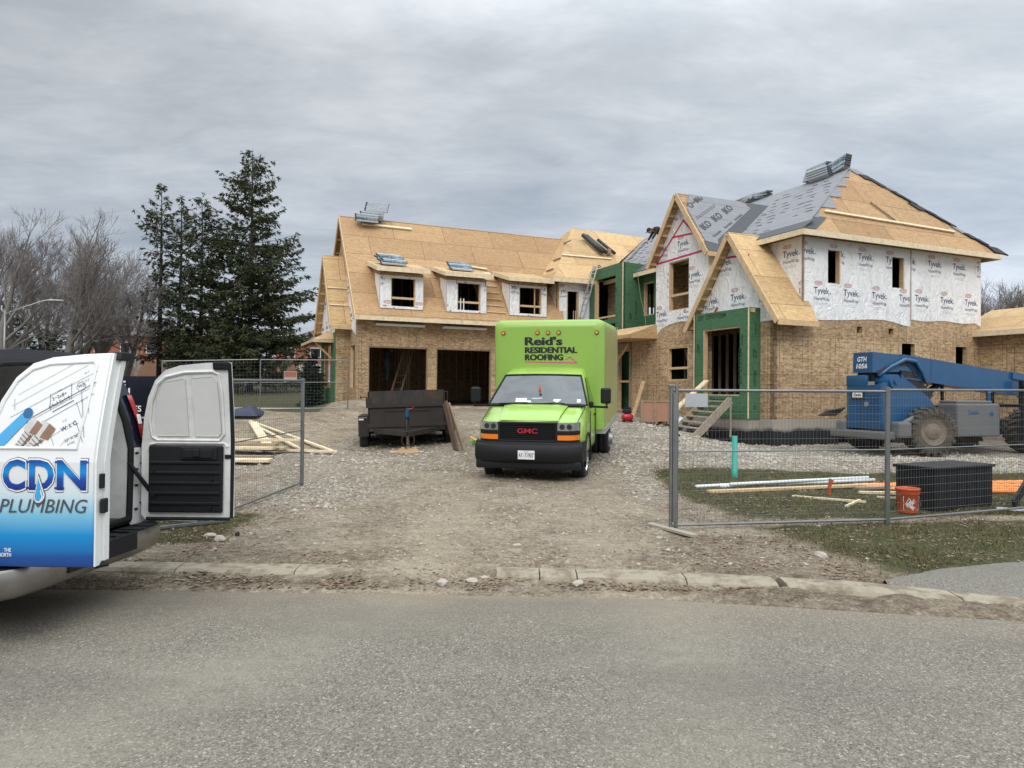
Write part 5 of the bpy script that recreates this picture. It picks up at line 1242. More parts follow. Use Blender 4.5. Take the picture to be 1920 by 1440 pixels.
    for x in (-.98, -.23, .0, .23, 1.04):
        mb = MB(); mb.tube([(x, y0+.03, 2.86), (x, y0-.02, 2.86)], .046, 14); mk = mb.build('marker_light', 'black_plastic', b_)
        mb = MB(); mb.tube([(x, y0-.018, 2.86), (x, y0-.034, 2.86)], .033, 14); mb.build('marker_light', 'marker_amber', b_)
build_truck()

# ------------------------------------------------------------ plumbing van, seen from behind with both rear doors open
VAN = thing('plumbing_van', 'plumbing van at the kerb with both rear doors swung open', 'van', (-3.57, 5.77, 0), R(-4.5))
def build_van():
    T = VAN
    # half outline of the body section (y, z)
    out = [(.92, .40), (1.0, .50), (1.02, .95), (1.015, 1.25), (.985, 1.5), (.93, 1.75), (.86, 1.92), (.76, 2.02), (.60, 2.075), (.3, 2.10), (0, 2.105)]
    inn = [(.80, .58), (.82, .60), (.83, .95), (.83, 1.25), (.81, 1.5), (.765, 1.72), (.70, 1.87), (.60, 1.955), (.48, 1.985), (.25, 2.0), (0, 2.0)]
    full = lambda h, x: [(x, y, z) for y, z in h]+[(x, -y, z) for y, z in h[-2::-1]]
    mb = MB(); mb.smooth = True; st = []
    for (x, k, dz) in ((0, 1, 0), (-.12, 1.0, 0), (-3.9, 1, .02), (-4.5, .96, -.18), (-5.0, .93, -.72), (-5.6, .90, -.86), (-5.75, .84, -1.0)):
        r_ = []
        for (x_, y, z) in full(out, x): zz = z if z < 1.1 else 1.1+(z-1.1)*(1+dz/1.0) if dz < 0 else z; r_.append((x, y*k, max(.45, zz)))
        st.append(r_)
    m = len(st[0]); mb.add([p for r_ in st for p in r_], [(i*m+j, i*m+j+1, (i+1)*m+j+1, (i+1)*m+j) for i in range(len(st)-1) for j in range(m-1)]+[tuple(range((len(st)-1)*m, len(st)*m))])
    mb.build('body', 'navy_paint', T, auto=40)
    # rear frame: painted outside, white jambs inside, floor and liner
    mb = MB(); a = full(out, 0); b = full(inn, -.0)
    mb.smooth = True; c = full([(y*.9, z*.93+.06) for y, z in inn], -.0)
    o_ = full(out, .012); i_ = full(inn, -.015)
    mb.add(o_+i_, [(j, j+1, m+j+1, m+j) for j in range(m-1)])
    for k in range(len(mb.f)):
        zc = sum(mb.v[i][2] for i in mb.f[k])/4; mb.mi[k] = 1 if zc < 1.33 else 0
    d = full(inn, -.16); mb.cur = 1; mb.add(i_+d, [(j, j+1, m+j+1, m+j) for j in range(m-1)])
    d2 = full([(y*.97, z) for y, z in inn], -3.2); mb.cur = 1; mb.add(d+d2, [(j, j+1, m+j+1, m+j) for j in range(m-1)]); mb.add([(-3.2, -.9, .5), (-3.2, .9, .5), (-3.2, .9, 2.0), (-3.2, -.9, 2.0)], [(0, 1, 2, 3)])
    mb.cur = 2; mb.box((-3.2, -.82, .56), (-.02, .82, .60)); mb.build('rear_frame', ['navy_paint', 'jamb_white', 'dark_metal'], T, auto=40)
    mb = MB()
    for s in (1, -1): mb.tube([(-.02, s*y, z) for y, z in inn], .028, 8)
    mb.tube([(-.01, -.8, .60), (-.01, .8, .60)], .03, 8); mb.build('door_seal', 'black_plastic', T)
    for s in (1, -1):
        mb = MB(); P_ = []
        for (z, y) in ((1.30, 1.005), (1.5, .985), (1.68, .945), (1.74, .93)): P_.append([(.03, s*(y-.075), z), (.045, s*(y-.03), z), (.02, s*(y+.012), z), (-.14, s*(y+.012), z)])
        mb.smooth = True; mb.add([p for r_ in P_ for p in r_], [(i*4+j, i*4+j+1, i*4+j+5, i*4+j+4) for i in range(3) for j in range(3)]+[(3, 2, 1, 0), (12, 13, 14, 15)]); mb.build('tail_lamp', 'red_lens', T)
        mb = MB(); mb.bbox((.04, s*.905, 1.47), (.052, s*.955, 1.56), .01); mb.build('reverse_lamp', 'plate_white', T)
    # hinge pillar bolts, check strap, latch at the roof
    mb = MB()
    for z in (.68, .9, 1.05, 1.2): mb.tube([(.0, .88, z), (.022, .88, z)], .012, 8); mb.tube([(.0, .95, z+.05), (.024, .95, z+.05)], .008, 8)
    mb.tube([(-.02, .80, 1.12), (.05, .86, .98), (.11, .95, .83), (.16, 1.0, .80)], .02, 8); mb.tube([(.16, 1.0, .80), (.17, 1.03, .80)], .038, 10)
    mb.build('check_strap', 'black_plastic', T)
    # bumper with black step pad
    def bump_o():
        pts = [(-.25, -1.05), (-.02, -1.05), (.12, -1.0), (.25, -.85), (.29, -.6), (.30, 0), (.29, .6), (.25, .85), (.12, 1.0), (-.02, 1.05), (-.25, 1.05)]
        prof = [(.0, .555), (.012, .535), (.01, .44), (-.02, .37), (-.10, .33)]
        mb = MB(); mb.smooth = True; vs_ = []
        for (x, y) in pts:
            l = math.hypot(max(x, 0), y*.25) or 1; nx, ny = max(x, 0)/l, y*.25/l
            for (o, z) in prof: vs_.append((x+nx*o, y+ny*o, z))
        n = 5; mb.add(vs_, [(i*n+j, (i+1)*n+j, (i+1)*n+j+1, i*n+j+1) for i in range(len(pts)-1) for j in range(n-1)]); b_ = mb.build('bumper', 'dull_steel', T, auto=45)
        mb = MB(); q = [(x, y, .555) for x, y in pts[1:-1]]+[(.03, .98, .55), (.03, -.98, .55)]; mb.slab(q, .03, n=(0, 0, 1))
        for i in range(9): y = -.72+i*.18; mb.box((.06, y, .555), (.26, y+.06, .562))
        mb.box((.0, -.42, .42), (.315, .42, .562)); mb.build('step_pad', 'black_plastic', b_)
    bump_o()
    mb = MB(); mb.box((-5.2, -.8, .32), (-.1, .8, .5)); mb.box((-.3, -.35, .25), (-.1, .35, .4)); mb.build('underbody', 'dark_metal', T)
    for (x, s) in ((-1.1, 1), (-1.1, -1), (-4.7, 1), (-4.7, -1)):
        a = MB(); b = MB(); M_ = Matrix.Rotation(R(90), 4, 'Z'); a.M = b.M = Matrix.Translation((x, s*.88, .37)) @ M_; wheel(a, b, (0, 0, 0), .37, .25, face=s); t_ = a.build('wheel', 'rubber', T); b.build('rim', 'dull_steel', t_)
    # doors. built in door space: x across (0 = hinge), z up, outer face at y=0 looking to -y, inner face at y=+
    Wd = .80; dl = [(0.0, .57), (-.03, .60), (-.035, 1.25), (-.005, 1.50), (.045, 1.70), (.12, 1.86), (.22, 1.955), (.36, 2.0), (Wd*.75, 2.025), (Wd, 2.035)]
    # left (near) door
    D = thing('rear_door', 'x', 'x', (.02, -.86, 0), R(4.5-0)); D.parent = T
    for k in ('label', 'category'): del D[k]
    bpy.data.objects.remove(D)
    def doormb(s):
        """door shell: outline dl, thickness .11, inner side at y = s*.11"""
        mb = MB(); n = len(dl)+1; o_ = [(x, 0, z) for x, z in dl]+[(Wd, 0, .57)]
        cx, cz = .42, 1.3
        r2 = [((x-cx)*.985+cx, -s*.012, (z-cz)*.99+cz) for x, _, z in o_]
        i_ = [(x, s*.11, z) for x, _, z in o_]
        mb.add(o_+r2+i_, [tuple(range(n, 2*n))[::(1 if s > 0 else -1)]]+[(j, (j+1) % n, n+(j+1) % n, n+j) for j in range(n)]+[(j, (j+1) % n, 2*n+(j+1) % n, 2*n+j) for j in range(n)])
        return mb, o_
    mb, o_ = doormb(1); mb.add([(x, .11, z) for x, _, z in o_], [tuple(range(len(o_)))])
    LD = mb.build('rear_door', 'door_print', T); LD.location = (.02, -.875, -.005); LD.scale = (.95, 1, 1.012); LD.rotation_euler = (0, 0, R(4.5)); LD['label'] = 'near rear door with the printed sign'
    # raised window blank: rim and recess
    pn = [(.045, 1.345), (.035, 1.50), (.075, 1.66), (.14, 1.80), (.235, 1.885), (.36, 1.925), (.68, 1.945), (.705, 1.92), (.69, 1.6), (.665, 1.345)]
    mb = MB(); mb.tube([(x, -.014, z) for x, z in pn+pn[:1]], .012, 6); mb.build('door_rim', 'white_paint', LD).location = (0, 0, .03)
    Q = lambda a, b: (a, -.0165, b)
    inside = lambda x, z: 1.352 < z < lerp1(x, [(.05, 1.5), (.14, 1.79), (.235, 1.875), (.36, 1.915), (.68, 1.93)]) and .055 < x < lerp1(z, [(1.34, .655), (1.92, .695)])
    mb = MB()   # blueprint line work: 0 pale ink, 1 navy ink
    def ln(p, q, w=.0025, mi=0):
        n = 24; pts = [(p[0]+(q[0]-p[0])*i/n, p[1]+(q[1]-p[1])*i/n) for i in range(n+1)]
        for a, b in zip(pts, pts[1:]):
            if inside(*a) and inside(*b): strip2(mb, [a, b], w, Q, mi)
    for p, q, w, mi in (((.05, 1.66), (.5, 1.93), .0018, 0), ((.05, 1.60), (.62, 1.93), .0018, 0), ((.1, 1.55), (.70, 1.89), .0024, 0), ((.22, 1.53), (.70, 1.81), .0045, 1), ((.22, 1.51), (.70, 1.79), .0022, 0), ((.24, 1.46), (.70, 1.73), .003, 1),
                        ((.24, 1.49), (.29, 1.345), .0025, 0), ((.28, 1.51), (.34, 1.345), .0018, 0), ((.60, 1.68), (.66, 1.42), .003, 1), ((.56, 1.66), (.62, 1.55), .0025, 1), ((.42, 1.42), (.58, 1.53), .002, 0), ((.42, 1.42), (.46, 1.345), .002, 0), ((.58, 1.53), (.66, 1.38), .0025, 0),
                        ((.36, 1.71), (.38, 1.60), .003, 1), ((.36, 1.705), (.50, 1.78), .002, 0), ((.50, 1.79), (.52, 1.68), .003, 1), ((.40, 1.59), (.54, 1.67), .005, 1), ((.63, 1.70), (.69, 1.52), .002, 0), ((.1, 1.7), (.12, 1.6), .002, 0), ((.49, 1.345), (.52, 1.39), .002, 0), ((.52, 1.39), (.64, 1.46), .002, 0)): ln(p, q, w, mi)
    for s_, x, z, h, r0, mi, bo in (('W3', .555, 1.755, .022, 20, 1, .01), ('2−2x8+', .385, 1.665, .024, 26, 0, 0), ('L4x3.5x1/4', .375, 1.612, .024, 28, 0, 0), ('W. I. C.', .49, 1.455, .027, 28, 1, .02), ('22" X 28"', .53, 1.385, .018, 26, 0, 0), ("5'-4\"", .49, 1.52, .012, 24, 0, 0), ("8'-2\"", .60, 1.80, .012, 24, 0, 0), ("18'-7\"", .585, 1.852, .012, 24, 0, 0), ('ATTIC', .55, 1.36, .014, 26, 0, 0), ("2'-0\"", .41, 1.725, .012, 24, 0, 0)):
        stamp(mb, s_, x, z, h, Q, mi, bo, rot=R(r0), ok=inside)
    strip2(mb, [(.575+.034*math.cos(R(60*i+20)), 1.768+.034*math.sin(R(60*i+20))) for i in range(7)], .003, Q, 1); ln((.585, 1.735), (.60, 1.66), .0025, 1)
    mb.build('blueprint_print', ['ink_grey', 'ink_blue'], LD).location = (.045, 0, .03)
    # printed pipe and fittings
    mb = MB(); cyl = [((-.01, 1.33), (.01, 1.375), (.20, 1.60), (.25, 1.555), (.075, 1.35), (.055, 1.33))]
    Qp = lambda a, b: (a, -.018, b)
    mb.add([Qp(*p) for p in ((.0, 1.345), (.015, 1.40), (.205, 1.605), (.255, 1.555), (.09, 1.36), (.06, 1.345))], [(0, 1, 2, 3, 4, 5)]); mb.cur = 1
    mb.add([(.225+.033*math.cos(a)*1.05+.0*1, -.0195, 1.58+.036*math.sin(a)) for a in [R(a) for a in range(0, 360, 24)]], [tuple(range(15))]); mb.build('pipe_print', ['pipe_blue', 'pipe_deep'], LD).location = (.045, 0, .03)
    mb = MB()
    def fit(x, z, sc, a):
        ca, sa = math.cos(a), math.sin(a); F = lambda p, q: Qp(x+(p*ca-q*sa)*sc, z+(p*sa+q*ca)*sc)
        mb.cur = 0; mb.add([F(*p) for p in ((-.03, -.14), (.03, -.14), (.03, -.03), (-.03, -.03))], [(0, 1, 2, 3)]); mb.add([F(*p) for p in ((-.05, -.03), (.0, -.035), (.0, .055), (-.045, .05))], [(0, 1, 2, 3)])
        mb.cur = 1; mb.add([F(*p) for p in ((.0, -.035), (.05, -.02), (.05, .05), (.0, .055))], [(0, 1, 2, 3)]); mb.add([F(*p) for p in ((.012, -.14), (.03, -.14), (.03, -.035), (.012, -.035))], [(0, 1, 2, 3)])
        mb.cur = 2
        for k in range(5): strip2(mb, [(x+(-.03*ca+(.04+.022*k)*sa)*sc, z+(-.03*sa-(.04+.022*k)*ca)*sc), (x+(.03*ca+(.05+.022*k)*sa)*sc, z+(.03*sa-(.05+.022*k)*ca)*sc)], .004*sc, lambda a_, b_: (a_, -.0195, b_), 2)
        mb.cur = 0
    fit(.275, 1.478, 1.1, R(-30)); fit(.36, 1.452, 1.25, R(-30)); mb.v = [(x, y, max(z, 1.352)) for x, y, z in mb.v]
    mb.build('fitting_print', ['fitting_pale', 'fitting_copper', 'ink_grey'], LD).location = (.045, 0, .03)
    # lettering on the lower door
    mb = MB(); Ql = lambda a, b: (a, -.0175, b)
    for off, mi, y_ in ((.055, 1, -.0150), (.042, 2, -.0160), (.010, 0, -.0175)):
        for ch, x, w in (('C', .145, .165), ('D', .335, .18), ('N', .535, .215)):
            g = off-.010; stamp(mb, ch, x-g*.24, 1.10-g*.22, .19+g*.45, (lambda yy: lambda a, b: (a, yy, b))(y_), mi, .03+g*.3, w=w+g*.5)
    for (x0, z0, x1, z1) in ((.52, 1.10, .59, 1.114), (.52, 1.276, .56, 1.29), (.71, 1.276, .765, 1.29), (.315, 1.10, .36, 1.114), (.315, 1.276, .36, 1.29)):
        mb.cur = 0; mb.add([(x, -.0186, z) for x, z in ((x0, z0), (x1, z0), (x1, z1), (x0, z1))], [(0, 1, 2, 3)])
    mb.cur = 0; mb.build('lettering', ['letter_blue', 'text_black', 'text_white'], LD)
    mb = MB(); stamp(mb, 'PLUMBING', .125, .94, .092, Ql, 0, 0, shear=.25, w=.635); mb.cur = 1
    stamp(mb, 'THE', .165, .676, .024, Ql, 1, .02, w=.05); stamp(mb, 'NORTH', .125, .643, .024, Ql, 1, .02, w=.092); mb.build('lettering', ['text_grey', 'text_white'], LD)
    mb = MB()   # water drop: dark rim, white, blue, highlight
    def drop(x, z, s, mi, y_):
        pts = [(0, .115)]+[(.048*math.sin(R(a))*(.75+.25*math.sin(R(a)/2)), -.045*math.cos(R(a))-.02) for a in range(128, -129, -16)]
        o = mb.cur; mb.cur = mi; mb.add([(x+p*s, y_, z+q*s) for p, q in pts], [tuple(range(len(pts)))]); mb.cur = o
    drop(.405, 1.075, 1.16, 0, -.0185); drop(.405, 1.075, 1.05, 1, -.0195); drop(.405, 1.073, .86, 2, -.0205); drop(.422, 1.052, .42, 1, -.0215); drop(.414, 1.054, .40, 2, -.0225)
    mb.build('drop_print', ['text_grey', 'text_white', 'pipe_blue'], LD)
    # seam edge, striker and latch
    mb = MB(); mb.box((Wd+.0, .0, .575), (Wd+.012, .075, 2.03)); mb.box((Wd-.02, .075, .60), (Wd+.03, .135, 1.98)); mb.build('door_edge', 'white_paint', LD)
    mb = MB(); mb.bbox((Wd-.03, .03, 1.985), (Wd+.05, .17, 2.045), .01); mb.build('latch', 'black_plastic', LD); mb = MB(); mb.bbox((Wd+.01, .03, 1.10), (Wd+.035, .07, 1.2), .006); mb.build('latch', 'black_plastic', LD)
    mb = MB(); mb.bbox((Wd+.02, .03, .93), (Wd+.05, .09, 1.03), .008); mb.build('bump_stop', 'black_plastic', LD); mb = MB(); mb.tube([(Wd-.02, .05, .57), (Wd+.05, .10, .575)], .02, 8); mb.build('bump_stop', 'black_plastic', LD)
    # right (far) door, inner side to the camera: hinge at x=0, inner face looks to -y
    mb, o_ = doormb(1); mb.v = [(x, -y+.11, z) for x, y, z in mb.v]; mb.f = [f[::-1] for f in mb.f]
    # inner skin with two stamped panels
    mb.add([(x, .0, z) for x, _, z in o_], [tuple(range(len(o_)))[::-1]])
    RD = mb.build('rear_door', 'jamb_white', T); RD.location = (.06, .93, .02); RD.rotation_euler = (0, 0, R(4.5)); RD['label'] = 'far rear door showing its inner skin and black trim'
    rim = [(.07, 1.33), (.05, 1.47), (.075, 1.65), (.14, 1.82), (.22, 1.89), (.4, 1.935), (.66, 1.945), (.715, 1.92), (.735, 1.75), (.74, 1.36), (.70, 1.30), (.12, 1.30)]
    mb = MB(); mb.tube([(x, -.004, z) for x, z in rim+rim[:1]], .016, 6)
    mb.tube([(x, -.004, z) for x, z in [(.03, 1.20), (.05, 1.26), (.12, 1.275), (.74, 1.275), (.775, 1.24)]], .012, 6); mb.build('door_rim', 'jamb_white', RD)
    mb = MB()
    for P_ in ([(.12, 1.34), (.10, 1.5), (.13, 1.72), (.19, 1.84), (.37, 1.875), (.40, 1.87), (.41, 1.34)], [(.48, 1.34), (.46, 1.88), (.66, 1.90), (.695, 1.84), (.71, 1.55), (.715, 1.37), (.69, 1.34)]):
        mb.slab([(x, -.008, z) for x, z in P_], .01, n=(0, -1, 0)); mb.tube([(x, -.008, z) for x, z in P_+P_[:1]], .0045, 5)
    mb.build('stamped_panel', 'jamb_grey', RD)
    mb = MB(); mb.bbox((.045, -.035, .625), (.74, .0, 1.255), .02)
    for i in range(5): z = .70+i*.095; mb.bbox((.06, -.05, z), (.72, -.03, z+.03), .008)
    mb.bbox((.35, -.052, 1.12), (.69, -.03, 1.24), .02); mb.bbox((.38, -.065, 1.14), (.65, -.05, 1.22), .012); mb.bbox((.48, -.085, 1.15), (.54, -.06, 1.225), .01)
    for x, z in ((.10, 1.02), (.10, .79), (.36, .66), (.63, .68), (.64, .94)): mb.tube([(x, -.03, z), (x, -.055, z)], .018, 10)
    mb.build('door_trim', 'black_plastic', RD)
    mb = MB(); mb.tube([(Wd+.005, .02, .575), (Wd+.012, .02, 1.3), (Wd+.008, .02, 2.02)], .02, 8); mb.tube([(.02, .0, .565), (Wd, .0, .565)], .016, 8); mb.bbox((Wd-.13, -.03, 1.96), (Wd+.01, .06, 2.035), .012); mb.bbox((Wd-.05, -.015, 1.13), (Wd-.0, .02, 1.17), .006)
    mb.build('door_seal', 'black_plastic', RD)
    # the glazed upper part of the rear leans forward: lean doors, frame, lamps and seals alike
    lean = lambda z: .20*max(0, (z-1.28)/.75)**1.2
    def shear(ob, fn):
        lz = ob.location.z if ob is not LD and ob is not RD else 0
        bm = bmesh.new(); bm.from_mesh(ob.data)
        for zc in (1.28, 1.38, 1.48, 1.58, 1.68, 1.78, 1.88, 1.98):
            bmesh.ops.bisect_plane(bm, geom=bm.verts[:]+bm.edges[:]+bm.faces[:], plane_co=(0, 0, zc-lz), plane_no=(0, 0, 1))
        bm.to_mesh(ob.data); bm.free()
        for v in ob.data.vertices: fn(v, v.co.z+lz)
        for ch in ob.children: shear(ch, fn)
    def fl(v, z): v.co.y += lean(z)
    def fr(v, z): v.co.y -= lean(z)*.5
    shear(LD, fl); shear(RD, fr)
    for ob in list(T.children):
        nm = ob.name.split('.')[0]
        if nm in ('rear_frame', 'door_seal', 'tail_lamp', 'reverse_lamp', 'body'):
            for v in ob.data.vertices:
                if v.co.x > -.3: v.co.x -= lean(v.co.z)
simple('fitting_pale', (.55, .54, .52), .4, var=.3, scale=14); simple('fitting_copper', (.24, .14, .09), .4, var=.3, scale=14)
simple('pipe_blue', (.06, .36, .66), .35, var=.1); simple('pipe_deep', (.01, .12, .30), .4); simple('jamb_grey', (.60, .60, .575), .45, var=.08, scale=9, bmp=.15)
build_van()

# ------------------------------------------------------------ dump trailer
TRL = thing('dump_trailer', 'black rusty dump trailer parked with its tongue on wood blocks in front of the garage', 'trailer', (-2.46, 17.0, .40), rot=(0, R(-2.0), R(9)))
def build_trailer():
    T = TRL; y0 = 1.15
    mb = MB(); mb.box((-.97, y0, .55), (.97, y0+.05, 1.02)); mb.box((-.97, y0, .55), (-.93, y0+3.2, 1.4)); mb.box((.93, y0, .55), (.97, y0+3.2, 1.4)); mb.box((-.93, y0+.05, .55), (.93, y0+3.2, .6))
    mb.box((-1.0, y0-.04, 1.0), (1.0, y0+.08, 1.08)); mb.box((-1.0, y0-.03, .50), (1.0, y0+.08, .60)); mb.box((-1.02, y0-.03, 1.0), (-.9, y0+.0, 1.25)); mb.box((-.55, y0-.03, .6), (.55, y0+.0, .93)); mb.box((-.55, y0-.05, .90), (.55, y0, .93))
    mb.build('box', 'rust_metal', T)
    mb = MB(); mb.box((-.95, y0+.0, 1.08), (.95, y0+.04, 1.42)); mb.tube([(-1.15, y0+.05, 1.27), (-.95, y0+.05, 1.27)], .015, 6); mb.tube([(-1.15, y0+.05, 1.24), (-1.15, y0+.05, 1.30)], .02, 6)
    mb.tube([(.95, y0+.1, 1.36), (1.05, y0+.1, 1.36), (1.05, y0+.1, 1.1)], .015, 6)
    for x in (-.6, -.1, .4): mb.box((x, y0-.012, 1.09), (x+.02, y0, 1.41))
    mb.build('front_board', 'dark_metal', T)
    mb = MB()
    for s in (1, -1):
        mb.box((s*.98, y0+.55, .48), (s*1.24, y0+2.2, .52)); mb.box((s*.98, y0+.35, .26), (s*1.24, y0+.38, .74)); mb.box((s*.98, y0+.35, .75), (s*1.24, y0+2.3, .79)); mb.box((s*.98, y0+.36, .5), (s*1.02, y0+2.3, .76))
    mb.build('fender', 'rust_metal', T)
    mb = MB(); mb.box((-1.22, y0+.335, .68), (-1.1, y0+.35, .72)); mb.build('marker_light', 'plate_white', T)
    for s in (1, -1):
        for y in (y0+.85, y0+1.65):
            a = MB(); b = MB(); wheel(a, b, (s*1.11, y, .22), .34, .22, face=s); t_ = a.build('wheel', 'rubber', T); b.build('rim', 'dull_steel', t_)
    mb = MB(); mb.beam((-.8, y0, .42), (0, -.1, .38), .08, .12); mb.beam((.8, y0, .42), (0, -.1, .38), .08, .12); mb.box((-.95, y0, .40), (.95, y0+3.1, .50)); mb.tube([(-1.1, y0+.85, .33), (1.1, y0+.85, .33)], .04, 6)
    mb.box((-.5, y0-.12, .36), (.45, y0-.02, .44)); mb.build('frame', 'dark_metal', T)
    mb = MB(); mb.tube([(0, .12, .10), (0, .12, .35)], .035, 10); mb.bbox((-.09, .05, .04), (.09, .2, .07), .005); mb.tube([(0, .12, .35), (0, .12, .72)], .045, 12); mb.build('jack', 'dull_steel', T)
    mb = MB(); mb.tube([(0, .12, .78), (0, .12, .93)], .045, 12); mb.tube([(0, .12, .9), (.0, .12, 1.0)], .025, 8); mb.build('jack_body', 'blue_paint', T)
    mb = MB(); mb.tube([(0, .12, .45), (0, .12, .78)], .045, 12); mb.build('jack_tube', 'black_plastic', T)
    mb = MB(); mb.tube([(0, .12, .96), (.12, .1, .98), (.15, .1, 1.02)], .012, 6); mb.build('jack_crank', 'red_tank', T)
    mb = MB()
    for s in (1, -1):
        for i in range(12):
            a = i/11; p = Vector((s*(.05+.10*math.sin(a*3.1)), .02-.05*a, .42-.36*a)); mb.tube([p+Vector((0, 0, .02)), p-Vector((0, 0, .02))], .012 if i % 2 else .018, 5)
    mb.build('safety_chain', 'rust_metal', T)
build_trailer()
# ------------------------------------------------------------ telehandler
simple('rim_muddy', (.19, .155, .115), .85, var=.3, scale=5, bmp=.3, dirt=(.08, .065, .05), dirtamt=.6)
TEL = thing('telehandler', 'blue and grey telescopic handler with muddy tyres behind the right fence', 'telehandler', (10.95, 20.25, .17), math.atan2(.35, .94))
def build_tele():
    T = TEL
    def tyre(x, y, f, nm='wheel'):
        r, w = .66, .42; a = MB(); a.M = Matrix.Translation((x, y, r)) @ Matrix.Rotation(R(90-16), 4, 'Z')
        a.smooth = True; a.lathe([(r*.56, -w/2+.03), (r*.62, -w/2-.01), (r*.85, -w/2-.02), (r*.93, -w/2+.02), (r*.945, 0), (r*.93, w/2-.02), (r*.85, w/2+.02), (r*.62, w/2+.01), (r*.56, w/2-.03)], (0, 0, 0), 'X', 36); a.smooth = False
        for k in range(22):
            for sd in (1, -1):
                an = 2*math.pi*(k+.5*(sd > 0))/22; an2 = an+.13
                p = Vector((sd*.02, r*.965*math.sin(an2), r*.965*math.cos(an2))); q = Vector((sd*(w/2+.005), r*.95*math.sin(an), r*.95*math.cos(an))); q2 = Vector((sd*(w/2+.02), r*.80*math.sin(an-.02), r*.80*math.cos(an-.02)))
                up = Vector((0, math.sin(an), math.cos(an))); a.beam(p, q, .085, .07, up=tuple(up)); a.beam(q, q2, .06, .05, up=(sd, 0, 0))
        t_ = a.build(nm, 'rubber_muddy', T)
        b = MB(); b.M = a.M; rr = r*.56
        b.lathe([(rr*1.05, f*(w/2-.02)), (rr*1.0, f*(w/2)), (rr*.93, f*(w/2-.03)), (rr*.62, f*(w/2-.06)), (rr*.5, f*(w/2-.03)), (rr*.22, f*(w/2)), (.001, f*(w/2))], (0, 0, 0), 'X', 28)
        for k in range(8): an = k*math.pi/4; b.tube([(f*(w/2-.06), rr*.42*math.sin(an), rr*.42*math.cos(an)), (f*(w/2-.02), rr*.42*math.sin(an), rr*.42*math.cos(an))], .016, 6)
        b.build('rim', 'rim_muddy', t_)
    for x in (0, 3.95):
        tyre(x, -1.02, 1 if False else -1) if False else None
        for y in (-1.02, 1.02): tyre(x, y, -1 if y < 0 else 1)
    mb = MB(); mb.box((-1.2, -.42, .55), (4.2, .42, .95)); mb.tube([(0, -.9, .66), (0, .9, .66)], .13, 10); mb.tube([(3.95, -.9, .66), (3.95, .9, .66)], .13, 10); mb.box((-.5, -.7, .5), (.4, .7, .62)); mb.build('chassis', 'dark_metal', T)
    # blue rear tower with mesh door
    mb = MB()
    def prism(pts, y0_, y1_):
        n = len(pts); mb.add([(x, y0_, z) for x, z in pts]+[(x, y1_, z) for x, z in pts], [tuple(range(n)), tuple(range(n, 2*n))[::-1]]+[(i, n+i, n+(i+1) % n, (i+1) % n) for i in range(n)])
    prism([(-1.42, .72), (-1.38, 1.95), (-.55, 2.1), (.3, 1.6), (.75, 1.15), (.7, .95), (.4, .72)], -.74, -.62); prism([(-1.42, .72), (-1.38, 1.95), (-.55, 2.1), (.3, 1.6), (.5, .72)], .30, .40)
    mb.box((-1.43, -.74, .72), (-1.36, .40, 1.92)); mb.box((-1.36, -.62, .72), (.3, .30, 1.3)); mb.bbox((-1.45, -.25, 1.88), (-1.30, .42, 2.18), .03)
    mb.tube([(-.95, -.80, 2.0), (-.95, .42, 2.0)], .20, 18); mb.tube([(-.95, -.84, 2.0), (-.95, -.80, 2.0)], .08, 12)
    for i in range(10): mb.box((-1.445, -.7, .80+i*.09), (-1.43, .0, .84+i*.09))
    mb.box((-.3, -.76, .75), (-.1, -.74, 1.2)); mb.build('rear_body', 'blue_paint', T, auto=35)
    mb = MB(); mb.box((-1.452, -.22, 1.50), (-1.444, .24, 1.78)); mb.build('nameplate', 'dark_metal', T); np_ = HOUSE
    mb = MB(); mb.box((-1.458, -.16, 1.56), (-1.453, .18, 1.72)); Qr = lambda a, b: (-1.461, -a, b); stamp(mb, 'Genie', -.145, 1.60, .075, Qr, 1, .02, w=.27); mb.build('nameplate', ['plate_white', 'text_black'], T)
    mb = MB(); mb.tube([(-1.45, -.30, 1.38), (-1.47, -.30, 1.38)], .07, 14); mb.box((-1.2, -.75, 2.05) if False else (-1.46, -.55, 1.90), (-1.44, -.35, 2.0)); mb.build('lamp', 'clear_lens', T)
    # grey bumper weight and rear fender
    mb = MB(); mb.bbox((-1.52, -.95, .44), (-1.1, .95, .66), .05); mb.bbox((-1.50, .42, .6), (-1.2, .75, .92), .06); mb.smooth = True
    mb.tube([(-.85, -.95, .55), (-.85, -.95, .9), (-.5, -.95, 1.02), (-.2, -.95, 1.0)], .07, 6); mb.smooth = False; mb.bbox((-1.15, -1.1, .5), (-.70, -.78, .92), .06)
    mb.slab([(-1.55, .95, 1.18), (-1.55, 1.35, 1.0), (-.9, 1.35, 1.0), (-.9, .95, 1.25)], .04); mb.build('counterweight', 'grey_plastic', T)
    # boom: rear hood with stencil, main section, inner section, head
    mb = MB(); by0, by1 = -.34, .20
    def seg(p, q, w0, h0, w1, h1, mi=0):
        p = Vector(p); q = Vector(q); d = (q-p).normalized(); up = Vector((0, 0, 1)); r = Vector((0, 1, 0)); u = r.cross(d) if r.cross(d).z > 0 else d.cross(r); a = []
        for c, w, h in ((p, w0, h0), (q, w1, h1)):
            a += [tuple(c-r*w/2-u*h/2), tuple(c+r*w/2-u*h/2), tuple(c+r*w/2+u*h/2), tuple(c-r*w/2+u*h/2)]
        mb.cur = mi; mb.add(a, [(0, 1, 2, 3), (7, 6, 5, 4), (0, 4, 5, 1), (1, 5, 6, 2), (2, 6, 7, 3), (3, 7, 4, 0)]); mb.cur = 0
    seg((-1.35, -.07, 2.53), (-.35, -.07, 2.52), .66, .56, .62, .48); seg((-.35, -.07, 2.53), (.45, -.07, 2.50), .62, .40, .56, .46)
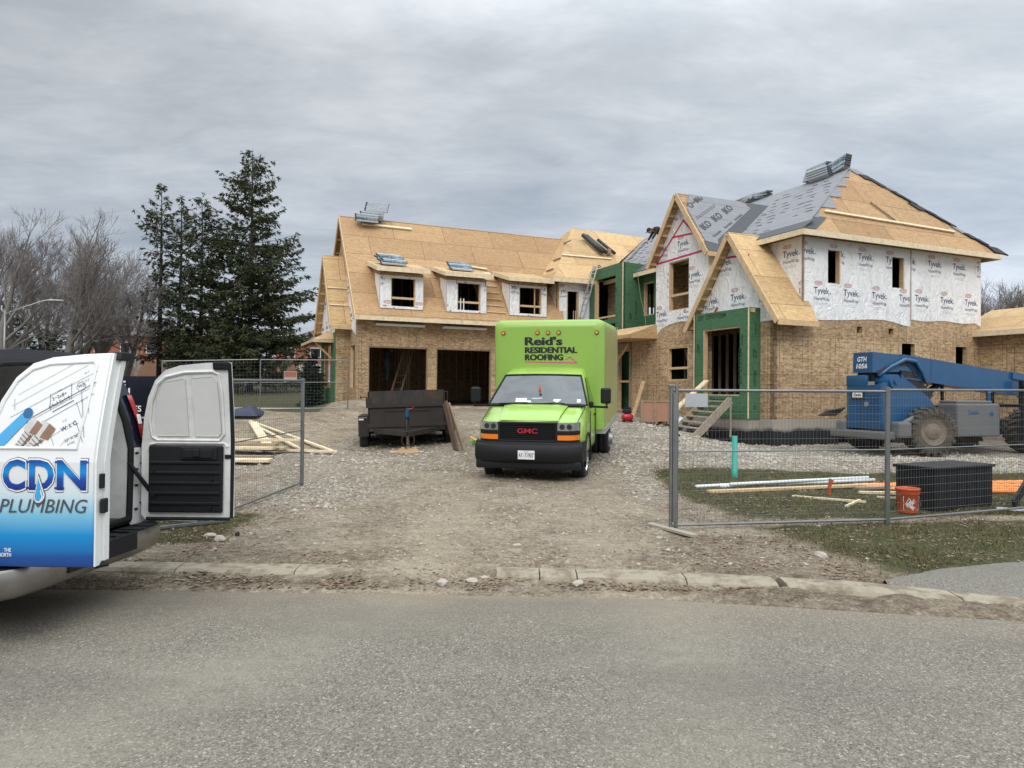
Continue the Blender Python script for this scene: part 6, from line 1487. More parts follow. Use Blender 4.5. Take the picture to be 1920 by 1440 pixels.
    seg((-.2, -.07, 2.44), (4.6, -.07, 1.98), .54, .68, .52, .66); seg((4.6, -.07, 1.98), (5.6, -.07, 1.8), .40, .46, .36, .5); seg((5.3, -.07, 1.8), (5.9, -.07, 1.3), .5, .4, .4, .5)
    mb.beam((4.2, -.36, 2.26), (4.8, -.36, 2.2), .08, .2); mb.box((.9, -.345, 2.0), (.93, -.335, 2.66)); mb.beam((-.1, -.35, 2.12), (4.4, -.35, 1.68), .03, .05)
    b_ = mb.build('boom', 'blue_paint', T, auto=30)
    mb = MB(); Qs = lambda a, b: (-1.366, -a, b)
    stamp(mb, 'GTH', -.10, 2.56, .125, Qs, 0, .03, shear=.15, w=.32); stamp(mb, '1056', -.14, 2.37, .125, Qs, 0, .03, shear=.15, w=.38); mb.build('lettering', 'text_white', b_)
    # lift arms under the boom, hydraulic lines, dark pivot
    mb = MB(); mb.beam((-.2, -.30, 2.42), (.9, -.30, 1.55), .10, .28); mb.beam((-.2, .16, 2.42), (.9, .16, 1.55), .10, .28); mb.tube([(.2, -.07, 1.2), (1.6, -.07, 2.0)], .09, 10)
    mb.beam((.0, -.07, 2.15), (3.6, -.07, 1.86), .34, .05)
    for k in range(3): mb.tube([(-1.2, -.40, 2.22+.03*k), (-.6, -.42, 2.45+.03*k), (.0, -.42, 2.50+.02*k), (.35, -.40, 2.2)], .014, 5)
    mb.box((-1.25, -.3, 1.95), (-.6, .2, 2.35)); mb.build('lift_arm', 'dark_metal', T)
    mb = MB(); mb.smooth = True; mb.tube([(-1.15, -.42, 2.15), (-.7, -.43, 2.42), (-.2, -.43, 2.62), (.2, -.43, 2.58), (.45, -.41, 2.3), (.6, -.4, 2.0)], [.05, .055, .06, .06, .05, .04], 8); mb.build('hose_guard', 'blue_paint', T)
    # engine pod at the near side
    mb = MB(); mb.bbox((.95, -1.12, .50), (2.62, -.48, 1.42), .05); mb.bbox((1.0, -1.05, 1.42), (2.4, -.5, 1.50), .03); mb.build('engine_cover', 'grey_plastic', T)
    mb = MB(); stamp(mb, 'Genie', 1.35, 1.12, .12, lambda a, b: (a, -1.125, b), 0, .02, w=.42); mb.box((2.2, -1.128, 1.08), (2.34, -1.124, 1.18)); mb.build('lettering', 'blue_paint', T)
    mb = MB(); mb.bbox((2.62, -.9, .5), (2.95, -.4, 1.3), .04); mb.tube([(2.75, -.7, 1.3), (2.75, -.7, 1.72), (2.85, -.7, 1.8)], .05, 8); mb.build('exhaust', 'blue_paint', T)
    # cab on the far side
    mb = MB(); c0, c1, d0, d1, z0_, z1_ = .55, 2.2, .32, 1.15, .9, 2.35
    for x in (c0, c1):
        for y in (d0, d1): mb.beam((x, y, z0_), (x+.06*(1 if x == c0 else -1), y, z1_), .07, .07)
    mb.box((c0, d0, z1_), (c1, d1, z1_+.06)); mb.box((c0, d0, z0_), (c1, d1, 1.35)); mb.bbox((1.0, .5, 1.3), (1.45, .95, 1.45), .04); mb.bbox((.95, .5, 1.4), (1.05, .95, 1.95), .04); mb.beam((c0, d0-.01, 1.35), (c1, d0-.01, 2.3), .03, .03); mb.build('cab', 'dark_metal', T)
    mb = MB(); mb.beam((4.4, -.55, .5), (4.4, -.55, 2.1), .12, .2); mb.beam((4.4, .45, .5), (4.4, .45, 2.1), .12, .2); mb.box((4.35, -.7, .5), (4.45, .6, .62)); mb.box((4.5, -.6, .42), (5.7, -.48, .48)); mb.box((4.5, .38, .42), (5.7, .5, .48)); mb.box((4.35, -.7, 1.3), (4.45, .6, 1.4)); mb.box((3.05, -1.48, .35), (3.25, -1.38, 1.95)); mb.box((3.05, -1.46, 1.7), (4.9, -1.40, 1.9)); mb.box((3.25, -1.46, .4), (4.9, -1.40, 1.1)); mb.build('fork_carriage', 'black_plastic', T)
build_tele()

# ------------------------------------------------------------ temporary fence panels
def fence(p0, p1, z0, z1, h, label, posts=(1, 1), foot=True, pitch=.05):
    p0 = Vector((p0[0], p0[1], z0)); p1 = Vector((p1[0], p1[1], z1)); L_ = math.hypot(p1.x-p0.x, p1.y-p0.y); a = math.atan2(p1.y-p0.y, p1.x-p0.x); sl = (z1-z0)/L_
    T = thing('site_fence', label, 'fence', tuple(p0), a, 'temporary steel mesh fence panels round the site')
    for x, on in ((0, posts[0]), (L_, posts[1])):
        if on: mb = MB(); mb.tube([(x, 0, sl*x-.04), (x, 0, sl*x+h)], .024 if on == 1 else .034, 10); mb.build('post', 'grey_metal', T)
    for z in (.05, .97, h-.04):
        mb = MB(); mb.tube([(.02, 0, z), (L_-.02, 0, z+sl*L_)], .017 if z != .97 else .010, 8); mb.build('rail', 'grey_metal', T)
    mb = MB(); x = pitch
    while x < L_-.02: mb.tube([(x, .012, .05+sl*x), (x, .012, h-.04+sl*x)], .0017, 3, caps=False); x += pitch
    z = .15
    while z < h-.08: mb.tube([(0, .016, z), (L_, .016, z+sl*L_)], .0017, 3, caps=False); z += .108
    mb.build('wire_mesh', 'wire', T)
    return T
zf = lambda x, y: terrain_z(x, y)
P0, P1, P2, P3 = (2.00, 8.93), (4.97, 9.42), (7.72, 10.50), (10.3, 11.7)
f1 = fence(P0, P1, .10, .11, 1.78, 'right fence panel beside the drive with a blank metal plate on it', (1, 0))
mb = MB(); mb.tube([(.065, -.01, -.04), (.065, -.01, 1.81)], .024, 10); mb.bbox((-.04, -.03, 1.78), (.10, .02, 1.81), .006); mb.box((.015, -.03, .1), (.05, -.01, 1.7)); mb.build('post', 'grey_metal', f1)
mb = MB(); mb.bbox((.17, -.035, 1.53), (.47, -.028, 1.70), .002); mb.build('plate', 'alu', f1)
f2 = fence(P1, P2, .11, .13, 1.80, 'second fence panel from the drive, in front of the black box and bucket', (2, 1))
f3 = fence(P2, P3, .13, .14, 1.80, 'rightmost fence panel running off the edge of the photo', (0, 1))
for i, (x, y, a, lb) in enumerate(((1.95, 8.9, 118, 'pale flat fence foot under the fence post nearest the drive'), (-3.90, 8.96, 40, 'long metal fence foot on the grass below the open van door'), (7.72, 10.5, 60, 'fence foot beneath the post right of the black box'))):
    mb = MB(); l = .5; mb.beam((-l, 0, .02), (l*.7, 0, .02), .10 if i != 1 else .06, .03)
    if i == 1: mb.tube([(.02, .02, 0), (.02, .02, .22)], .03, 8); mb.tube([(.1, .02, 0), (.1, .02, .22)], .03, 8)
    o = mb.build('ground_stand', 'kerb_concrete' if i == 0 else 'grey_metal'); o.location = (x, y, zf(x, y)+.01); o.rotation_euler = (0, 0, R(a)); tag(o, lb, 'fence foot', 'fence feet')
L0, L1, L2 = (-3.67, 12.5), (-3.93, 9.0), (-6.85, 9.55)
f4 = fence(L0, L1, .13, .08, 1.88, 'left fence panel running back from the van door towards the trailer', (2, 1), pitch=.075)
f5 = fence(L1, L2, .08, .08, 1.88, 'left fence panel behind the van carrying the black banner', (0, 1))
# second line of fence far left, closing the lot
f6 = fence((-8.7, 24.6), (-5.9, 25.6), gz(-8.7, 24.6), gz(-5.9, 25.6), 1.8, 'distant fence panel beyond the dirt, left of the garage', (1, 1), pitch=.12)
f7 = fence((-11.6, 23.6), (-8.75, 24.58), gz(-11.6, 23.6), gz(-8.75, 24.58), 1.8, 'distant fence panel further left, behind the lumber pile', (1, 0), pitch=.12)
mb = MB(); mb.box((-.95, -.02, -.42), (.95, -.005, .42)); Qb = lambda a, b: (a, -.024, b)
stamp(mb, 'HOMES', -.14, -.03, .075, Qb, 1, .012, w=.42); stamp(mb, 'structural steel installation', -.35, -.115, .028, Qb, 1, 0, w=.88); stamp(mb, 'homes.com', -.20, -.27, .07, Qb, 1, .004, w=.40)
for k in range(3):
    r_ = .06+.045*k; strip2(mb, [(.14+r_*math.cos(R(a))-.10, .20+r_*math.sin(R(a))) for a in range(90, 215, 12)], .022, Qb, 1)
strip2(mb, [(.10, .26), (.10, .10), (.06, .07)], .025, Qb, 1); strip2(mb, [(.10, .15), (.03, .15)], .02, Qb, 1)
bn = mb.build('banner', ['black_gloss', 'text_white']); bn.location = (-4.98, 9.13, 1.54); bn.rotation_euler = (0, 0, math.atan2(-.55, 2.92)); tag(bn, 'black banner with white lettering fixed to the left fence', 'banner')

# ------------------------------------------------------------ things on the lot
def put(o, x, y, dz=0, rz=0): o.location = (x, y, terrain_z(x, y)+dz); o.rotation_euler = (0, 0, rz)
# green sewer pipe
mb = MB(); mb.smooth = True; mb.lathe([(.001, .80), (.045, .80), (.052, .80), (.052, .16), (.06, .155), (.062, .0), (.062, -.1)], (0, 0, 0), 'Z', 18); o = mb.build('stand_pipe', 'pipe_green'); put(o, 4.32, 13.8); tag(o, 'upright green plastic pipe sticking out of the grass', 'pipe')
# long white pipes
for i, (a, b, r_) in enumerate((((3.3, 12.75, .1), (6.6, 13.9, .13), .035), ((3.75, 12.78, .10), (7.0, 13.75, .13), .035), ((3.9, 12.70, .16), (6.9, 13.78, .18), .03))):
    mb = MB(); mb.smooth = True; mb.tube([(a[0], a[1], a[2]+r_), (b[0], b[1], b[2]+r_)], r_, 10); o = mb.build('white_pipe', 'pipe_white'); tag(o, ['long white pipe lying on the lawn, the one reaching furthest left', 'long white pipe lying nearest the wooden planks', 'thin white pipe resting on top of the other two'][i], 'pipe', 'white pipes on the lawn')
def plank(a, b, w, h, label, group, mat='lumber', name='plank', tilt=(0, 0, 1)):
    mb = MB(); a = Vector(a); b = Vector(b); m = (a+b)/2; mb.beam(a-m, b-m, w, h, up=tilt); o = mb.build(name, mat); o.location = m; return tag(o, label, 'plank', group)
G1 = 'planks lying on the right lawn'
plank((3.35, 12.1, .14), (6.75, 13.1, .16), .14, .04, 'longest brown plank in front of the white pipes', G1)
plank((6.1, 12.6, .15), (8.2, 13.2, .16), .14, .04, 'plank running from the pipes towards the black box', G1, 'lumber_old')
plank((4.65, 11.8, .12), (5.55, 11.15, .13), .05, .03, 'thin stick on the grass below the long plank', G1, 'lumber_pale')
plank((5.05, 10.75, .12), (5.55, 11.35, .13), .04, .03, 'short stick crossing another near the grass marker', G1, 'lumber_pale')
plank((5.9, 12.1, .15), (7.4, 12.0, .15), .09, .04, 'pale plank lying left of the black box', G1, 'lumber_pale')
plank((6.0, 11.7, .13), (6.9, 11.3, .13), .05, .03, 'short pale stick left of the orange bucket', G1, 'lumber_pale')
mb = MB(); mb.beam((0, 0, 0), (.02, 0, .28), .07, .02); mb.beam((0, 0, .12), (.05, 0, .26), .09, .02); o = mb.build('marker_flag', 'bucket_orange'); put(o, 5.35, 12.0); tag(o, 'small orange marker flag in front of the long plank', 'marker')
# black box
mb = MB(); mb.bbox((0, 0, 0), (1.46, .62, .62), .015); mb.bbox((-.03, -.03, .60), (1.49, .65, .645), .01)
for i in range(6): mb.box((.06+i*.24, -.006, .05), (.075+i*.24, .0, .6))
o = mb.build('storage_box', 'tarp_black' if 'tarp_black' in MATS else 'black_plastic'); put(o, 6.22, 10.46, .0, math.atan2(.46, .89)); o.location.z = .10; tag(o, 'large black box on the lawn beside the orange bucket', 'box')
mb = MB(); mb.smooth = True; mb.lathe([(.001, .01), (.125, .0), (.13, .02), (.155, .33), (.165, .335), (.165, .36), (.15, .365), (.145, .34), (.12, .03), (.001, .03)], (0, 0, 0), 'Z', 28); mb.smooth = False
for z in (.28, .30, .315): mb.lathe([(.153, z), (.163, z+.004), (.153, z+.008)], (0, 0, 0), 'Z', 28)
def cyl(a, b, l=.0): t_ = a/.15-1.75; return ((.138+b*.06+.003)*math.cos(t_), (.138+b*.06+.003)*math.sin(t_), b)
mb.cur = 1; strip2(mb, [(-.1, .05), (.13, .05), (.13, .25), (-.1, .25), (-.1, .05)], .006, cyl, 1); stamp(mb, 'THE', -.07, .20, .045, cyl, 1, .01, rot=R(-38)); stamp(mb, 'HOME', -.085, .14, .05, cyl, 1, .02, rot=R(-38), w=.14); stamp(mb, 'DEPOT', -.05, .09, .05, cyl, 1, .02, rot=R(38), w=.15)
bk = mb.build('bucket', ['bucket_orange', 'plate_white']); put(bk, 5.76, 10.36); tag(bk, 'orange plastic bucket standing against the black box', 'bucket')
mb = MB(); mb.tube([(.16, 0, .32), (.20, .02, .15), (.17, -.02, .08), (-.1, -.165, .1), (-.16, 0, .32)], .003, 5); mb.build('handle', 'wire', bk)
# orange pipes on the grass
for i in range(7):
    a = Vector((6.35+i*.02, 13.2-.07*i, .13)); b = Vector((10.6, 13.9-.30*i, .15+.03*(i % 2))); mb = MB(); n = 40; rs = [.034 if k % 2 else .042 for k in range(n)]
    mb.tube([a+(b-a)*k/(n-1) for k in range(n)], rs, 7); o = mb.build('orange_pipe', 'orange_pipe'); tag(o, 'orange pipe in the fan of pipes lying behind the black box', 'pipe', 'fan of orange pipes behind the black box')
plank((7.75, 11.0, .14), (8.95, 11.9, .92), .04, .14, 'black board leaning up at the far right behind the fence', 'leaning boards', 'black_plastic')
plank((7.25, 10.65, .13), (7.85, 10.4, .12), .04, .03, 'pale stick at the right end of the black box', G1, 'plate_white')
# entrance steps
ST = thing('wooden_steps', 'rough site stairs leading up to the green door opening', 'stairs', (0, 0, 0))
def build_steps():
    lo = Vector(hw(-3.6, 2.1, .40)); hi = Vector(hw(-2.1, 2.1, 1.60)); lo2 = Vector(hw(-3.6, .95, .34)); hi2 = Vector(hw(-2.1, .95, 1.60))
    for a, b in ((lo, hi), (lo2, hi2)): mb = MB(); mb.beam(a, b, .045, .26); mb.build('stringer', 'lumber_old2', ST)
    for k in range(7):
        f = (k+.6)/7.2; p = lo.lerp(hi, f)+Vector((0, 0, .06)); q = lo2.lerp(hi2, f)+Vector((0, 0, .06)); mb = MB(); mb.beam(p, q, .24, .04); mb.build('tread', 'lumber_old2', ST)
    for p in (hi, hi2): mb = MB(); mb.beam(p+Vector((0, 0, .1)), p-Vector((0, 0, 1.2)), .045, .1, up=(0, 1, 0)); mb.build('leg', 'lumber_old2', ST)
lumber('lumber_old2', (.34, .29, .22)); build_steps()
plank(hw(-4.2, 2.6, .35), hw(-1.85, 2.45, 2.25), .26, .05, 'two long pale boards leaning into the doorway beside the steps', 'leaning boards', 'lumber_pale')
plank(hw(-1.9, 6.9, .9), hw(-1.5, 6.75, 2.3), .03, .14, 'narrow board leaning on the wall above the crate', 'leaning boards', 'lumber')
# plywood crate, compressor
CR = thing('plywood_crate', 'reddish plywood crate with battens against the court wall', 'crate', (4.30, 23.7, gz(4.3, 23.7)-.02), R(-8))
mb = MB(); mb.box((0, 0, .08), (.98, .6, .74)); mb.build('panel', 'crate_wood', CR)
mb = MB(); mb.box((-.02, -.02, .72), (1.0, .62, .76)); [mb.box((x, -.035, .06), (x+.08, -.0, .74)) for x in (0, .42, .9)]; [mb.box((x, 0, 0), (x+.1, .6, .08)) for x in (.02, .45, .86)]; mb.box((-.03, .02, .06), (0, .1, .74)); mb.build('batten', 'crate_wood2' if 'crate_wood2' in MATS else 'lumber_old', CR)
CP = thing('air_compressor', 'small red air compressor on the ground left of the crate', 'compressor', (3.88, 23.9, gz(3.9, 23.9)+.0), R(10))
mb = MB(); mb.smooth = True; mb.lathe([(.001, -.19), (.08, -.18), (.13, -.12), (.14, 0), (.13, .12), (.08, .18), (.001, .19)], (0, 0, .16), 'X', 16); mb.build('tank', 'red_tank', CP)
mb = MB(); mb.bbox((-.13, -.1, .28), (.1, .1, .42), .03); mb.tube([(-.18, 0, .3), (-.15, 0, .46), (.12, 0, .46), (.16, 0, .3)], .012, 6); mb.box((-.16, -.1, 0), (-.1, .1, .05)); mb.box((.1, -.1, 0), (.16, .1, .05)); mb.build('pump', 'black_plastic', CP)
for i, (x, y, s, m_, lb) in enumerate(((5.75, 24.2, .22, 'house_wrap_white', 'crumpled white wrap scrap behind the steps'), (4.8, 20.6, .06, 'black_plastic', 'small black lump on the gravel right of the truck'), (9.35, 12.35, .16, 'house_wrap_white', 'white sack behind the rightmost fence'), (-3.2, 8.35, .03, 'black_plastic', 'dark rag on the dirt under the open van door'))):
    mb = MB(); bm = bmesh.new(); bmesh.ops.create_icosphere(bm, subdivisions=3, radius=s)
    for v in bm.verts: v.co *= 1+.6*noise.noise(v.co/s*1.6+Vector((i, 0, 0))); v.co.z *= 1.5 if i == 0 else .8
    mb.from_bm(bm); o = mb.build('debris', m_, smooth=True); put(o, x, y, s*.6); tag(o, lb, 'scrap', 'scraps lying about the site')
# planks and tools leaning by the trailer, wood blocks under the tongue
G2 = 'boards leaning beside the trailer'
plank((-1.33, 17.3, .33), (-1.68, 17.9, 1.52), .05, .2, 'dark weathered board leaning on the trailer side', G2, 'lumber_dark_dim_alu')
plank((-1.15, 17.35, .34), (-1.60, 18.0, 1.50), .04, .09, 'thin board leaning outermost against the trailer', G2, 'lumber_old')
G3 = 'wood blocks under the trailer tongue'
for i, (x, y, z, l, w, a) in enumerate(((-2.50, 17.08, .36, .80, .2, 3), (-2.46, 17.10, .405, .46, .16, -4), (-2.46, 17.12, .45, .36, .12, 2))):
    mb = MB(); mb.bbox((-l/2, -w/2, -.022), (l/2, w/2, .022), .004); o = mb.build('wood_block', 'lumber'); o.location = (x, y, z-.02); o.rotation_euler = (0, 0, R(a)); tag(o, ['bottom and longest board under the trailer tongue', 'middle board of the pile under the trailer tongue', 'top board directly under the trailer jack'][i], 'wood block', G3)
mb = MB(); mb.tube([(0, 0, .1), (.16, -.1, .02)], .03, 8); o = mb.build('tool', 'tool_yellow' if 'tool_yellow' in MATS else 'amber_lens'); put(o, -1.05, 18.2, .1); tag(o, 'yellow tool lying between trailer and truck', 'tool')
mb = MB(); mb.bbox((-.1, -.08, 0), (.1, .08, .1), .03); o = mb.build('tool_bag', 'tool_green'if 'tool_green' in MATS else 'pipe_green'); put(o, -.92, 18.25, .02); tag(o, 'bright green tool lying beside the yellow one', 'tool')
# lumber on the left lot
G4 = 'loose lumber on the dirt left of the drive'
def gp(x, y, d=.04): return (x, y, gz(x, y)+d)
plank(gp(-8.3, 22.6, .05), gp(-4.2, 16.9, .06), .09, .04, 'long pale stud pointing from the mound towards the trailer', G4, 'lumber_pale')
plank(gp(-8.2, 22.3, .05), gp(-4.9, 16.8, .06), .09, .04, 'second long pale stud lying beside the first', G4, 'lumber_pale')
plank(gp(-8.1, 22.3, .05), gp(-6.0, 17.5, .08), .24, .05, 'wide pale plank crossing down to the lumber pile', G4, 'lumber_pale')
plank(gp(-5.9, 16.8, .05), gp(-4.15, 16.95, .06), .09, .05, 'pale stud lying level with the ends of the long ones', G4, 'lumber_pale')
for i, (x, y, z, l, w, m_, a) in enumerate(((-6.6, 16.6, .10, 2.6, .3, 'lumber', 3), (-6.65, 16.2, .16, 2.5, .25, 'lumber_pale', 1), (-6.3, 16.9, .26, 2.6, .12, 'lumber_pale', 5), (-6.4, 15.5, .06, 2.4, .25, 'lumber_old', 2), (-6.2, 14.9, .08, 2.3, .35, 'lumber_pale', 4), (-5.8, 12.4, .06, 1.6, .22, 'lumber', 6), (-6.6, 16.45, .21, 2.4, .2, 'lumber_old', -1))):
    mb = MB(); mb.bbox((-l/2, -w/2, -.03), (l/2, w/2, .03), .004); o = mb.build('board', m_); o.location = (x, y, gz(x, y)+z); o.rotation_euler = (0, 0, R(a))
    tag(o, ['lowest wide board of the lumber pile behind the left fence', 'pale board second from the bottom of that lumber pile', 'thin long board on top of the lumber pile', 'weathered board lying just in front of the lumber pile', 'wide pale board nearest the fence in front of the pile', 'single short board lying close to the left fence', 'weathered board in the middle of the lumber pile'][i], 'board', G4)
# tarp, yard sign, ladder in the garage, ladder on the porch
mb = MB(); bm = bmesh.new(); bmesh.ops.create_grid(bm, x_segments=14, y_segments=14, size=1)
for v in bm.verts: d = max(abs(v.co.x), abs(v.co.y)); v.co.z = .75*(1-d)**.6*(1+.3*noise.noise(v.co*2)) ; v.co.x *= .85
mb.from_bm(bm); o = mb.build('tarp', 'tarp_navy', smooth=True); put(o, -8.75, 23.6, -.03); o.scale = (.6, .6, .45); tag(o, 'dark blue tarp heaped over a pile behind the left fence', 'tarp')
SG = thing('yard_sign', 'small red and white sign fixed to the distant fence', 'sign', (-7.75, 24.9, gz(-7.75, 24.9)+1.25), R(18)); mb = MB(); mb.box((-.22, -.03, -.15), (.22, -.015, .20)); mb.build('panel', 'siding_grey', SG); mb = MB(); mb.box((-.2, -.036, .0), (.2, -.031, .18)); mb.build('panel', 'brick_red', SG)
def ladder(name, label, a, b, w, rungs, mat, side):
    a = Vector(a); b = Vector(b); T = thing(name, label, 'ladder', tuple(a)); s = Vector(side).normalized()*w/2; d = b-a
    for k in (1, -1): mb = MB(); mb.beam(s*k, d+s*k, .03, .08, up=tuple(side)); mb.build('rail', mat, T)
    mb = MB()
    for i in range(rungs): p = d*((i+.5)/rungs); mb.tube([p-s, p+s], .016, 6)
    mb.build('rungs', mat, T); return T
ladder('ladder', 'aluminium ladder standing inside the left garage bay', hw(-10.15, 13.2, 1.15), hw(-9.0, 13.9, 4.4), .42, 11, 'lumber_dark_dim_alu', (math.cos(HA), math.sin(HA), 0))  # dark brown paints the garage's shade onto the aluminium
ladder('ladder', 'long aluminium ladder against the upper green porch', hw(-2.5, 10.9, 3.6), hw(-1.06, 11.35, 7.75), .40, 14, 'alu', (-math.sin(HA), math.cos(HA), 0))
for i, (u_, v_) in enumerate(((-1.0, 11.6), (-1.0, 11.15))):
    mb = MB(); mb.lathe([(.04, -.03), (.075, -.03), (.075, .03), (.04, .03), (.04, -.03)], (0, 0, 0), 'Y', 14); o = mb.build('tape_roll', 'red_tank' if i == 0 else 'black_plastic'); o.location = hw(u_, v_, 7.62); tag(o, ['small red roll lying on the edge of the upper green porch', 'black roll beside the ladder head on the green porch'][i], 'roll')
# rolls of membrane on the plywood slope
def roll(u0, v0, z0, u1, v1, z1, r_, label):
    mb = MB(); mb.smooth = True; a = Vector(hw(u0, v0, z0)); b = Vector(hw(u1, v1, z1)); mb.tube([(0, 0, 0), tuple(b-a)], r_, 14); o = mb.build('membrane_roll', 'roll_dark'); o.location = a; tag(o, label, 'roll', 'rolls of roofing membrane on the plywood slope')
simple('roll_dark', (.02, .025, .032), .5, var=.3)
roll(.42, 13.2, 8.78, -.1, 14.3, 9.80, .11, 'leftmost dark membrane roll leaning on the toe board'); roll(.62, 13.2, 8.78, .10, 14.3, 9.78, .10, 'middle dark membrane roll on the plywood slope'); roll(1.15, 13.25, 8.78, .72, 14.2, 9.62, .08, 'rightmost thin membrane roll on the plywood slope')
mb = MB(); mb.bbox((-.1, -.1, 0), (.12, .1, .28), .05); o = mb.build('tool_bag', 'lumber_old'); o.location = hw(.85, 13.35, 8.72); tag(o, 'small brown tool bag between the membrane rolls', 'bag')
# rope over the porch
def rope(label, pts):
    o0 = Vector(pts[0]); mb = MB(); mb.tube([tuple(Vector(p)-o0) for p in pts], .009, 5); o = mb.build('rope', 'rope_tan'); o.location = o0; tag(o, label, 'rope', 'safety ropes on the roof')
simple('rope_tan', (.25, .21, .16), .9)
rope('thin rope hanging from the small eave past the green wall', [hw(-.5, 8.75, 6.98), hw(-.7, 8.2, 5.9), hw(-1.0, 7.4, 4.9), hw(-1.25, 6.9, 3.9), hw(-1.3, 6.8, 1.2)])
rope('dark rope running down the grey underlay towards the gable', [hw(3.6, 14.2, 9.95), hw(2.2, 13.9, 8.98), hw(1.7, 13.8, 8.66), hw(.6, 10.5, 7.90), hw(.1, 9.3, 7.62), hw(.8, 8.6, 8.05), hw(1.1, 7.2, 8.2)])
# shingle bundles
simple('tool_yellow', (.75, .42, .03), .4); simple('tool_green', (.05, .45, .06), .5)
def bundle_proto(mat):
    T = thing('shingle_bundle', 'x', 'shingle bundle'); bm = bmesh.new(); bmesh.ops.create_cube(bm, size=1)
    mb = MB(); mb.bbox((-.5, -.17, 0), (.5, .17, .085), .02); mb.build('wrapper', mat, T)
    mb = MB(); mb.box((-.515, -.155, .01), (-.50, .155, .075)); mb.box((.50, -.155, .01), (.515, .155, .075)); mb.build('shingle_edge', 'shingle_edge', T); return T
BA, BB = bundle_proto('shingle_wrap'), bundle_proto('shingle_grey'); usedp = set()
def bundles(items, label, group):
    """items: (u, v, z, yaw, pitch, roll, kind)"""
    for (u_, v_, z_, yw, pt, ro, kd) in items:
        src = BA if kd == 0 else BB; Mx = Matrix.Rotation(HA+R(yw), 4, 'Z') @ Matrix.Rotation(R(pt), 4, 'X') @ Matrix.Rotation(R(ro), 4, 'Y'); rot = Mx.to_euler()
        if kd in usedp: o = dup(src, hw(u_, v_, z_), rot)
        else: usedp.add(kd); o = src; o.location = hw(u_, v_, z_); o.rotation_euler = rot
        o['label'] = label; o['group'] = group
rb = random.Random(2)
it = []
for k in range(4): it.append((-10.72, 15.08-.02*k, 9.62+.09*k, 0, 12, 0, 0 if k < 2 else 1)); it.append((-11.0, 14.75, 9.42+.09*k, 1, 14, 0, 0 if k == 1 else 1))
for k in range(6): it.append((-10.52+.03*k, 15.05+.06*k, 9.99+.088*k, rb.uniform(-2, 2), 14, -2, 1))
bundles(it, 'shingle bundle in the leaning pile on the ridge over the garage', 'shingle pile on the garage ridge')
it = []
for k in range(5):
    for j in range(2): it.append((-10.50+.05*(k % 2)+j*.08-.02*k, 11.85+.20*k+(.02*j), 7.06+.052*k+.088*j+.05*k, rb.uniform(-4, 4), 15, 0, 0 if (k+2*j) % 3 else 1))
bundles(it, 'blue wrapped shingle bundle fanned out on the leftmost dormer roof', 'shingles on the leftmost dormer')
bundles([(-7.42+.03*k, 12.0+.2*k, 7.09+.10*k, rb.uniform(-4, 4), 15, 0, 0 if k % 3 else 1) for k in range(5)], 'blue wrapped shingle bundle on the middle dormer roof', 'shingles on the middle dormer')
it = []
for k in range(6): it.append((4.32+.02*k, 3.55-.02*k, 10.30+.088*k, 88, -4, 2, 1)); it.append((4.40+.02*k, 2.62+.0*k, 10.26+.088*k, 91, 3, 14, 0 if k in (1, 3, 4) else 1))
for k in range(4): it.append((4.05-.02*k, 3.1, 10.12+.088*k, 90, 30, 0, 1)); it.append((4.75, 2.9, 10.1+.09*k, 90, -28, 4, 0))
bundles(it, 'shingle bundle in the big pile at the peak of the main roof', 'shingle pile on the main peak')
it = []
for k in range(3): it.append((4.38, 7.35+.05*k, 10.31+.088*k, 80+9*k, 3, 4, 1)); it.append((4.4, 6.7-.08*k, 10.29+.088*k, 100-9*k, -3, -5, 1 if k else 0))
bundles(it, 'shingle bundle in the low pile further back on the main ridge', 'low shingle pile on the main ridge')

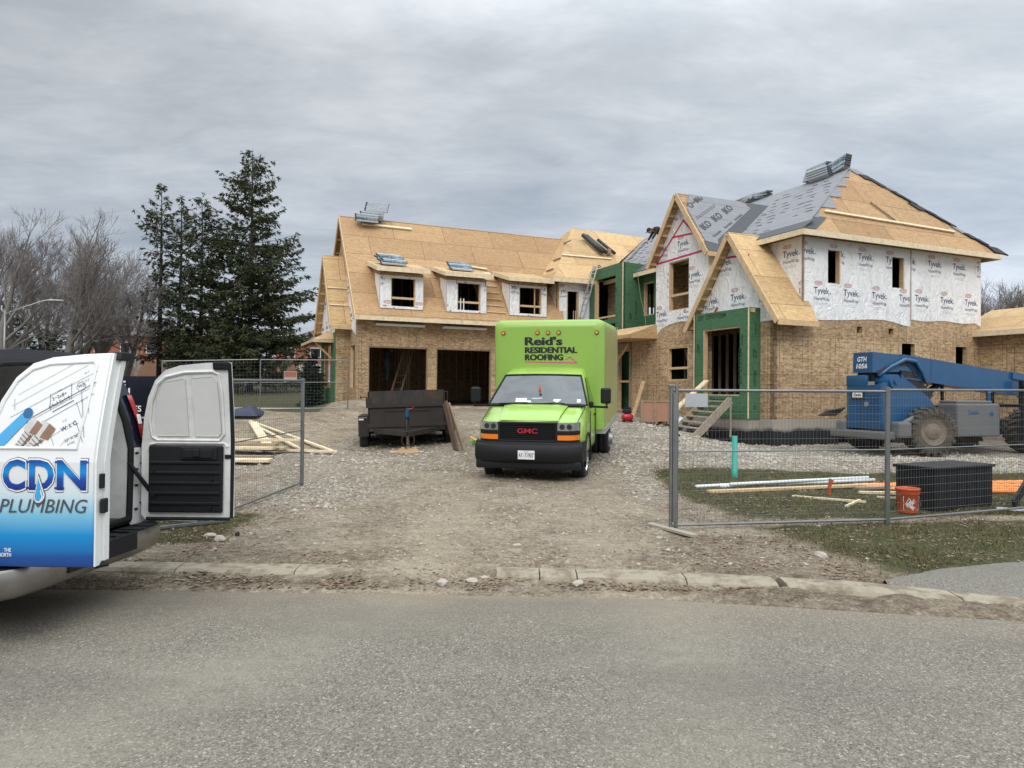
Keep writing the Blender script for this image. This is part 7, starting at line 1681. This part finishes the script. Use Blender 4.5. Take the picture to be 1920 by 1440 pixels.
# ------------------------------------------------------------ people
def person(label, joints, radii, edges, loc, rz, head, hat, cols, face):
    """one skinned body; joints in metres, head centre given; clothing split by height along the chain"""
    T = thing('person', label, 'person', loc, rz)
    me = bpy.data.meshes.new('body'); me.from_pydata([j for j in joints], edges, []); ob = bpy.data.objects.new('body', me); COL.objects.link(ob); ob.parent = T
    sk = ob.modifiers.new('s', 'SKIN'); 
    for v, r_ in zip(me.skin_vertices[0].data, radii): v.radius = (r_, r_)
    me.skin_vertices[0].data[0].use_root = True; ob.modifiers.new('u', 'SUBSURF').levels = 2; ob.modifiers['u'].render_levels = 2
    dg = bpy.context.evaluated_depsgraph_get(); m2 = bpy.data.meshes.new_from_object(ob.evaluated_get(dg)); ob.modifiers.clear(); ob.data = m2
    for c in cols: m2.materials.append(MATS[c[0]])
    def near(p):
        best = 9; bi = 0
        for k, (a, b) in enumerate(edges):
            A = Vector(joints[a]); B = Vector(joints[b]); t_ = max(0, min(1, (p-A).dot(B-A)/max(1e-6, (B-A).length_squared))); d = (p-(A+(B-A)*t_)).length
            if d < best: best = d; bi = k
        return bi
    for pl in m2.polygons:
        k = near(pl.center); pl.use_smooth = True
        for i, c in enumerate(cols):
            if k in c[1]: pl.material_index = i
    mb = MB(); bm = bmesh.new(); bmesh.ops.create_uvsphere(bm, u_segments=20, v_segments=14, radius=.11)
    hv = Vector(head); f = Vector(face).normalized(); up = Vector((0, 0, 1)); s = f.cross(up).normalized(); up = s.cross(f)
    for v in bm.verts: c = v.co.copy(); v.co = hv+s*c.x*.78+f*c.y*.95+up*c.z*1.12
    mb.from_bm(bm); mb.smooth = True
    mb.tube([hv+f*.10+up*.03, hv+f*.125-up*.015], [.008, .016], 6)
    for q in (1, -1): mb.tube([hv+s*q*.083+up*.02, hv+s*q*.088-up*.03], .014, 6)
    for q in (1, -1): mb.cur = 1; mb.tube([hv+s*q*.032+f*.092+up*.022, hv+s*q*.032+f*.102+up*.022], .009, 6)
    mb.tube([hv-s*.022+f*.098-up*.05, hv+s*.022+f*.098-up*.05], .005, 5); mb.cur = 0
    mb.build('head', ['skin', 'hair'], T, smooth=True)
    mb = MB(); bm = bmesh.new(); bmesh.ops.create_uvsphere(bm, u_segments=18, v_segments=12, radius=.12)
    bmesh.ops.delete(bm, geom=[v for v in bm.verts if v.co.z < -.005 and v.co.y > -.02 or v.co.z < -.06], context='VERTS')
    for v in bm.verts: c = v.co.copy(); v.co = hv+s*c.x*.82+f*c.y*1.0+up*(c.z*1.1+.01)
    mb.from_bm(bm)
    if hat: mb.slab([hv+f*.10+s*.08+up*.05, hv+f*.20+s*.05+up*.03, hv+f*.20-s*.05+up*.03, hv+f*.10-s*.08+up*.05], .012)
    mb.build('cap' if hat else 'hair', 'jacket_black' if hat else 'hair', T, smooth=True)
    # hands
    def hand(p, d, side):
        p = Vector(p); d = Vector(d).normalized(); sd = Vector(side).normalized(); n = d.cross(sd); mb = MB(); mb.smooth = True
        mb.tube([p, p+d*.05, p+d*.09], [.026, .036, .032], 8)
        for k in range(4):
            o_ = sd*(-.03+.02*k); l = (.062, .075, .070, .055)[k]; b0 = p+d*.085+o_; mb.tube([b0, b0+d*l*.5+n*.008, b0+d*l*.8+n*.03], [.0095, .009, .0075], 6)
        mb.tube([p+d*.03-sd*.03, p+d*.06-sd*.06, p+d*.085-sd*.065+n*.012], [.012, .0105, .009], 6); mb.build('hand', 'skin', T, smooth=True)
    return T, hand
# bent-over roofer behind the tall gable
J = [(0, 0, .88), (.10, 0, 1.05), (.30, 0, 1.22), (.42, 0, 1.25), (.52, 0, 1.22), (.0, .11, .84), (.12, .14, .47), (-.02, .15, .08), (.12, .15, .03), (0, -.11, .84), (.02, -.14, .47), (-.18, -.15, .08), (-.04, -.15, .03),
     (.38, .19, 1.20), (.48, .22, .95), (.60, .17, .74), (.38, -.19, 1.20), (.50, -.23, .94), (.64, -.17, .76)]
Rr = [.15, .145, .16, .12, .06, .10, .07, .05, .04, .10, .07, .05, .04, .075, .055, .035, .075, .055, .035]
Ed = [(0, 1), (1, 2), (2, 3), (3, 4), (0, 5), (5, 6), (6, 7), (7, 8), (0, 9), (9, 10), (10, 11), (11, 12), (3, 13), (13, 14), (14, 15), (3, 16), (16, 17), (17, 18)]
PL = hw(.45, 8.2, 7.64)
p1, hnd = person('roofer in dark jacket and jeans bending over beside the tall gable', J, Rr, Ed, PL, HA+R(168), (.64, 0, 1.15), True, [('jacket_black', {0, 1, 2, 12, 13, 14, 15, 16, 17}), ('denim', {4, 5, 6, 8, 9, 10}), ('black_plastic', {7, 11}), ('skin', {3})], (.75, 0, -.65))
hnd((.60, .17, .74), (.3, -.05, -1), (0, 1, 0)); hnd((.64, -.17, .76), (.3, .05, -1), (0, -1, 0))
# worker on the ladder in the garage
J2 = [(0, 0, .95), (0, 0, 1.12), (.02, 0, 1.36), (.02, 0, 1.46), (.03, 0, 1.55), (0, .10, .90), (.20, .11, .62), (.10, .12, .24), (.22, .12, .20), (0, -.10, .90), (.02, -.11, .48), (-.03, -.12, .06), (.09, -.12, .02),
      (.02, .19, 1.40), (.16, .24, 1.22), (.36, .18, 1.38), (.02, -.19, 1.40), (.14, -.24, 1.60), (.30, -.17, 1.80)]
R2_ = [.13, .125, .15, .11, .055, .09, .07, .05, .04, .09, .07, .05, .04, .07, .05, .034, .07, .05, .034]
p2, hnd = person('worker in dark clothes climbing the ladder in the garage', J2, R2_, Ed, hw(-10.25, 13.9, 2.2), HA+R(20), (.05, 0, 1.68), False, [('jacket_black', {0, 1, 2, 12, 13, 14, 15, 16, 17}), ('denim', {4, 5, 6, 8, 9, 10}), ('black_plastic', {7, 11}), ('skin', {3})], (1, 0, .1))
hnd((.36, .18, 1.38), (.8, 0, .4), (0, 1, 0)); hnd((.30, -.17, 1.80), (.6, 0, .7), (0, -1, 0))
# ------------------------------------------------------------ trees
def spruce_mesh(h, wmax, seed, shape, bare=.06, dens=1.0):
    r = random.Random(seed); tr = MB(); tr.smooth = True
    tr.tube([(0, 0, -.3), (r.uniform(-.05, .05), 0, h*.3), (r.uniform(-.1, .1), .05, h*.7), (0, 0, h*.99)], [.024*h*.62, .017*h*.62, .009*h*.62, .012], 8)
    V_, F_ = [], []
    def clump(p, d, s):
        """spray of needle-covered shoots hanging round a twig"""
        for k in range(8):
            a = Vector((d.x+r.gauss(0, .55), d.y+r.gauss(0, .55), d.z+r.gauss(-.15, .4))).normalized(); l = s*r.uniform(.6, 1.3); q = a.cross(Vector((r.gauss(0, 1), r.gauss(0, 1), r.gauss(0, 1)))).normalized()*l*.13; o = len(V_)
            V_.extend([tuple(p-q*.6), tuple(p+a*l*.55+q), tuple(p+a*l), tuple(p+a*l*.45-q)]); F_.append((o, o+1, o+2, o+3))
    br = MB(); z = h*bare
    while z < h*.985:
        f = z/h; rad = wmax*lerp1(f, shape); n = max(3, int((4+rad*1.6)*dens))
        for k in range(n):
            if r.random() < .12: continue
            a = r.random()*6.283; L_ = rad*r.uniform(.55, 1.12); droop = -.32+.62*f+r.uniform(-.1, .1); d = Vector((math.cos(a), math.sin(a), 0)); p0 = Vector((0, 0, z+r.uniform(-.15, .15)))
            pts = [p0+d*L_*t_+Vector((0, 0, L_*(droop*t_+.22*t_*t_*1.1))) for t_ in (0, .33, .66, 1)]
            br.tube(pts, [.022*(1.2-f)+.006, .015*(1.2-f)+.005, .01, .004], 4, caps=False)
            m = max(2, int(L_*5.0*dens))
            for j in range(m):
                t_ = (j+r.random())/m
                if t_ < .22 and r.random() < .75: continue
                p = p0+d*L_*t_+Vector((0, 0, L_*(droop*t_+.24*t_*t_))); sd = Vector((-d.y, d.x, 0))*r.gauss(0, .22*L_*(1.1-t_)*.6); p = p+sd+Vector((0, 0, r.gauss(-.05, .07)))
                clump(p, (d+sd*.8+Vector((0, 0, -.35))).normalized(), .24+.10*(1-f))
        z += r.uniform(.20, .36)*(h/13)**.4
    cr = MB(); cr.add(V_, F_)
    return tr, br, cr
def mk_spruce(label, x, y, h, w, seed, shape, base_z=None, dens=1.0, bare=.06, mat='spruce', name='spruce_tree'):
    tr, br, cr = spruce_mesh(h, w, seed, shape, bare, dens); T = thing(name, label, 'tree', (x, y, gz(x, y) if base_z is None else base_z), 0, 'conifers left of the house')
    t_ = tr.build('trunk', 'bark_dark', T); br.build('branch', 'bark_dark', t_); cr.build('crown', mat, T); return T
def at(px, d): return (px-960)/1335*d
SH_A = [(0, .35), (.10, .95), (.22, 1.0), (.42, .78), (.62, .60), (.66, .45), (.82, .42), (.93, .22), (1, .03)]
SH_B = [(0, .3), (.12, .85), (.28, .8), (.36, .45), (.44, .75), (.55, .4), (.66, .62), (.78, .85), (.88, .45), (1, .04)]
SH_C = [(0, .6), (.2, 1), (.35, .75), (.55, .95), (.75, .7), (.9, .5), (1, .05)]
D_ = 44
mk_spruce('tallest broad spruce standing just left of the garage', at(468, D_), D_, 15.2, 4.4, 3, SH_A, dens=1.35)
mk_spruce('leftmost spruce with a bare lower trunk and thin layered crown', at(298, D_+1), D_+1, 13.2, 1.85, 11, SH_B, bare=.16, dens=1.0)
mk_spruce('narrow spruce second from the left', at(335, D_+2), D_+2, 12.7, 1.45, 14, SH_B, bare=.14, dens=1.0)
mk_spruce('ragged spruce between the narrow ones and the tallest', at(374, D_-1), D_-1, 11.9, 2.2, 19, SH_C, bare=.1, dens=1.2)
SH_D = [(0, .9), (.25, 1), (.6, .62), (.85, .3), (1, .02)]
mk_spruce('dark conical evergreen at the far left edge behind the lamp', at(22, 50), 50, 6.6, 3.0, 31, SH_D, mat='cedar', dens=.8, name='evergreen_tree')
mk_spruce('dark low evergreen behind the van door', at(100, 48), 48, 4.4, 3.2, 33, SH_D, mat='cedar', dens=.8, name='evergreen_tree')
mk_spruce('slim dark cedar beside the left end of the house', at(584, 31.5), 31.5, 2.4, .42, 35, [(0, 1), (.5, 1), (1, .1)], mat='cedar', dens=2.2, bare=.02, name='cedar_shrub')
def bare_tree(seed, h, spread, nlimb=5, lv=6):
    r = random.Random(seed); tk = MB(); tw = MB(); tk.smooth = True; cnt = [0]
    def grow(p, d, L_, rad, lev):
        n = 3; pts = [p]; q = p
        for i in range(n):
            d = (d+Vector((r.gauss(0, .12), r.gauss(0, .12), r.gauss(.05, .07)))).normalized(); q = q+d*L_/n; pts.append(q)
        mb = tk if lev < 2 else tw; mb.tube(pts, [max(.007, rad*(1-.42*i/n)) for i in range(n+1)], 7 if lev == 0 else (5 if lev < 3 else 3), caps=False); cnt[0] += 1
        if lev >= lv: return
        k = nlimb if lev == 0 else r.choice((2, 3, 3)) if lev < lv-1 else 3
        for i in range(k):
            t_ = .35+.65*(i+r.random())/k if lev else .3+.7*(i+.5)/k
            b = pts[0].lerp(pts[-1], 0) ; idx = min(n-1, int(t_*n)); b = pts[idx].lerp(pts[idx+1], t_*n-idx)
            a = r.random()*6.283; an = r.uniform(.30, .72)*spread; sd = d.cross(Vector((math.cos(a), math.sin(a), .3))).normalized()
            nd = (d*math.cos(an)+sd*math.sin(an)+Vector((0, 0, .10))).normalized(); grow(b, nd, L_*r.uniform(.52, .80), rad*(1-.42*t_)*r.uniform(.45, .62), lev+1)
        grow(pts[-1], d, L_*.68, rad*.55, lev+1)
    grow(Vector((0, 0, -.2)), Vector((0, 0, 1)), h*.24, h*.019, 0)
    return tk, tw
def mk_bare(label, x, y, h, seed, spread=1.0, z=None, nl=4, mats=('bark', 'twig'), lv=6, group='leafless trees behind the van'):
    tk, tw = bare_tree(seed, h, spread, nl, lv); T = thing('bare_tree', label, 'tree', (x, y, gz(x, y) if z is None else z), 0, group); tk.build('trunk', mats[0], T); tw.build('crown', mats[1], T); return T
B1 = mk_bare('tall leafless tree at the left edge, above the dark evergreen', at(55, 40), 40, 16.5, 5, 1.2, nl=5)
B2 = mk_bare('leafless tree right above the open van door', at(122, 38), 38, 15.2, 9, 1.25, nl=5)
B3 = mk_bare('spreading leafless tree between the van door and the spruces', at(190, 42), 42, 14.5, 13, 1.35, nl=5)
dup(B1, (at(150, 46), 46, gz(-28, 46)), rot=(0, 0, 2.1), scale=.95, label='leafless tree rising behind the middle of the left group')
dup(B2, (at(5, 37), 37, gz(-27, 37)), rot=(0, 0, 1.2), scale=1.03, label='leafless tree cut by the left edge of the photo')
dup(B3, (at(235, 47), 47, gz(-25, 47)), rot=(0, 0, 4.0), scale=.92, label='low wide leafless tree nearest the leftmost spruce')
dup(B3, (at(95, 52), 52, gz(-33, 52)), rot=(0, 0, 1.0), scale=1.1, label='furthest leafless tree behind the others on the left')
def reach(T, lab, x, y, rz, sc, z): o = dup(T, (x, y, z), rot=(0, 0, rz), scale=sc, label=lab, group='leafless trees right of the house'); return o
reach(B1, 'leafless tree showing above the low wing roof', at(1862, 55), 55, .6, .95, 1.0)
reach(B3, 'leafless tree at the right edge of the photo', at(1925, 50), 50, 2.6, 1.2, 1.0)
reach(B2, 'leafless tree just behind the right corner of the house', at(1838, 60), 60, 3.1, .85, 1.0)
mk_bare('thin white-barked birch in front of the brick house', at(253, 52), 52, 5.2, 41, .8, mats=('birch', 'birch'), lv=4)
# ------------------------------------------------------------ houses and fences beyond
def far_house(label, x, y, rz, w, d, h, rh, mat, z):
    T = thing('brick_house', label, 'house', (x, y, z), rz, 'houses beyond the trees'); mb = MB(); mb.box((-w/2, 0, 0), (w/2, d, h)); mb.build('wall', mat, T)
    mb = MB(); o = .4; a, b, c, e = (-w/2-o, -o, h), (w/2+o, -o, h), (w/2+o, d+o, h), (-w/2-o, d+o, h); r1, r2 = (-w/2+d/2, d/2, h+rh), (w/2-d/2, d/2, h+rh)
    for f in ((a, b, r2, r1), (b, c, r2), (c, e, r1, r2), (e, a, r1)): mb.slab(list(f), .12)
    mb.build('roof', 'roof_shingle', T)
    for k in range(int(w//2.6)):
        for zz in (h*.18, h*.62):
            x0 = -w/2+.9+k*2.6; mb = MB(); mb.box((x0, -.05, zz), (x0+1.1, .0, zz+h*.24)); f = mb.build('window', 'plate_white', T); mb = MB(); mb.box((x0+.07, -.07, zz+.07), (x0+1.03, -.055, zz+h*.24-.07)); mb.build('pane', 'window_dark', f)
far_house('brick house seen between the open van door and the spruces', at(262, 78), 78, R(12), 11, 9, 5.0, 2.2, 'brick_red', 2.6)
far_house('brick house behind the trunks of the narrow spruces', at(372, 84), 84, R(8), 9, 8, 5.2, 2.0, 'brick_red', 2.9)
far_house('brick house glimpsed beside the left end of the new house', at(590, 74), 74, R(5), 8, 8, 4.2, 1.8, 'brick_red', 2.6)
far_house('grey sided house behind the right wing', at(1870, 62), 62, R(-10), 9, 8, 4.4, 2.4, 'siding_grey', .6)
mb = MB()
for k in range(64): mb.box((k*.31, -.02, 0), (k*.31+.29, .0, 1.75+.03*math.sin(k*1.7)))
mb.box((0, .0, .4), (19.8, .06, .5)); mb.box((0, 0, 1.3), (19.8, .06, 1.4)); o = mb.build('board_fence', 'fence_brown'); o.location = (at(215, 68), 68, 2.65); tag(o, 'brown board fence in front of the brick houses', 'fence')
mb = MB()
for k in range(40): mb.box((k*.31, -.02, 0), (k*.31+.25, .0, 1.7))
mb.box((0, .0, .4), (12.4, .06, .5)); mb.box((0, 0, 1.3), (12.4, .06, 1.4)); o = mb.build('board_fence', 'siding_grey'); o.location = (at(560, 66), 66, 2.5); tag(o, 'weathered grey board fence left of the garage', 'fence')
LP = thing('street_lamp', 'street lamp with a long curved pale arm at the left edge', 'street lamp', (at(7, 33), 33, gz(-23, 33)))
mb = MB(); mb.smooth = True; mb.tube([(0, 0, 0), (0, 0, 4.3)], [.06, .04], 10); mb.build('pole', 'grey_metal', LP)
mb = MB(); mb.smooth = True; mb.tube([(0, 0, 4.1), (.9, 0, 4.45), (1.7, 0, 4.72), (2.0, 0, 4.78), (2.5, 0, 4.78)], [.03, .028, .025, .025, .02], 8); mb.build('arm', 'alu', LP)
mb = MB(); mb.bbox((2.4, -.07, 4.74), (2.7, .07, 4.79), .02); mb.build('lamp_head', 'alu', LP)
# far wood line closing the horizon
def far_wood():
    r = random.Random(77); V_, F_ = [], []
    for k in range(9000):
        x = r.uniform(-220, 220); y = 190+r.uniform(0, 30); hh = 6+3*noise.noise((x*.03, 0, 5))+2*noise.noise((x*.13, 1, 0)); z = gz(x, 190)+r.random()**.7*hh; s = r.uniform(.3, .9); o = len(V_)
        for a in (0, 2.1, 4.2): V_.append((x+s*math.cos(a+k), y+s*.4*math.sin(a*2+k), z+s*1.3*math.sin(a+k*.7)))
        F_.append((o, o+1, o+2))
    mb = MB(); mb.add(V_, F_); kind(mb.build('far_wood', 'twig'), 'stuff', 'far leafless wood along the horizon')
far_wood()
